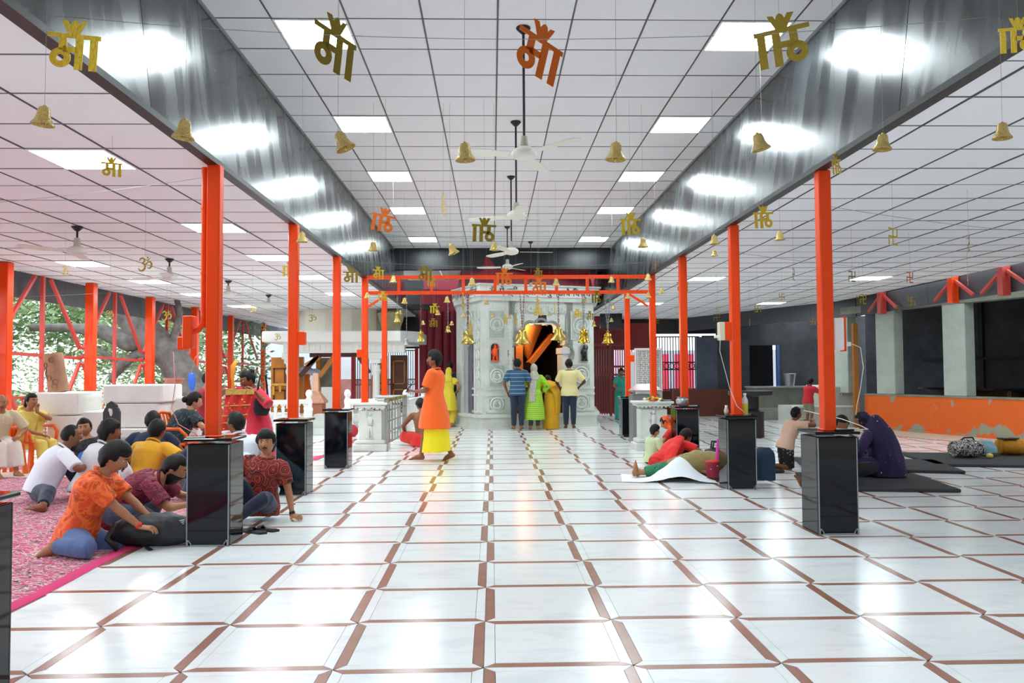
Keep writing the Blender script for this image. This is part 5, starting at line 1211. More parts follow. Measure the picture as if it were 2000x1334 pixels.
# yellow shirt, back
p = flo(296, 958)
person('man in a marigold yellow shirt seen from behind, right arm out', (p.x+0.05, 8.6, 0), -18, 1.54, .12, (22, 30), 0, 0, (4, 2, 0), aR=((.62, .34, .46), (.3, -.6, -.6)), aL=((-.32, .3, .12), (-1, 0, .1)), **crossed(), sk='brown', hair='short', vox=.011,
       wear=[('trousers', c_jeand), ('shirt', c_yel, {'collar': True, 'sleeve': .72, 'inf': .024, 'hem': -.14})])
# navy man beyond
p = at(300, 900, 9.5)
person('man in a navy tee sitting just beyond the man in marigold yellow', (p.x-0.11, 9.6, 0), 10, 1.56, .14, (16, 24), 0, 0, (0, 10, 0), **crossed(), sk='brown', hair='short', vox=.013, aR=((.3, .3, .15), (1, -.3, 0)), aL=((-.3, .3, .15), (-1, -.3, 0)), wear=[('trousers', c_blk), ('shirt', c_navy, {'sleeve': .6})])
# elders on orange chairs
def chair(x, y, face, label):
    t = thing('plastic_chair', label, 'chair', (x, y, 0), R(face)); mo = M('orange_plastic', 'f0681f', .35)
    MB().bev((0, .02, .40), (.42, .42, .03), .01).obj('seat', mo, t)
    for sx in (-1, 1):
        for sy in (-1, 1): MB().bar((sx*.22, sy*.2, 0), (sx*.18, sy*.17+.02, .39), .045).obj('leg', mo, t)
        MB().tube([(sx*.23, -.2, .41), (sx*.25, -.17, .60), (sx*.25, .12, .60), (sx*.23, .2, .52), (sx*.21, .2, .40)], .022, 10).obj('armrest', mo, t, True)
    MB().tube([(-.22, -.19, .40), (-.22, -.24, .60), (-.17, -.28, .78), (0, -.29, .80), (.17, -.28, .78), (.22, -.24, .60), (.22, -.19, .40)], .022, 10).obj('back_frame', mo, t, True)
    for k in range(4): MB().bar((-.12+.08*k, -.2, .41), (-.11+.073*k, -.285, .79), .035, .012).obj('back_slat', mo, t)
    return t
S1 = .44
p = at(2, 800, 10.5); chair(p.x, 10.5, -128, 'orange plastic chair under the elderly man at the left edge')
person('elderly man in cream kurta and white dhoti seated at the left edge', (p.x-0.08, 10.5, 0), -128, 1.38, .52, (22, 30), 0, 0, (-20, 6, 0), aR=((.18, .40, .62), (1, -.4, -.3)), aL=((-.18, .42, .62), (-1, -.4, -.3)), **on_chair(), sk='tan', hair='bald', hm=m_hairg, vox=.012, feats=True, mous=True,
       wear=[('trousers', c_dhoti, {'inf': .04, 'flare': .04, 'name': 'dhoti', 'len': 1.8}), ('kurta', c_cream, {'collar': True, 'sleeve': .9, 'inf': .026, 'hem': -.2})])
p = at(66, 800, 10.9); chair(p.x-.03, 10.9, -105, 'orange plastic chair under the woman in yellow')
person('seated woman in a yellow kurta and dupatta, hand raised to her mouth', (p.x-0.1, 10.9, 0), -105, 1.34, .50, (6, 10), 0, 0, (-6, 2, 0), aL=((.02, .24, .98), (-1, .3, -.6), ((0, -.1, 1), (0, -1, 0), .5)), aR=((.06, .36, .62), (1, -.6, -.3)), **on_chair(), sk='tan', hair='short', bun=(0, -.10, -.06), vox=.012, feats=True, fem=True,
       wear=[('trousers', c_ylt, {'inf': .03, 'name': 'salwar'}), ('kurta', c_ylt, {'sleeve': .7, 'inf': .026, 'hem': -.2}), ('shape', c_ylt, {'name': 'dupatta', 'wr': .012, 'tubes': [([(-.14, .04, 1.02), (-.05, .11, .93), (.08, .12, .92), (.15, .0, 1.02), (.0, -.11, 1.05), (-.14, .04, 1.02)], .035), ([(-.13, .1, .96), (-.12, .16, .8), (-.1, .17, .62)], [(.05, .03), (.06, .03), (.07, .03)])]})])
# woman in dark floral dress, chair
p = at(358, 800, 10.4); chair(p.x-.02, 10.4, -100, 'orange plastic chair under the woman in the dark floral dress')
person('woman in a dark floral dress with a hair bun seated on an orange chair', (p.x-0.14, 10.4, 0), -38, 1.56, .40, (22, 36), 0, 0, (-22, 14, 0), aR=((.22, .36, .62), (1, -.4, -.3)), aL=((-.2, .36, .62), (-1, -.4, -.3)), **on_chair(), sk='fair', hair='short', hm=m_hairb, bun=(0, -.115, .0), vox=.012, fem=True, belly=.03,
       wear=[('skirt', c_dkp, {'L': .38, 'bot': (.28, .3), 'sh': (0, .18, 0)}), ('blouse', c_dkp, {'sleeve': .75, 'inf': .024, 'hem': -.2})])
# partly hidden person behind the post
p = at(398, 800, 11.4)
person('person in a dull red top mostly hidden behind the nearest left post', (p.x, 11.4, 0), -70, 1.38, .80, (4, 6), 0, 0, (0, 4, 0), aR=((.20, .38, .80), (1, -.3, -.6)), aL=((-.2, .30, 1.1), (-1, 0, -.6)), sk='tan', hair='short', vox=.014, wear=[('trousers', c_navy), ('shirt', M('dull_red_cloth', 'a8343c', .85), {'sleeve': .6})])
# woman in red holding a cloth
p = at(492, 800, 9.6)
person('woman in a red kurta holding up a red and gold cloth', (p.x+0.06, 9.7, 0), 128, 1.4, .80, (8, 16), 0, 0, (0, 24, 0), aR=(wl((p.x+.06, 9.7, 0), 128, 1.4, at(444, 762, 9.33)), (.8, -.2, -.8), None), aL=(wl((p.x+.06, 9.7, 0), 128, 1.4, at(499, 766, 9.40)), (-1, -.4, -.8), None), sk='brown', hair='short', bun=(0, -.09, .075), vox=.011, feats=True, fem=True, belly=.03,
       wear=[('trousers', c_pinkr, {'inf': .03, 'name': 'salwar'}), ('kurta', c_pinkr, {'sleeve': 1.0, 'inf': .028, 'hem': -.1, 'skirt': (.55, .26, .22)}), ('shape', c_blk, {'name': 'scarf', 'tubes': [([(-.12, .12, 1.2), (0, .15, 1.14), (.12, .12, 1.2)], .03)]})])
m_gcl = MP('red_gold_cloth', 'voronoi', ['f0d27a', 'd8342c', 'd8342c'], 15, pos=[0, .16, .3], stretch=(1, 1, 1.8))
t = thing('gold_bordered_cloth', 'red cloth with gold dots and border held up by the woman in red', 'cloth', (0, 0, 0)); a, b = at(441, 764, 9.25), at(497, 762, 9.35); c_, d_ = at(428, 842, 9.2), at(478, 838, 9.3)
mb = MB(); mb2 = MB(); n = 8
for j in range(9):
    for i in range(n+1):
        q = a.lerp(b, i/n).lerp(c_.lerp(d_, i/n), j/8); q.y += .03*math.sin(i*1.9+j*.4); mb.v.append(tuple(q))
for j in range(8):
    for i in range(n): mb.f.append((j*(n+1)+i, j*(n+1)+i+1, (j+1)*(n+1)+i+1, (j+1)*(n+1)+i))
mb.mi = [0]*len(mb.f); mb.obj('cloth_sheet', m_gcl, t, True)
MB().bar(a+V((0, -.012, -.015)), b+V((0, -.012, -.015)), .02, .06).obj('gold_border', M('gold_border', 'd9b65a', .5, var=(30, .6)), t)
for k in (3, 5, 6.4): MB().bar(a.lerp(c_, k/8)+V((0, -.016, 0)), b.lerp(d_, k/8)+V((0, -.016, 0)), .012, .012).obj('gold_stripe', M('gold_border', 'd9b65a', .5), t)
t = thing('black_handbag', 'black shoulder bag hanging at the side of the woman in red', 'handbag', at(511, 790, 9.5)); MB().tube([(0, 0, .1), (0, 0, .05), (.0, 0, -.06), (.0, 0, -.13)], [(.06, .03), (.09, .05), (.1, .05), (.07, .04)], 14).obj('body', c_blk, t, True); MB().tube([(-.06, 0, .1), (-.02, 0, .34), (.04, .02, .34), (.07, 0, .1)], .012, 8).obj('strap', c_blk, t, True)
# men beyond the nearest left plinth
p = at(462, 900, 8.3)
person('man in a white shirt seen in profile behind the nearest left plinth', (p.x+.05-0.05, 8.55, 0), 40, 1.56, .17, (14, 26), 0, 0, (28, 2, 0), aR=((.36, .3, .16), (1, -.3, 0)), aL=((-.2, .4, .2), (-1, 0, -.3)), **crossed(), sk='brown', hair='short', vox=.012, feats=True, wear=[('trousers', c_blk), ('shirt', c_white, {'collar': True, 'sleeve': .75, 'inf': .024})])
p = at(478, 950, 7.6)
person('man in a pale cyan shirt bent low behind the nearest left plinth', (p.x-.05+0.1, 7.95, 0), 62, 1.5, .15, (42, 62), 0, 0, (0, 50, 0), aR=((.2, .6, .12), (1, 0, .2)), aL=((-.2, .6, .12), (-1, 0, .2)), **crossed(), sk='brown', hair='short', vox=.012, wear=[('trousers', c_blk), ('shirt', c_cyan, {'sleeve': .75, 'inf': .026})])
p = at(412, 900, 7.9)
person('dark-haired head seen low behind the nearest left plinth and post', (p.x-0.17, 8.1, 0), 0, 1.46, .14, (20, 30), 0, 0, (0, 20, 0), **crossed(), aR=((.3, .3, .15), (1, -.3, 0)), aL=((-.3, .3, .15), (-1, -.3, 0)), sk='brown', hair='thin', hm=m_hairb, vox=.014, wear=[('trousers', c_blk), ('shirt', c_navy, {})])
# man in the red printed shirt leaning on his hand
p = flo(508, 1010)
person('young man in a red ring-print shirt leaning on one hand beside the plinth', (p.x-.02+0.06, 7.15, 0), 172, 1.36, .15, (-6, -2), -10, 0, (12, -4, 4), aL=((-.36, .02, .05), (-.6, -.6, .5), ((-.9, .5, -.1), (.2, .3, 1), .25)), aR=((.24, .24, .25), (1, -.6, 0)),
       lR=((.16, .38, .08), (.1, .4, 1), (.0, 1, 0)), lL=((.12, .34, .07), (-.5, .8, .5), (.9, .5, 0)), sk='tan', hair='full', vox=.009, feats=True, mous=True, tilak=True,
       wear=[('trousers', c_jeand), ('shirt', c_redp, {'collar': True, 'sleeve': .72, 'inf': .024, 'hem': -.2, 'wr': .008}), ('cuff', c_blk, {'s': -1, 't': .9, 'name': 'wristband'})])
# ------------------------------------------------------------ aisle
p = flo(848, 902)
person('man in a saffron kurta and yellow dhoti walking barefoot with a phone', (p.x+0, 11.75, 0), 78, 1.55, .91, (0, -3), 0, 0, (10, -2, 0), aL=((-.06, .30, 1.08), (-.6, -.6, -.6), ((.2, .9, .25), (0, 0, 1), .8)), aR=((.24, .02, .78), (.4, -1, 0)), lL=((-.07, .20, .078), (0, 1, 0), (-.1, 1, 0)), lR=((.07, -.24, .11), (0, 1, 0), (0, .9, -.35)),
       sk='brown', hair='full', vox=.009, feats=True, mous=True, wear=[('skirt', c_lun, {'L': .76, 'bot': (.2, .235), 'name': 'dhoti', 'wr': .012, 'wsc': 7, 'sh': (0, -.03, 0)}), ('kurta', c_orange, {'collar': True, 'sleeve': .78, 'inf': .022, 'skirt': (.40, .235, .24), 'inf': .03, 'vox': .009})],
       extras=[lambda o, S, part, Mh, arms, legs, spine: part(MB().bev((0, 0, 0), (.075, .012, .15), .004, Matrix.Rotation(.6, 3, 'X')).xf(Matrix.Translation(arms[-1][2]+V((.02, .1, .05)))), 'phone', M('black_glass', '111318', .1), False)])
p = flo(826, 872)
person('bare-backed man in a red dhoti sitting cross-legged behind the walker', (p.x+0, 14.2, 0), 18, 1.52, .15, (10, 18), 0, 0, (10, 20, 0), **crossed(), aR=((.34, .2, .1), (1, -.3, 0)), aL=((-.26, .35, .2), (-1, -.3, 0)), sk='brown', hair='short', vox=.013, wear=[('trousers', c_redb, {'inf': .05, 'name': 'dhoti'}), ('shape', c_redb, {'name': 'waist_cloth', 'tubes': [([(0, -.02, .22), (0, 0, .02)], [(.2, .18), (.26, .25)], (1, 0, 0))]})])
p = flo(880, 836)
person('woman in a yellow kurta with a yellow headscarf by the shrine door', (p.x-0.06, 19.2, 0), -20, 1.42, .86, (0, 2), 0, 0, (-8, 8, 0), aR=((.22, .12, 1.0), (1, -.8, -.2)), aL=((-.2, .2, 1.0), (-1, -.4, 0)), sk='tan', hair='short', fem=True, vox=.015, wear=[('trousers', c_yel2, {'name': 'salwar', 'inf': .03}), ('kurta', c_yel2, {'sleeve': .5, 'skirt': (.4, .24, .2)}), ('veil', c_yel2, {'name': 'headscarf'})])
p = flo(884, 833)
person('person in a black top standing beyond the yellow-scarfed woman', (p.x-.08, 19.75, 0), -12, 1.55, .88, sk='brown', hair='short', vox=.016, wear=[('trousers', c_blk), ('shirt', c_blk, {})])
# four at the shrine counter
p = flo(1010, 842)
person('man in a blue striped polo and dark jeans at the shrine', (p.x+0.02, 17.85, 0), 0, 1.54, .93, (0, 2), 0, 0, (-6, 8, 0), aL=((-.24, .08, .90), (-1, -.3, 0)), aR=((.24, .18, .92), (1, -.5, 0)), sk='brown', hair='short', vox=.012, wear=[('trousers', c_jeand), ('shirt', c_strp, {'collar': True, 'sleeve': .8, 'inf': .022})])
p = flo(1044, 840)
person('woman in a green tiered kurta with a silver net veil at the shrine', (p.x+0, 18.0, 0), -4, 1.46, .88, (0, 2), 0, 0, (0, 8, 0), aL=((-.24, .1, .85), (-1, -.3, 0)), aR=((.22, .2, .95), (1, -.5, 0)), sk='tan', hair='short', fem=True, vox=.012, wear=[('trousers', M('grey_leggings', '4a4a50', .8), {'inf': .012, 'name': 'leggings'}), ('kurta', c_grn, {'sleeve': 1.8, 'inf': .024, 'skirt': (.62, .27, .23)}), ('blouse', c_grnu, {'name': 'bodice', 'inf': .03, 'hem': .02, 'sleeve': 1.6}), ('veil', c_net, {'fall': [(-.02, -.16, 1.1), (-.04, -.18, .9), (-.05, -.19, .72)]})])
p = flo(1080, 838)
person('woman in a mustard sari bowing over the shrine counter', (p.x-0.03, 18.25, 0), 8, 1.4, .86, (30, 58), 0, 0, (0, 40, 0), aR=((.14, .52, .95), (1, -.4, 0)), aL=((-.16, .52, .95), (-1, -.4, 0)), sk='tan', hair='short', bun=(0, -.1, -.02), fem=True, vox=.012, wear=[('skirt', c_sari, {'L': .85, 'bot': (.23, .2), 'name': 'sari'}), ('blouse', c_sari, {'sleeve': .8, 'hem': .0}), ('shape', c_sari, {'name': 'pallu', 'tubes': [([(-.1, .12, 1.2), (.05, -.02, 1.12), (.14, -.1, .95), (.15, -.14, .7), (.14, -.14, .4)], [(.12, .06), (.16, .05), (.13, .04), (.1, .03), (.09, .02)])]})])
p = flo(1116, 841)
person('man in a straw-coloured short-sleeved shirt and jeans at the shrine', (p.x+0, 18.05, 0), -6, 1.53, .93, (0, 2), 0, 0, (14, 16, 0), aL=((-.22, .26, .98), (-1, -.6, -.2)), aR=((.25, .20, 1.04), (1, -.6, -.3)), sk='dark', hair='short', vox=.012, wear=[('trousers', c_jeand), ('shirt', c_cream2, {'collar': True, 'sleeve': .85, 'inf': .024, 'hem': -.22, 'flare': .02})])
p = flo(1212, 818)
person('woman in a teal sari covering her head beside the inscription', (p.x-0.12, 21.3, 0), -150, 1.38, .88, (2, 6), 0, 0, (-20, 12, 0), aR=((.16, .2, .95), (1, -.4, 0)), aL=((-.16, .24, .86), (-1, -.4, 0)), sk='brown', hair='short', fem=True, feats=True, vox=.015, wear=[('skirt', c_teal, {'L': .86, 'bot': (.2, .18), 'name': 'sari'}), ('blouse', c_teal, {'sleeve': .6, 'hem': .0}), ('veil', c_teal, {'name': 'sari_veil'})])
# ------------------------------------------------------------ right: resting family
p = flo(1273, 905)
person('boy in a mint green tee sitting by the carved marble pedestal', (p.x-0.06, 10.95, 0), -62, 0.98, .14, (6, 12), 0, 0, (-14, 8, 0), aR=((.22, .2, .1), (1, -.3, 0)), aL=((-.2, .3, .16), (-1, 0, -.2)), lR=((.04, .42, .07), (.8, .4, .6), (.2, .8, .4)), lL=((-.06, .3, .07), (-1, .3, .2)), sk='fair', hair='full', vox=.010, feats=True, wear=[('trousers', c_blk, {'len': 1.0, 'name': 'shorts'}), ('shirt', c_mint, {'sleeve': .8, 'inf': .024, 'hem': -.14})])
p = flo(1292, 915)
person('woman in bright red leaning over the person lying on the white sheet', (p.x-0.08, 10.25, 0), -58, 1.36, .16, (48, 72), 0, 0, (0, 26, 0), aR=((.16, .62, .22), (1, 0, 0)), aL=((-.2, .6, .2), (-1, 0, 0)), **crossed(), sk='brown', hair='short', hm=m_hairb, fem=True, vox=.011, feats=True,
       wear=[('trousers', c_redb, {'inf': .04, 'name': 'skirt'}), ('blouse', c_redb, {'sleeve': .62, 'inf': .022, 'hem': -.1}), ('shape', c_redb, {'name': 'dupatta', 'wr': .012, 'tubes': [([(.12, .3, .52), (.16, .1, .36), (.2, -.08, .16), (.22, -.2, .03)], [(.09, .05), (.12, .05), (.14, .05), (.12, .03)])]})])
p = at(1312, 880, 11.3)
person('woman under an orange veil sitting behind the woman in bright red', (p.x+0.16, 11.35, 0), 60, 1.22, .16, (20, 34), 0, 0, (0, 30, 0), **crossed(), aR=((.2, .34, .7), (1, 0, 0)), aL=((-.2, .34, .2), (-1, 0, 0)), sk='tan', hair='short', fem=True, vox=.013, wear=[('trousers', M('orange_skirt', 'd9541a', .85), {'inf': .04, 'name': 'skirt'}), ('blouse', c_redb, {'sleeve': .6}), ('veil', MP('orange_print_veil', 'voronoi', ['e8c34a', 'ee5a14', 'ee5a14'], 16, pos=[0, .14, .3]), {})])
# lying person under a khaki shawl
pf = flo(1242, 927); ph_ = flo(1398, 905); ln = thing; 
lp_ = V((pf.x, pf.y, 0)); dirl = V((ph_.x-pf.x, -.15, 0)).normalized(); ang = math.degrees(math.atan2(dirl.y, dirl.x))
def lying(label, loc, ang, H):
    S = H/1.65; mb = MB()
    for s in (-1, 1):
        mb.tube([(.1, s*.05, .06), (.25, s*.055, .07), (.45, s*.07, .085), (.62, s*.08, .10), (.85, s*.09, .11), (.95, s*.06, .12)], [.036, .042, .054, .056, .078, .085], 12)
        mb.tube([(1.42, s*.15, .13), (1.3, s*.2, .1), (1.18, s*.2, .07), (1.0, s*.16, .12)], [.05, .042, .036, .025], 10)
    mb.tube([(.88, 0, .12), (1.0, 0, .12), (1.2, 0, .12), (1.38, 0, .125), (1.46, 0, .125), (1.52, 0, .13), (1.58, 0, .13)], [(.15, .10), (.15, .10), (.135, .10), (.16, .105), (.10, .08), (.05, .05), (.05, .05)], 18, side=(0, 1, 0))
    mb = remesh(mb, .012, 3)
    Mh = Matrix.Translation((1.66, 0, .15)) @ Matrix(((0, 0, 1), (1, 0, 0), (0, 1, 0))).to_4x4()
    h = head_mb(24, 18).xf(Mh); mb.add(h.v, h.f)
    for s in (-1, 1):
        f_ = foot_mb().xf(Matrix.Translation((.1-.03, s*.055, .06)) @ basis((-.25, s*.5, .85), (-1, 0, .0)).to_4x4() @ Matrix.Translation((0, 0, -.07))); mb.add(f_.v, f_.f)
        h3 = hand_mb(.4, s).xf(Matrix.Translation((1.0, s*.16, .13)) @ basis((-1, -s*.5, .1), (0, 0, 1)).to_4x4()); mb.add(h3.v, h3.f)
    SM = Matrix.Scale(S, 4); o = mb.xf(SM).obj('person', skin('tan'), None, True); o.location = loc; o.rotation_euler.z = R(ang); tag(o, label, 'person')
    hair_mb('short').xf(Mh).xf(SM).obj('hair', m_hair, o, True)
    b = MB()
    b.tube([(.22, 0, .07), (.4, 0, .1), (.6, 0, .12), (.66, 0, .12)], [(.14, .07), (.16, .10), (.175, .12), (.175, .12)], 18, side=(0, 1, 0)); remesh(b, .013, 3, .008).xf(SM).obj('skirt', c_grnp, o, True)
    b = MB(); b.tube([(.55, 0, .12), (.75, .0, .16), (.95, -.0, .2), (1.15, 0, .2), (1.38, 0, .17), (1.5, 0, .14)], [(.17, .12), (.2, .16), (.21, .19), (.2, .18), (.22, .15), (.16, .12)], 20, side=(0, 1, 0)); remesh(b, .013, 4, .012).xf(SM).obj('shawl', c_khaki, o, True)
    return o
lying('person lying on the white sheet under a khaki shawl, bare feet towards the aisle', (1.66, 9.72, .012), -10, 1.38)
# children and the veiled woman at far right
p = at(1582, 795, 19.0)
def platz(): return .46
person('small boy in a red polo and shorts standing at the water tap', (p.x-.42, 18.05, 0), -62, 1.1, .90, (8, 16), 0, 0, (0, 12, 0), aR=((.12, .48, 1.05), (1, 0, -.5)), aL=((-.05, .5, 1.2), (-1, 0, -.5)), sk='brown', hair='short', vox=.012, wear=[('trousers', c_shorts, {'len': .95, 'name': 'shorts', 'inf': .03}), ('shirt', M('red_polo', 'c8232e', .8), {'collar': True, 'sleeve': .65, 'inf': .022})])
p = flo(1530, 915)
person('boy in a peach tee kneeling up against the nearest right plinth', (p.x-0.07, 10.2, 0.04), -78, 1.08, .44, (22, 26), 0, 0, (0, 0, 0), aR=((.16, .52, .92), (1, 0, -.3)), aL=((-.16, .5, .9), (-1, 0, -.3)), lR=((.1, -.36, .08), (0, 1, -.6), (0, -1, -.1)), lL=((-.1, -.36, .08), (0, 1, -.6), (0, -1, -.1)), sk='brown', hair='short', vox=.010, feats=True, wear=[('trousers', c_flsh, {'len': 1.0, 'name': 'shorts', 'inf': .024}), ('shirt', c_peach, {'sleeve': .62, 'inf': .026, 'hem': -.16})])
p = flo(1712, 935)
person('woman wrapped in a purple dotted veil seated on the dark mat', (p.x-.05+0.1, 9.35, .045), 58, 1.36, .15, (16, 28), 0, 0, (0, 14, 0), **crossed(), aR=((.2, .34, .2), (1, 0, 0)), aL=((-.2, .34, .2), (-1, 0, 0)), sk='brown', hair='short', fem=True, vox=.012,
       wear=[('trousers', c_purple, {'inf': .05, 'name': 'skirt'}), ('blouse', c_purple, {'sleeve': 1.6, 'inf': .03}), ('veil', c_dot, {'name': 'veil'}), ('shape', c_dot, {'name': 'veil_drape', 'wr': .012, 'tubes': [([(0, .13, .84), (0, .10, .76), (0, .05, .62), (0, -.0, .45), (0, -.05, .22), (0, -.05, .0)], [(.07, .07), (.16, .13), (.21, .18), (.235, .21), (.255, .24), (.27, .26)], (1, 0, 0))]})])
p = at(1645, 850, 9.0)
person('child with black hair sitting behind the nearest right plinth', (p.x-.09, 8.9, .045), 178, 1.34, .14, (6, 10), 0, 0, (0, 20, 0), lR=((.02, .2, .07), (1, .3, .5), (-1, .15, 0)), lL=((-.02, .16, .07), (-1, .3, .5), (1, .15, 0)), aR=((.04, .26, .2), (.6, -1, 0)), aL=((-.04, .26, .2), (-.6, -1, 0)), sk='brown', hair='short', vox=.014, wear=[('trousers', c_blk), ('shirt', c_navy, {})])
p = flo(1565, 948)
person('child in blue sitting behind the nearest right plinth, one bare foot showing', (p.x+.36, 8.7, 0), 96, 1.1, .13, (-4, 4), 0, 0, (0, 10, 0), lR=((.1, .62, .08), (.2, .2, 1), (.0, .5, 1)), lL=((-.12, .6, .08), (-.2, .2, 1), (-.2, .6, 1)), aR=((.2, .2, .16), (1, 0, 0)), aL=((-.2, .2, .16), (-1, 0, 0)), sk='brown', hair='short', vox=.013, wear=[('trousers', M('royal_blue_cloth', '2348b0', .8), {'len': 1.7, 'inf': .03}), ('shirt', c_navy, {})])
# ============================================================ ceiling fans
def fan(x, y, zc, zh, label, dia=1.2, a0=0, rod=m_iron, blade=None):
    t = thing('ceiling_fan', label, 'fan', (x, y, zh)); L_ = zc-zh; mw = blade or M('cream_enamel', 'e9e7dc', .35)
    MB().lathe([(.06, L_), (.06, L_-.01), (.02, L_-.05), (.011, L_-.05), (.011, .14)], n=12).obj('down_rod', rod, t, 40)
    MB().lathe([(.0, .16), (.03, .15), (.035, .07), (.03, .06)], n=14).obj('canopy', M('grey_clamp', 'b8b6a8', .4), t, 40)
    MB().lathe([(.0, .06), (.06, .058), (.095, .035), (.108, .01), (.095, -.025), (.055, -.04), (0, -.05)], n=24).obj('motor', mw, t, True)
    for k in range(3):
        th = a0+k*2*PI/3; m = Matrix.Rotation(th, 4, 'Z') @ Matrix.Rotation(R(9), 4, 'Y'); 
        b = MB(); pts = [(.0, .13), (.05, .13), (.055, .24), (.068, .30), (.062, dia/2-.05), (.04, dia/2), (-.035, dia/2), (-.058, dia/2-.04), (-.068, .3), (-.055, .24), (-.05, .13)]
        b.prism(pts[1:], .006, Matrix.Rotation(-PI/2, 4, 'X') @ Matrix.Identity(4)); b.v = [(p[0], abs(p[1]) if False else -p[1], p[2]) if False else (p[0], p[1], p[2]) for p in b.v]
        b.xf(m); b.obj('blade', mw, t)
    return t
fz = lambda py, y: at(1000, py, y).z
fan(.275, 6.56, ZC, fz(302, 6.56), 'nearest white ceiling fan of the middle aisle on a long rod', 1.22, R(100))
fan(.285, 9.06, ZC, fz(422, 9.06), 'second white ceiling fan of the middle aisle', 1.2, R(-55))
fan(.29, 11.6, ZC, fz(492, 11.6), 'third white ceiling fan of the middle aisle', 1.2, R(35))
fan(.31, 15.6, ZC, fz(522, 15.6), 'fourth white ceiling fan, in front of the cross fascia', 1.2, R(85))
fan(at(1037, 566, 17.4).x, 17.4, ZC, fz(566, 17.4), 'last white ceiling fan over the shrine front', 1.2, R(70))
mfl = M('ivory_enamel', 'dcdad2', .4)
for x, y, py, lb, a in ((-4.52, 8.8, 492, 'nearest ceiling fan in the left bay', 20), (-4.5, 11.25, 543, 'second ceiling fan in the left bay', 75), (-4.55, 13.9, 576, 'third ceiling fan in the left bay, right of the nearest left post', 40), (-4.55, 16.4, 598, 'farthest ceiling fan in the left bay', 10)):
    fan(x, y, ZS, at(300, py, y).z, lb, 1.2, R(a), m_iron, mfl)
# ============================================================ hanging gold cut-outs
def ring_poly(cx, cz, r0, r1, n=16, a0=0, a1=2*PI):
    return [(cx+r1*math.cos(a0+(a1-a0)*k/n), cz+r1*math.sin(a0+(a1-a0)*k/n)) for k in range(n+1)]+[(cx+r0*math.cos(a1-(a1-a0)*k/n), cz+r0*math.sin(a1-(a1-a0)*k/n)) for k in range(n+1)]
def rect(x0, x1, z0, z1): return [(x0, z0), (x1, z0), (x1, z1), (x0, z1)]
def stroke(mb, pts, w, t=.003):
    """flat ribbon along a polyline in the x-z plane"""
    L_, R_ = [], []; n = len(pts)
    for i in range(n):
        a, b = pts[max(0, i-1)], pts[min(n-1, i+1)]; dx, dz = b[0]-a[0], b[1]-a[1]; l = math.hypot(dx, dz) or 1; ww = (w[i] if isinstance(w, (list, tuple)) else w)/2
        L_.append((pts[i][0]-dz/l*ww, pts[i][1]+dx/l*ww)); R_.append((pts[i][0]+dz/l*ww, pts[i][1]-dx/l*ww))
    return mb.prism(L_+R_[::-1], t)
def maa_mb():
    """the word with its crown, one unit high from 0 to -1"""
    mb = MB(); t = .012
    mb.prism(rect(-.5, .5, -.37, -.28), t); mb.prism(rect(.30, .45, -1.0, -.37), t); mb.prism(rect(.03, .18, -1.0, -.37), t); mb.prism(rect(-.28, -.13, -.62, -.37), t)
    mb.prism(rect(-.2, .05, -.66, -.54), t); mb.prism(ring_poly(-.24, -.78, .07, .2, 18, PI/2-.1, PI/2-.1-2*PI), t)
    mb.prism([(-.12, -.28), (-.02, -.28), (.1, -.28), (.2, -.06), (.22, 0), (.12, -.02), (.08, -.1), (.05, -.02), (-.0, .01), (-.05, -.02), (-.09, -.1), (-.14, -.01), (-.26, -.02), (-.2, -.12)], t)
    return mb
def om_mb():
    mb = MB(); t = .012
    stroke(mb, [(-.36, -.22), (-.3, -.1), (-.16, -.06), (-.03, -.14), (-.03, -.28), (-.16, -.37), (-.22, -.38)], [.05, .1, .1, .11, .11, .08, .05], t)
    stroke(mb, [(-.2, -.39), (-.05, -.42), (.02, -.55), (-.02, -.72), (-.16, -.84), (-.32, -.82), (-.44, -.68)], [.06, .1, .12, .13, .12, .09, .03], t)
    stroke(mb, [(-.02, -.45), (.1, -.4), (.22, -.3), (.36, -.3), (.44, -.44), (.42, -.6), (.3, -.7), (.16, -.66)], [.05, .08, .09, .11, .13, .12, .09, .04], t)
    stroke(mb, [(.02, -.14), (.12, -.2), (.24, -.18), (.34, -.08)], [.03, .06, .06, .03], t); mb.prism([(.18, .02), (.24, -.05), (.18, -.12), (.12, -.05)], t); return mb
def swa_mb():
    mb = MB(); t = .012; w = .1
    mb.prism(rect(-w/2, w/2, -.95, -.05), t); mb.prism(rect(-.45, .45, -.55, -.45), t)
    mb.prism(rect(-.0, .42, -.15, -.05), t) if False else None
    mb.prism(rect(w/2, .45, -.15, -.05), t); mb.prism(rect(-.45, -w/2, -.95, -.85), t); mb.prism(rect(.35, .45, -.95, -.55), t); mb.prism(rect(-.45, -.35, -.45, -.05), t); return mb
def bell_mb():
    return MB().lathe([(0, .0), (.06, -.01), (.10, -.08), (.22, -.12), (.27, -.25), (.30, -.5), (.38, -.72), (.50, -.88), (.52, -.95), (.47, -.95), (.36, -.74), (.25, -.45), (.0, -.2)], n=20)
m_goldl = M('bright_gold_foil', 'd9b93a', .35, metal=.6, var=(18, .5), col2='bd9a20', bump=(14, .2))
m_olive = M('shaded_gold_foil', '8f7a22', .4, metal=.6, var=(18, .5), col2='6e5c16')  # darker copy of the gold foil, dark reflections put into the colour
MESH = {}
for nm_, mbf in (('maa', maa_mb), ('om', om_mb), ('swa', swa_mb)):
    for c_, mt in (('g', m_goldl), ('o', m_ofoil), ('d', m_olive)): MESH[nm_+c_] = mbf().mesh(nm_, mt)
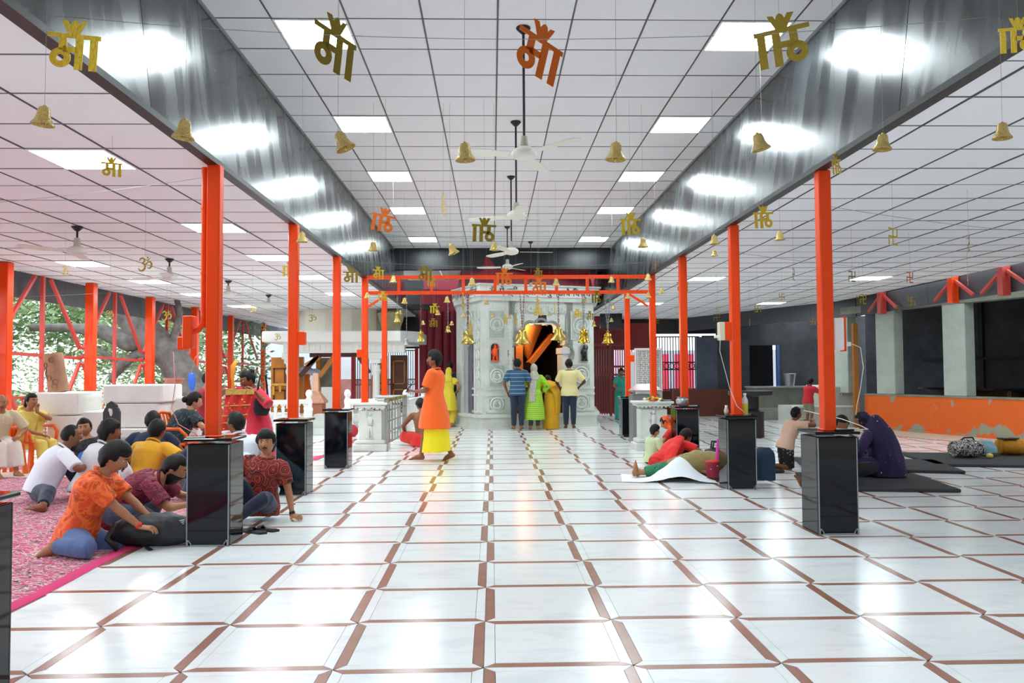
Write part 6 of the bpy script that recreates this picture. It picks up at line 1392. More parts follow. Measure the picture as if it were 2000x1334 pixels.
MESH['bellg'] = bell_mb().mesh('bell_body', m_bell, 40); MESH['clap'] = MB().ball((0, 0, -.93), (.1, .1, .12), 10, 8).tube([(0, 0, -.3), (0, 0, -.9)], .02, 5).mesh('clapper', m_bell, True)
def zroof(x): return ZC-.01 if -2.1 < x < 2.6 else ZS-.01
def hang(kind, px, py, Y, hpx, c_='g', rz=0, tilt=0, label='', mirror=False, group=None):
    """a light cut-out or bell on a thread from the ceiling; (px, py) = its middle"""
    p = at(px, py, Y); h = hpx/FPX*Y; top = p.z+h/2; zr = zroof(p.x)
    if top > zr-.02: top = zr-.03
    nm, cat = {'maa': ('maa_sign', 'hanging sign'), 'om': ('om_sign', 'hanging sign'), 'swa': ('swastika_sign', 'hanging sign'), 'bell': ('foil_bell', 'bell')}[kind]
    t = thing(nm, label, cat, (p.x, Y, top), R(rz), group)
    if kind == 'bell':
        o = inst('bell_body', MESH['bellg'], t, scale=(h, h, h)); q = inst('clapper', MESH['clap'], t, scale=(h, h, h)); o.rotation_euler.y = q.rotation_euler.y = R(tilt)
    else:
        o = inst('cut_out', MESH[kind+c_], t, scale=((-h if mirror else h), h, h)); o.rotation_euler.y = R(tilt)
    MB().tube([(0, 0, 0), (.004, 0, (zr-top)*.5), (0, 0, zr-top)], .0009, 4).obj('thread', m_thread, t)
    return t
# first row, about 3.7 m from the camera
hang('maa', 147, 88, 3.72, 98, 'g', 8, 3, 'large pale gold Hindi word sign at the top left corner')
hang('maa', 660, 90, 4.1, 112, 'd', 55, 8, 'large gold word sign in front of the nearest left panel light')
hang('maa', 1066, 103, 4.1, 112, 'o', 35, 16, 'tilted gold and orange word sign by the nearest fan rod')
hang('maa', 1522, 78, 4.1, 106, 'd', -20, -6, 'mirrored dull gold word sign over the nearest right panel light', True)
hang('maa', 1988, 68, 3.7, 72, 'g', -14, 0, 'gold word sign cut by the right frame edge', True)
for px, py, hp, tl, lb in ((87, 226, 42, 5, 'gold foil bell below the top left word sign'), (362, 252, 42, 6, 'gold foil bell before the soffit near the nearest left post'), (660, 276, 40, -24, 'tilted silvery foil bell under the second left panel light'), (907, 296, 40, -3, 'gold foil bell left of the nearest fan'),
                       (1204, 295, 40, 3, 'gold foil bell right of the nearest fan'), (1478, 277, 38, -14, 'gold foil bell before the right fascia'), (1725, 277, 36, 4, 'gold foil bell right of the nearest right post top'), (1958, 255, 36, 2, 'gold foil bell near the right frame edge')):
    hang('bell', px, py, 3.75 if px < 400 or px > 1650 else 4.3, hp, 'g', 0, tl, lb)
# second row
hang('maa', 218, 326, 5.4, 38, 'g', 20, 0, 'pale gold word sign against the nearest left bay light'); hang('maa', 1632, 320, 5.85, 42, 'g', 40, -10, 'yellow gold word sign at the top of the nearest right post', True)
hang('maa', 753, 430, 8.2, 47, 'o', 14, 10, 'orange lit word sign before the fourth left panel light', True); hang('maa', 866, 398, 8.4, 44, 'g', 86, 4, 'gold word sign hanging edge-on between the panel lights')
hang('maa', 946, 449, 8.3, 48, 'd', 6, 2, 'olive gold word sign left of the second fan', True); hang('maa', 1231, 437, 8.3, 45, 'g', 18, -3, 'bright gold word sign before the right fascia', True); hang('maa', 1490, 424, 7.0, 44, 'g', 12, -3, 'gold word sign right of the second right post top', True)
for px, py, hp, tl, Y, lb in ((590, 463, 22, 0, 7.6, 'foil bell at the second left post top'), (729, 481, 20, 0, 8.4, 'foil bell before the left fascia below its reflection'), (879, 487, 22, -22, 8.4, 'tilted silvery foil bell above the cross fascia'), (966, 481, 18, 4, 8.4, 'foil bell under the olive gold word sign'), (1256, 474, 20, 0, 8.4, 'foil bell under the bright gold word sign on the right fascia'),
                          (1395, 468, 20, 0, 8.0, 'upper foil bell left of the second right post'), (1395, 494, 14, 0, 8.6, 'lower foil bell left of the second right post'), (1523, 460, 20, 0, 7.3, 'foil bell right of the second right post')):
    hang('bell', px, py, Y, hp, 'g', 0, tl, lb)
# third row and beyond, near the gantry
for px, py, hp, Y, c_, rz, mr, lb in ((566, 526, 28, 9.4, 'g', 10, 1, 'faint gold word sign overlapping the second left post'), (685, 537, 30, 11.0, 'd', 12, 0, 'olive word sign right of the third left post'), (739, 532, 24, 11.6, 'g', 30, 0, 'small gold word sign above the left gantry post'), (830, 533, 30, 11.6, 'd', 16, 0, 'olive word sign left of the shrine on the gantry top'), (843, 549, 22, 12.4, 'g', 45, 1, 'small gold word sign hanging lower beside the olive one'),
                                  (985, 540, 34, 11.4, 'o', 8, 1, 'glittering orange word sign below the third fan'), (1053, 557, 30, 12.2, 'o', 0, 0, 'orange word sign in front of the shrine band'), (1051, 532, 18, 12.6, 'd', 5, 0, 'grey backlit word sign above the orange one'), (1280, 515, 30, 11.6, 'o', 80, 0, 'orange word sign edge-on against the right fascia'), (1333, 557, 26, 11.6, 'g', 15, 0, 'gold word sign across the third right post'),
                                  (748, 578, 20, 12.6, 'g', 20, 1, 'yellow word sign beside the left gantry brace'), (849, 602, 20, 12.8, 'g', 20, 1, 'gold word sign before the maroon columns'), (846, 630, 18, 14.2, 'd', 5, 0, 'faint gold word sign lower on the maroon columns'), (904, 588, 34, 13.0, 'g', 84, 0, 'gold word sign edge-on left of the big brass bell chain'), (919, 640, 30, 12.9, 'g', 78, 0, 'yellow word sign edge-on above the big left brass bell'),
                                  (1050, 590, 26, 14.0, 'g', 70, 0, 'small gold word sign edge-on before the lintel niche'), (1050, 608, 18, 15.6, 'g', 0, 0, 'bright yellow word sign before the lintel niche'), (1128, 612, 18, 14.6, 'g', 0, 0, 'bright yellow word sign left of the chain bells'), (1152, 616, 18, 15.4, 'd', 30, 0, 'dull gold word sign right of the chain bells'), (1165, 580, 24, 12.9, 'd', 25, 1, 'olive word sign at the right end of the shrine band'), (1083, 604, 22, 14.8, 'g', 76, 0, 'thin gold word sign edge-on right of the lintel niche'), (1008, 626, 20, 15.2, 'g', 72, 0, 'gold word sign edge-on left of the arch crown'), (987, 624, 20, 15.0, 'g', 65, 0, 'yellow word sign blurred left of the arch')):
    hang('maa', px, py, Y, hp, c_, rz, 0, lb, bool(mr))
for px, py, hp, Y, lb in ((768, 545, 15, 11.8, 'foil bell on the gantry top left of the second upright'), (922, 550, 16, 11.8, 'foil bell between gantry rails left of the shrine corner'), (1086, 551, 15, 11.8, 'foil bell between gantry rails right of the orange sign'), (1194, 546, 13, 12.0, 'foil bell before the top rail near the right end'), (1266, 541, 14, 12.2, 'foil bell at the right gantry post top'), (1292, 568, 12, 12.4, 'foil bell right of the right gantry post'), (1226, 578, 12, 12.8, 'foil bell beside the rear right post top'), (1266, 576, 11, 12.8, 'foil bell at the right brace joint'),
                      (717, 577, 12, 12.8, 'foil bell on the left gantry post'), (790, 587, 13, 12.6, 'foil bell below the left part of the gantry'), (873, 585, 13, 12.6, 'foil bell below the gantry before the maroon drum'), (950, 590, 10, 14.0, 'foil bell before the shrine cornice left'), (905, 615, 10, 15.0, 'foil bell before the angled shrine face'), (962, 616, 8, 16.0, 'tiny foil bell left on the shrine front'), (995, 618, 8, 16.0, 'tiny foil bell near the arch crown'), (1073, 613, 8, 16.0, 'tiny foil bell right of the arch crown'),
                      (855, 610, 11, 14.4, 'foil bell low before the maroon columns'), (826, 630, 9, 15.4, 'tiny foil bell beside the left chain bell'), (882, 631, 9, 15.4, 'tiny foil bell beside the second chain bell'), (782, 610, 8, 15.4, 'tiny foil bell behind the rear left post'), (1141, 586, 11, 13.6, 'foil bell over the right chain bells'), (1197, 600, 10, 14.2, 'foil bell right of the last chain bell top'), (1194, 625, 8, 15.6, 'tiny foil bell near the maroon gate top')):
    hang('bell', px, py, Y, hp, 'g', 0, 0, lb)
# om signs left, swastika signs right
for px, py, hp, Y, c_, rz, lb in ((283, 518, 32, 7.4, 'd', -10, 'gold om sign between the two nearest left fans'), (325, 618, 22, 11.8, 'g', -8, 'bright gold om sign before the dark band of the left bay'), (333, 633, 12, 12.2, 'g', 30, 'small gold om sign just below the bright one'), (214, 615, 18, 10.6, 'g', 60, 'gold om sign near the grey trunk'), (493, 604, 14, 12.0, 'g', 20, 'faint gold om sign left of the second left post'), (610, 622, 16, 13.0, 'd', 0, 'dark gold om sign on the white drum'), (542, 659, 15, 12.6, 'g', 50, 'yellow om sign at the white roof slab corner'), (127, 530, 20, 9.0, 'g', 85, 'gold om sign edge-on under the outer left light')):
    hang('om', px, py, Y, hp, c_, rz, 0, lb)
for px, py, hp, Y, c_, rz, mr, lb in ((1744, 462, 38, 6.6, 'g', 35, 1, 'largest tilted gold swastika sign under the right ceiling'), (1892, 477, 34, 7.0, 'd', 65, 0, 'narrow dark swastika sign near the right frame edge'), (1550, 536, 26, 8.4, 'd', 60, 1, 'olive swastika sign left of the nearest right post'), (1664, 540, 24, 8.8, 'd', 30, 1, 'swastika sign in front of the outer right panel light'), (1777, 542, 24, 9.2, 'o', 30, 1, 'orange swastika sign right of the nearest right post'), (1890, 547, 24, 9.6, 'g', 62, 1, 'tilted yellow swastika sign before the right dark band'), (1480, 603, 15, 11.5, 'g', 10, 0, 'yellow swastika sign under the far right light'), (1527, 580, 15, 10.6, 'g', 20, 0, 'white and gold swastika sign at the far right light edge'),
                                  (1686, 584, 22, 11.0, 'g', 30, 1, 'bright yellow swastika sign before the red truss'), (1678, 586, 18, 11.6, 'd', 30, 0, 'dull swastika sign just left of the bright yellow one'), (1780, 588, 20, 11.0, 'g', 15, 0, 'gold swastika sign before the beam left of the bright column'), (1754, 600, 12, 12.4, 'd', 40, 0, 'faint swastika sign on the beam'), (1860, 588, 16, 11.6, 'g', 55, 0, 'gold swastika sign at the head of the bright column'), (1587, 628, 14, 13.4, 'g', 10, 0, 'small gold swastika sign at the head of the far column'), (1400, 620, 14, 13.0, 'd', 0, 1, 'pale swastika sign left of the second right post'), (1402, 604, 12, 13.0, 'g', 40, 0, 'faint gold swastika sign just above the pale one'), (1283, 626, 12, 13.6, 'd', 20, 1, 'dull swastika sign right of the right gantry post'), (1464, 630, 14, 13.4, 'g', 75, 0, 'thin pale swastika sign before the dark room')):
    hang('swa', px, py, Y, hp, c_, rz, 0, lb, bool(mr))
# stringing wires
def wire(a, b, sag, label, r=.0018):
    a, b = V(a), V(b); t = thing('hanging_wire', label, 'wire', a); n = 12; MB().tube([(a.lerp(b, k/n)-a)-V((0, 0, sag*4*(k/n)*(1-k/n))) for k in range(n+1)], r, 5).obj('strand', m_thread, t)
p = lambda px, py, Y: at(px, py, Y)
wire((-2.12, 3.95, 3.05), (2.64, 4.0, 3.1), .12, 'thin wire across the aisle under the nearest lights'); wire((-2.13, 8.6, 2.85), (2.65, 8.7, 2.85), .12, 'thin wire across the aisle under the second fan')
wire((-2.08, 11.05, 2.85), (2.63, 11.15, 2.85), .1, 'thin wire across the aisle before the gantry'); wire((-7.0, 7.4, 2.8), (-2.16, 6.3, 2.84), .1, 'thin wire across the left bay to the conduit post'); wire((2.7, 6.4, 2.62), (8.1, 8.6, 2.78), .12, 'thin wire tied round the nearest right post'); wire((2.7, 8.8, 2.6), (8.1, 11.6, 2.75), .1, 'thin wire from the second right post'); wire((-7.0, 11.6, 2.4), (-2.2, 11.1, 2.7), .06, 'thin wire across the left bay at the dark band')
# ============================================================ big brass bells on the gantry
BB = [(0, 0), (.05, -.005), (.10, -.03), (.19, -.06), (.27, -.12), (.30, -.22), (.315, -.26), (.30, -.28), (.33, -.55), (.36, -.72), (.43, -.86), (.5, -.95), (.5, -.98), (.46, -.98), (.34, -.78), (.0, -.2)]
BS = [(0, 0), (.05, -.01), (.12, -.03), (.20, -.08), (.25, -.22), (.29, -.5), (.36, -.75), (.5, -.93), (.52, -.98), (.47, -.98), (.34, -.74), (0, -.2)]
def link_chain(t, pts, r, mat, nm='chain'):
    mb = MB(); a, b = V(pts[0]), V(pts[1]); L_ = (b-a).length; n = max(3, int(L_/(r*3.2)))
    for k in range(n):
        c = a.lerp(b, (k+.5)/n); hh = L_/n*.72
        ax = V((1, 0, 0)) if k % 2 else V((0, 1, 0)); mb.tube([c+ax*(r*.8*math.cos(q*PI/4))+V((0, 0, hh*math.sin(q*PI/4))) for q in range(8)], r*.28, 5, closed=True)
    return stuff(mb.obj(nm, mat, t))
m_rust = M('reddish_chain', '7d4536', .6); m_chain = M('steel_chain', '9a9a98', .35, metal=.8)
def bigbell(px, pt, pb, wpx, Y, mat, label, prof=BB, chain=m_chain, ctop=2.6, two=False, kind='link', z_sp=.03):
    c = at(px, pt, Y); h = (pb-pt)/FPX*Y; k = wpx/FPX*Y; t = thing('brass_bell', label, 'bell', (c.x, Y, c.z)); b = MB(); b.lathe(prof, n=28); b.v = [(x*k, y*k, z*h) for x, y, z in b.v]; b.obj('bell_body', mat, t, 50)
    MB().tube([(math.cos(q*PI/4)*k*.09, 0, k*.08+math.sin(q*PI/4)*k*.10) for q in range(8)], k*.03, 6, closed=True).obj('crown_loop', mat, t, True)
    MB().tube([(0, 0, -h*.3), (0, 0, -h*.98)], .006, 6).ball((0, 0, -h*1.04), (k*.09, k*.09, k*.11), 12, 8).obj('clapper', mat, t, True)
    for s in ((-1, 1) if two else (0,)): link_chain(t, [(0, 0, k*.16), (s*z_sp+(0 if two else 0), 0, ctop-c.z)], .014 if k > .12 else .009, chain)
    return t
G = 13.42; m_b2 = M('bright_brass', 'cfae3c', .22, metal=.9, var=(8, .4), col2='a98a2a')
bigbell(822, 646, 668, 17, G, m_brass, 'old brass bell on the far left red chain before the maroon columns', BB, m_rust)
bigbell(875, 637, 649, 13, G, m_brass, 'small brass bell beside the shrine corner', BB, m_chain)
bigbell(914, 646, 672, 31, G, m_brass, 'big greenish brass bell on a red wrapped chain left of the arch', BB, m_rust, two=True, z_sp=.01)
bigbell(1020, 643, 672, 34, G, m_brass, 'big plain brass bell on a doubled chain before the arch', BS, m_rust, two=True, z_sp=.035)
bigbell(1091, 639, 665, 31, G, m_brass, 'big plain brass bell on the right of the arch', BS, m_rust)
bigbell(1140, 642, 670, 24, G, m_b2, 'bright brass bell on a steel chain above the black idol niche', BB, m_chain, two=True, z_sp=.02)
bigbell(1187, 650, 671, 24, G, m_b2, 'bright brass bell on a doubled steel chain, rightmost of the big bells', BB, m_chain, two=True, z_sp=.05)
bigbell(1160, 628, 638, 10, G, m_brass, 'small brass bell by the right edge of the shrine', BB, m_chain)
bigbell(776, 608, 630, 14, G, m_brass, 'dim brass bell just right of the rear left post', BB, m_chain); bigbell(794, 660, 674, 11, G, m_metal, 'small pale bell hanging low left of the maroon columns', BB, m_chain)
# ============================================================ inscription board and canopy at the right of the aisle
YI = 16.6
t = thing('inscription_slab', 'white marble slab with black Hindi text behind the right gantry post', 'inscription', (at(1266, 700, YI).x, YI, 0)); w_ = (at(1293, 700, YI).x-at(1240, 700, YI).x); zt, zb = at(1266, 680, YI).z, at(1266, 764, YI).z
MB().bev((0, 0, (zt+zb)/2), (w_, .08, zt-zb), .006).obj('slab', m_white, t)
mb = MB(); a, b, c, d = -w_/2+.035, w_/2-.035, zb+.03, zt-.05; 
for (x0, x1, z0, z1) in ((a, b, d-.008, d), (a, b, c, c+.008), (a, a+.008, c, d), (b-.008, b, c, d)): mb.bx(x0, x1, -.044, -.04, z0, z1)
mb.obj('black_border', m_iron, t)
def text_obj(s, size, name, mat, parent, M4, align='CENTER', ext=.002):
    cu = bpy.data.curves.new('t', 'FONT'); cu.body = s; cu.size = size; cu.align_x = align; cu.extrude = ext; cu.resolution_u = 2
    o = bpy.data.objects.new('t', cu); COL.objects.link(o); dg = bpy.context.evaluated_depsgraph_get(); me = bpy.data.meshes.new_from_object(o.evaluated_get(dg)); bpy.data.objects.remove(o)
    me.materials.clear(); me.materials.append(mat); q = bpy.data.objects.new(name, me); COL.objects.link(q); q.parent = parent; q.matrix_local = M4; return q
words = ['श्री', 'माँ', 'जय', 'देवी', 'नमः', 'भजन', 'मंगल', 'ॐ', 'चरण', 'भक्त', 'दान', 'सेवा', 'पूजा', 'धाम', 'सदा']
rx = Matrix.Rotation(PI/2, 4, 'X')
for k in range(18):
    s = ' '.join(rnd.choice(words) for _ in range(5)); o = text_obj(s, .058 if k < 2 else .05, 'text_line', m_iron, t, Matrix.Translation((0, -.041, d-.055-k*(d-c-.06)/18)) @ rx)
    wd_ = o.dimensions.x or 1; o.scale.x = min(1.3, (b-a-.05)/wd_)
sd = MB().bev((-w_/2-.05, .03, (zt+zb)/2-.05), (.09, .06, zt-zb-.06), .004).obj('side_notice', M('paper_notice', 'd9dbe0', .7), t)
MB().bev((0, .0, zb/2), (w_*.9, .3, zb), .01).obj('stand', M('grey_granite_stand', 'a9acab', .4), t)
t = thing('sloped_canopy_desk', 'small glass-topped offering box with a sloping lid below the inscription', 'box', (at(1258, 780, 14.6).x, 14.6, 0)); 
MB().bev((.0, 0, .44), (.5, .4, .88), .01).obj('body', M('grey_steel_box', '7d8080', .4, metal=.3), t); mb = MB(); mb.add([(-.34, -.25, .95), (.3, -.25, .95), (.22, .2, 1.06), (-.1, .2, 1.06), (-.34, -.25, .93), (.3, -.25, .93), (.22, .2, 1.04), (-.1, .2, 1.04)], [(0, 1, 2, 3), (7, 6, 5, 4), (0, 4, 5, 1), (1, 5, 6, 2), (2, 6, 7, 3), (3, 7, 4, 0)]); mb.obj('sloping_lid', M('dull_metal_lid', 'a98f8a', .35, metal=.5), t)
for sx in (-.22, .2): MB().bx(sx-.012, sx+.012, -.18, -.155, .88, .95).obj('lid_post', m_metal, t)
# band text on the shrine
m_txt = M('maroon_lettering', '3c1014', .6)
Mf = Matrix.Translation(fp(W*.5, .115, 3.07)) @ (fmat(dF).to_4x4()) @ rx
o = text_obj('ॐ ऐं ह्रीं क्लीं चामुण्डायै िवच्चे', .20, 'band_lettering', m_txt, sh, Mf); o.scale.x = (W-.25)/max(.1, o.dimensions.x)
Ml = Matrix.Translation(lp(WL*.5, .115, 3.07)) @ (fmat(dL).to_4x4()) @ rx
o = text_obj('ॐ ऐं ह्रीं क्लीं चामुण्डायै िवच्चे', .20, 'band_lettering', m_txt, sh, Ml); o.scale.x = (WL-.1)/max(.1, o.dimensions.x)
# ============================================================ small things on the plinths and floor
t = thing('flower_offering', 'heap of marigolds and petals on the right marble pedestal', 'flowers', (2.60, 13.1, .8)); cols_ = [('marigold', 'e9a818'), ('white_petal', 'f0ece2'), ('leaf_bit', '4d6b2c'), ('orange_petal', 'ef7a28')]
for k in range(26):
    a_ = rnd.uniform(0, 6.28); r_ = rnd.uniform(0, .15); nm2, c2 = rnd.choice(cols_); MB().ball((0, 0, 0), (.034, .034, .022), 9, 6).obj('flower', M(nm2, c2, .8, bump=(60, 1)), t, True, (math.cos(a_)*r_*1.3, math.sin(a_)*r_, .022+.06*(1-r_/.15)*rnd.uniform(.4, 1)))
t = thing('steel_plate', 'flat steel plate beside the flowers on the right marble pedestal', 'plate', (2.84, 13.1, .8)); MB().lathe([(0, .004), (.08, .004), (.1, .014), (.1, .017), (.07, .008), (0, .008)], n=20).obj('dish', m_metal, t, 40)
t = thing('steel_pot', 'round steel water pot on the third right plinth', 'pot', (2.63, 11.06, .8)); MB().lathe([(0, .0), (.05, .002), (.085, .05), (.085, .09), (.06, .115), (.07, .13), (.066, .13), (.055, .112), (.078, .06), (0, .01)], n=22).obj('body', m_metal, t, 50)
for k in range(7):
    t = thing('clay_lamp', 'small white lamp cup in the row beside the steel pot', 'lamp cup', (2.735+.017*k-.0, 11.08+.004*(k % 2), .8), group='lamp cups on the third right plinth'); MB().lathe([(0, 0), (.008, 0), (.013, .014), (.01, .014), (0, .006)], n=10).obj('cup', m_white, t, 40)
t = thing('oil_bottle', 'clear bottle of yellow oil on the second right plinth', 'bottle', (2.79, 8.8, .8)); mo = M('yellow_oil', 'd8c83c', .15); MB().lathe([(0, 0), (.032, 0), (.034, .02), (.034, .12), (0, .12)], n=16).obj('oil', mo, t, 40)
MB().lathe([(.034, .12), (.034, .15), (.03, .17), (.014, .2), (.014, .215), (0, .215)], n=16).obj('clear_neck', M('clear_plastic', 'cfd6d4', .15), t, 40); MB().lathe([(0, .215), (.017, .215), (.017, .235), (0, .235)], n=12).obj('cap', m_white, t)
t = thing('small_jar', 'small pale jar left of the second right post', 'jar', (2.6, 8.86, .8)); MB().lathe([(0, 0), (.02, 0), (.028, .04), (.015, .08), (.015, .1), (0, .1)], n=14).obj('body', M('cream_plastic', 'd9cdb8', .4), t, True)
t = thing('wall_cabinet_box', 'white hinged electrical box on the right of the nearest right post', 'electrical box', (RXP+.05, RY[0]+.03, 1.42)); MB().bev((.055, 0, .15), (.085, .09, .26), .006).obj('door', m_white, t); MB().bev((.103, 0, .15), (.012, .1, .28), .003).obj('orange_edge', m_orange, t)
for z in (.07, .23): MB().bev((.008, -.0, z), (.02, .04, .03), .003).obj('hinge', m_red, t)
t = thing('plug_adapter', 'small white plug beside the hinged electrical box', 'plug', (RXP+.16, RY[0]+.03, 1.47)); MB().bev((.025, 0, .02), (.05, .045, .035), .004).obj('body', m_white, t)
def cable(pts, label, mat, r=.0032): t = thing('power_cable', label, 'cable', pts[0]); o_ = V(pts[0]); MB().tube([V(q)-o_ for q in pts], r, 7).obj('cable', mat, t, True); return t
mc = M('white_cable', 'dcdcd6', .5)
x_, y_ = RXP+.21, RY[0]+.0; cable([(x_, y_, 1.49), (x_+.07, y_, 1.46), (x_+.09, y_, 1.3), (x_+.06, y_, 1.12), (x_+.03, y_, 1.0), (x_+.02, y_, .92)], 'white cable hanging from the plug beside the nearest right post', mc)
cable([(RXP+.28, RY[0]+1.2, .9), (RXP+.33, RY[0]+.5, .86), (RXP+.36, RY[0]+.2, .82), (RXP+.3, RY[0]-.05, .808), (RXP+.12, RY[0]-.05, .806)], 'white cable lying over the nearest right plinth edge', mc)
x_, y_ = RXP-.12, RY[1]-.06; cable([(x_-.06, y_, 1.68), (x_-.07, y_, 1.5), (x_-.02, y_, 1.3), (x_+.03, y_, 1.1), (x_+.1, y_-.02, .9), (x_+.2, y_-.03, .812), (x_+.26, y_-.0, .806)], 'white cable running down the second right post to its plinth', mc)
t = thing('cream_switch_box', 'cream switch box on the left of the second right post', 'switch box', (RXP-.155, RY[1], 1.62)); MB().bev((0, 0, .1), (.06, .1, .2), .005).obj('cover', M('cream_box', 'dcd6bd', .5), t); MB().bev((-.05, 0, .04), (.05, .04, .03), .004).obj('plug', m_white, t)
cable([(LXP-.3, LY[0]-.02, 1.45), (LXP-.28, LY[0]-.03, 1.2), (LXP-.3, LY[0]-.04, 1.02), (LXP-.24, LY[0]-.06, .9), (LXP-.12, LY[0]-.05, .83), (LXP-.1, LY[0]-.05, .81)], 'pink cable hanging from the small box of the nearest left post', M('pink_cable', 'd98a92', .5))
t = thing('mobile_phone', 'phone lying on the nearest left plinth top', 'phone', (LXP-.02+.0, LY[0]-.11, .8)); MB().bev((-.06, 0, .006), (.15, .07, .01), .003).obj('body', M('black_glass', '111318', .1), t)
t = thing('power_adapter', 'black adapter on the nearest right plinth top', 'adapter', (RXP+.09, RY[0]-.1, .8)); MB().bev((0, 0, .008), (.14, .05, .014), .003).obj('body', M('black_glass', '111318', .1), t)
t = thing('paper_sheet', 'folded paper on the second left plinth top', 'paper', (-2.05, 8.6, .8)); MB().bev((0, 0, .004), (.2, .12, .006), .001).obj('sheet', M('buff_paper', 'c9b99a', .8), t)
t = thing('stone_top_slab', 'pale stone slab on the rear left pedestal', 'slab', (-1.93, 15.95, .81)); MB().bev((0, 0, .02), (.75, .5, .04), .008).obj('slab', M('blue_grey_stone', 'c3ccd2', .4), t)
t = thing('red_bundle', 'small red bundle beside the left marble balustrade', 'bundle', (px_(690, 16.6), 16.45, .0)); MB().ball((0, 0, .12), (.13, .12, .13), 14, 10).obj('body', M('dark_red_bundle', 'b32534', .8, bump=(20, .6)), t, True)
# dark sandals
for k, (x, y, a_) in enumerate(((-1.92, 6.55, 60), (-1.86, 6.62, 75))):
    t = thing('black_sandal', ['black sandal at the foot of the nearest left plinth', 'other black sandal, nearer the aisle'][k], 'sandal', (x, y, 0), R(a_)); MB().prism([(-.04, -.12), (.035, -.12), (.04, 0), (.045, .08), (.01, .13), (-.04, .1), (-.035, 0)], .016, Matrix.Translation((0, 0, .009)) @ Matrix.Rotation(PI/2, 4, 'X')).obj('sole', m_iron, t); MB().tube([(-.04, .03, .012), (-.02, .035, .04), (.02, .035, .04), (.042, .03, .012)], [(.008, .02)]*4, 8).obj('strap', m_iron, t, True)
# black bag with the kneeling man
def sack(name, label, cat, loc, rz, shp, mat, vox=.014, wr=.02, extra=None, wsc=7):
    t = thing(name, label, cat, loc, R(rz)); b = MB()
    for pts, rad, *sd in shp: b.tube([V(q) for q in pts], rad, 18, side=sd[0] if sd else None)
    remesh(b, vox, 4, wr, wsc).obj('body', mat, t, True)
    if extra: extra(t)
    return t
m_bk = M('black_nylon', '1c1e22', .55, bump=(60, .2))
def ex(t):
    for k in range(2): MB().tube([(-.24, -.13, .2), (-.28, -.2, .1), (-.2, -.22, .02+.02*k)], [(.018, .005)]*3, 8).obj('strap', m_bk, t, True)
    mb = MB()
    for k in range(3): mb.bar((.20+.012*k, -.148, .20-.012*k), (.235-.004*k, -.142, .205-.014*k), .006, .004)
    mb.obj('pale_logo', M('pale_print', 'd8d8d8', .6), t); MB().bar((-.02, -.16, .02), (.02, -.19, .0), .03, .01).obj('buckle', m_bk, t)
p_ = flo(312, 1060); sack('black_backpack', 'black backpack lying before the kneeling man in orange', 'backpack', (p_.x, 6.12, 0), 10, [([(-.30, 0, .10), (-.12, 0, .12), (.08, 0, .125), (.24, 0, .10), (.33, 0, .07)], [(.09, .07), (.15, .12), (.16, .125), (.13, .10), (.05, .05)], (0, 1, 0))], m_bk, .012, .014, ex)
# things among the resting family
t = thing('white_floor_sheet', 'rumpled white sheet under the person lying down', 'sheet', (0, 0, 0)); mb = MB(); nx, ny = 22, 10; q0, q1 = (1.60, 9.34), (2.50, 9.02)
for j in range(ny+1):
    for i in range(nx+1):
        u, v = i/nx, j/ny; x = 1.5+u*1.05+.1*v; y = 9.30-.2*u+v*.72; hmp = .25*math.exp(-((u-.62)/.22)**2-((v-.3)/.25)**2)
        mb.v.append((x, y-.02*math.sin(u*9), .006+.006*abs(noise.noise(V((x*6, y*6, 0))))+hmp*(1+.25*noise.noise(V((x*9, y*9, 1))))))
for j in range(ny):
    for i in range(nx): mb.f.append((j*(nx+1)+i, j*(nx+1)+i+1, (j+1)*(nx+1)+i+1, (j+1)*(nx+1)+i))
mb.mi = [0]*len(mb.f); mb.obj('cloth', M('white_sheet', 'e8eaee', .85, bump=(25, .3)), t, True)
p_ = at(1380, 870, 11.0)
def ex2(t):
    for s in (-1, 1): MB().tube([(-.12, s*.04, .22), (-.1, s*.05, .36), (.06, s*.05, .36), (.09, s*.04, .22)], .014, 8).obj('handle', m_bk, t, True)
sack('black_holdall', 'black handbag with looped handles behind the resting family', 'bag', (2.98, 10.45, 0), 0, [([(-.2, 0, .14), (0, 0, .15), (.2, 0, .13)], [(.1, .12), (.13, .15), (.1, .12)], (0, 1, 0))], m_bk, .014, .016, ex2)
p_ = flo(1365, 890); t = thing('green_bottle_bag', 'green plastic kettle beside the woman in bright red', 'kettle', (2.72, 10.35, 0)); MB().lathe([(0, 0), (.10, .005), (.12, .06), (.1, .13), (.05, .17), (.04, .2), (.05, .21), (0, .22)], n=20).obj('body', M('green_plastic', '1c8a5a', .35), t, True)
p_ = flo(1408, 930); t = thing('polka_dot_bag', 'maroon polka-dot cloth bag by the second right plinth', 'bag', (at(1396, 915, 9.3).x, 9.3, .012)); b = MB(); b.tube([(0, 0, .03), (0, 0, .1), (.0, 0, .2), (0, 0, .22)], [(.09, .07), (.105, .08), (.1, .07), (.09, .06)], 16); remesh(b, .012, 3, .008).obj('body', MP('maroon_polka', 'voronoi', ['e8d8d4', '8d1830', '8d1830'], 22, pos=[0, .16, .3]), t, True); MB().tube([(-.1, 0, .21), (0, -.06, .225), (.1, 0, .21), (0, .06, .225)], .018, 8, closed=True).obj('red_trim', M('coral_trim', 'f0443a', .7), t, True)
t = thing('pink_umbrella', 'furled magenta umbrella standing in the polka-dot bag', 'umbrella', (at(1402, 880, 9.3).x, 9.3, .14)); MB().lathe([(0, 0), (.028, .08), (.026, .2), (.01, .34), (0, .36)], n=12).obj('canopy', M('magenta_nylon', 'e23aa8', .6), t, True)
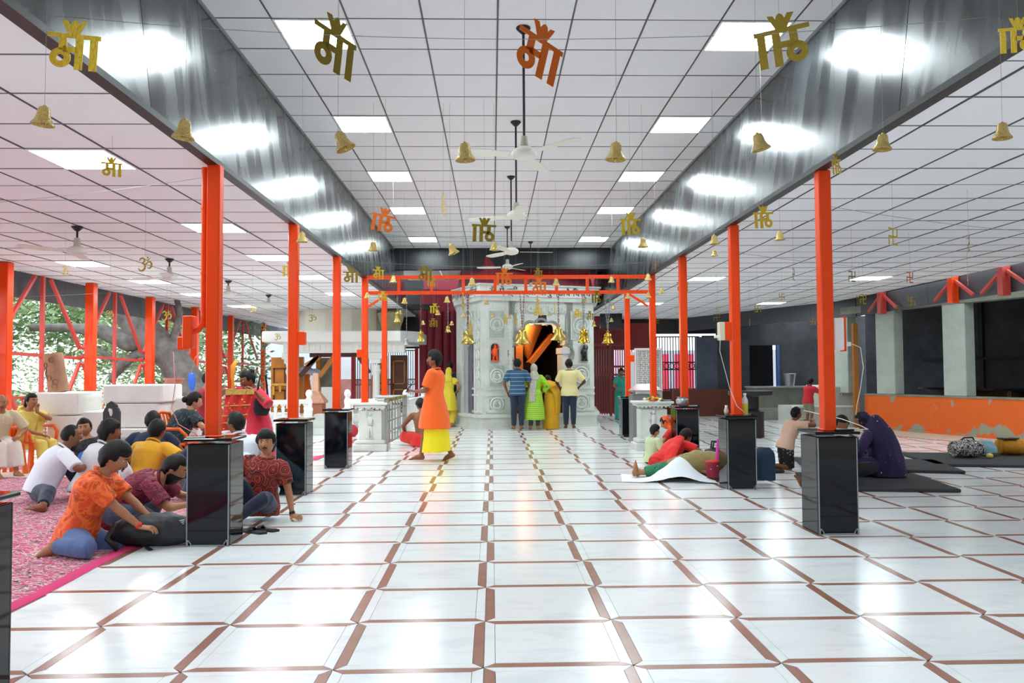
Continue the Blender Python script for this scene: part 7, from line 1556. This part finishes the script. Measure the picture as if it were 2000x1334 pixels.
p_ = flo(1495, 945); sack('navy_backpack', 'big navy backpack standing right of the second right plinth', 'backpack', (3.06, 9.0, 0), -12, [([(0, 0, .05), (0, 0, .2), (0, 0, .36), (0, 0, .42)], [(.12, .11), (.13, .12), (.11, .1), (.06, .06)])], M('navy_canvas', '22364f', .75, bump=(50, .3)), .014, .01)
for k, (x0, x1, y0, y1, a_, lb) in enumerate(((3.6, 4.98, 8.35, 9.7, 9, 'dark foam mat under the purple-veiled woman'), (4.15, 6.0, 9.95, 11.3, 14, 'dark grey foam mat behind the purple veil'), (6.0, 7.9, 10.3, 11.9, 12, 'dark mat under the three bags at the right'), (7.0, 9.0, 9.3, 10.4, 20, 'dark mat cut by the right frame edge'), (3.0, 3.66, 10.0, 10.8, 0, 'small dark mat under the kneeling boy in peach'))):
    t = thing('foam_mat', lb, 'mat', ((x0+x1)/2, (y0+y1)/2, 0), R(-a_)); MB().bev((0, 0, .02), (x1-x0, y1-y0, .036), .008).obj('slab', M('charcoal_foam', '3a3a3c', .9, var=(8, .4), col2='2c2c2e'), t)
m_pais = MP('black_white_paisley', 'noise', ['1a1a1c', 'd8d4cc', '1a1a1c', 'c9c5bd', '151517'], 9, pos=[0, .42, .48, .56, .61], distort=2)
def ex3(t): MB().tube([(-.12, 0, .22), (-.05, -.03, .28), (.08, -.03, .28), (.14, 0, .22)], .012, 8).obj('handle', m_bk, t, True)
sack('paisley_bag', 'black and white paisley bag against the orange wall', 'bag', (6.72, 11.25, .04), 8, [([(-.22, 0, .12), (0, 0, .13), (.22, 0, .12)], [(.12, .11), (.15, .13), (.13, .11)], (0, 1, 0))], m_pais, .014, .014, ex3)
sack('blue_cloth_bag', 'pale blue gathered cloth bag beside the paisley bag', 'bag', (7.13, 11.45, .04), 0, [([(0, 0, .04), (0, 0, .12), (0, 0, .22)], [(.16, .13), (.16, .13), (.09, .07)])], M('pale_blue_cloth', '7fa9b5', .85, bump=(30, .5)), .014, .02)
def ex4(t): MB().bev((-.1, -.06, .245), (.24, .16, .02), .004, .15).obj('dark_flap', m_bk, t)
sack('ochre_bundle', 'ochre yellow bundle rightmost of the three bags', 'bag', (7.55, 11.5, .04), 0, [([(-.2, 0, .13), (0, 0, .13), (.24, 0, .12)], [(.12, .12), (.15, .13), (.12, .1)], (0, 1, 0))], M('ochre_cloth', 'c07f14', .85, bump=(25, .5)), .014, .02, ex4)
t = thing('lemon', 'small yellow fruit between the paisley and blue bags', 'fruit', (6.96, 11.1, .04)); MB().ball((0, 0, .035), (.05, .04, .035), 12, 8).obj('peel', M('lemon_yellow', 'd8cf5a', .5), t, True)
# ============================================================ water tank with the boy at the tap
t = thing('water_tank', 'grey tiled water tank with taps left of the orange wall', 'tank', (0, 0, 0)); mt_ = M('grey_tank_tiles', 'c2c5bc', .45, var=(4, .5), col2='a3a69c')
xa, xb = 7.0, 8.25
MB().bx(xa, xb+.15, 18.35, 19.5, 0, .46).obj('trough_base', mt_, t); MB().bx(xa-.04, xb+.2, 18.3, 18.5, .44, .48).obj('trough_lip', m_white, t); MB().bx(7.75, xb+.2, 18.5, 19.5, .46, .9).obj('upper_tank', mt_, t); MB().bx(7.72, xb+.24, 18.47, 19.55, .9, .94).obj('tank_cover', m_white, t)
for x in (7.78, 8.1): 
    mb = MB(); mb.tube([(x, 18.5, .74), (x, 18.4, .74), (x, 18.38, .7)], .016, 8); mb.tube([(x-.03, 18.43, .77), (x+.03, 18.43, .77)], .008, 6); mb.obj('tap', m_metal, t, True)
t = thing('steel_bucket', 'steel bucket on the pale ledge by the dark doorway', 'bucket', (at(1544, 750, 22.4).x, 22.45, .86)); MB().lathe([(0, 0), (.12, 0), (.17, .36), (.16, .36), (.11, .02), (0, .02)], n=20).obj('body', m_metal, t, 40); MB().lathe([(.168, .34), (.18, .35), (.168, .36)], n=20).obj('rim', m_metal, t)
t = thing('orange_cloth_heap', 'orange rag on top of the water tank', 'cloth', (8.12, 18.9, .94)); MB().ball((0, 0, .035), (.16, .1, .04), 12, 8).obj('rag', M('orange_rag', 'c77a22', .9, bump=(20, .8)), t, True)
t = thing('orange_pole', 'slim ochre pole beside the white electrical box', 'pole', wp(-.15, .1, 0)); MB().bx(-.05, .05, -.05, .05, .0, 2.35).obj('shaft', M('ochre_pole', 'a8661c', .5), t)
t = thing('yellow_towels', 'yellow and dark towels hanging at the tank tap', 'towels', (7.62, 18.42, .48)); mt2 = M('yellow_towel', 'b99a3a', .9, bump=(25, .6)); MB().tube([(0, .02, .36), (.0, 0, .2), (.02, 0, .0)], [(.05, .03), (.06, .03), (.06, .03)], 10).obj('towel', mt2, t, True); MB().tube([(.12, .02, .34), (.12, 0, .2), (.12, 0, .02)], [(.04, .03), (.05, .03), (.04, .03)], 10).obj('dark_towel', M('dark_towel', '3a3428', .9), t, True)
t = thing('steel_kettle', 'dark utensil on the wash counter seen between the columns', 'utensil', wp(4.0, -2.3, .885)); MB().lathe([(0, 0), (.1, 0), (.11, .1), (.06, .16), (0, .17)], n=16).obj('body', M('dull_steel', '5a5a5c', .4, metal=.6), t, True); MB().bar((.1, 0, .1), (.5, .05, .2), .04).obj('handle', m_iron, t)
t = thing('pendant_stand', 'black pedestal stand behind the second right post', 'stand', (at(1465, 760, 15.5).x, 15.5, 0)); MB().lathe([(.25, 0), (.25, .5), (.16, .55), (.16, .78), (.42, .82), (.42, .9), (0, .9)], n=16).obj('body', m_iron, t, 40)
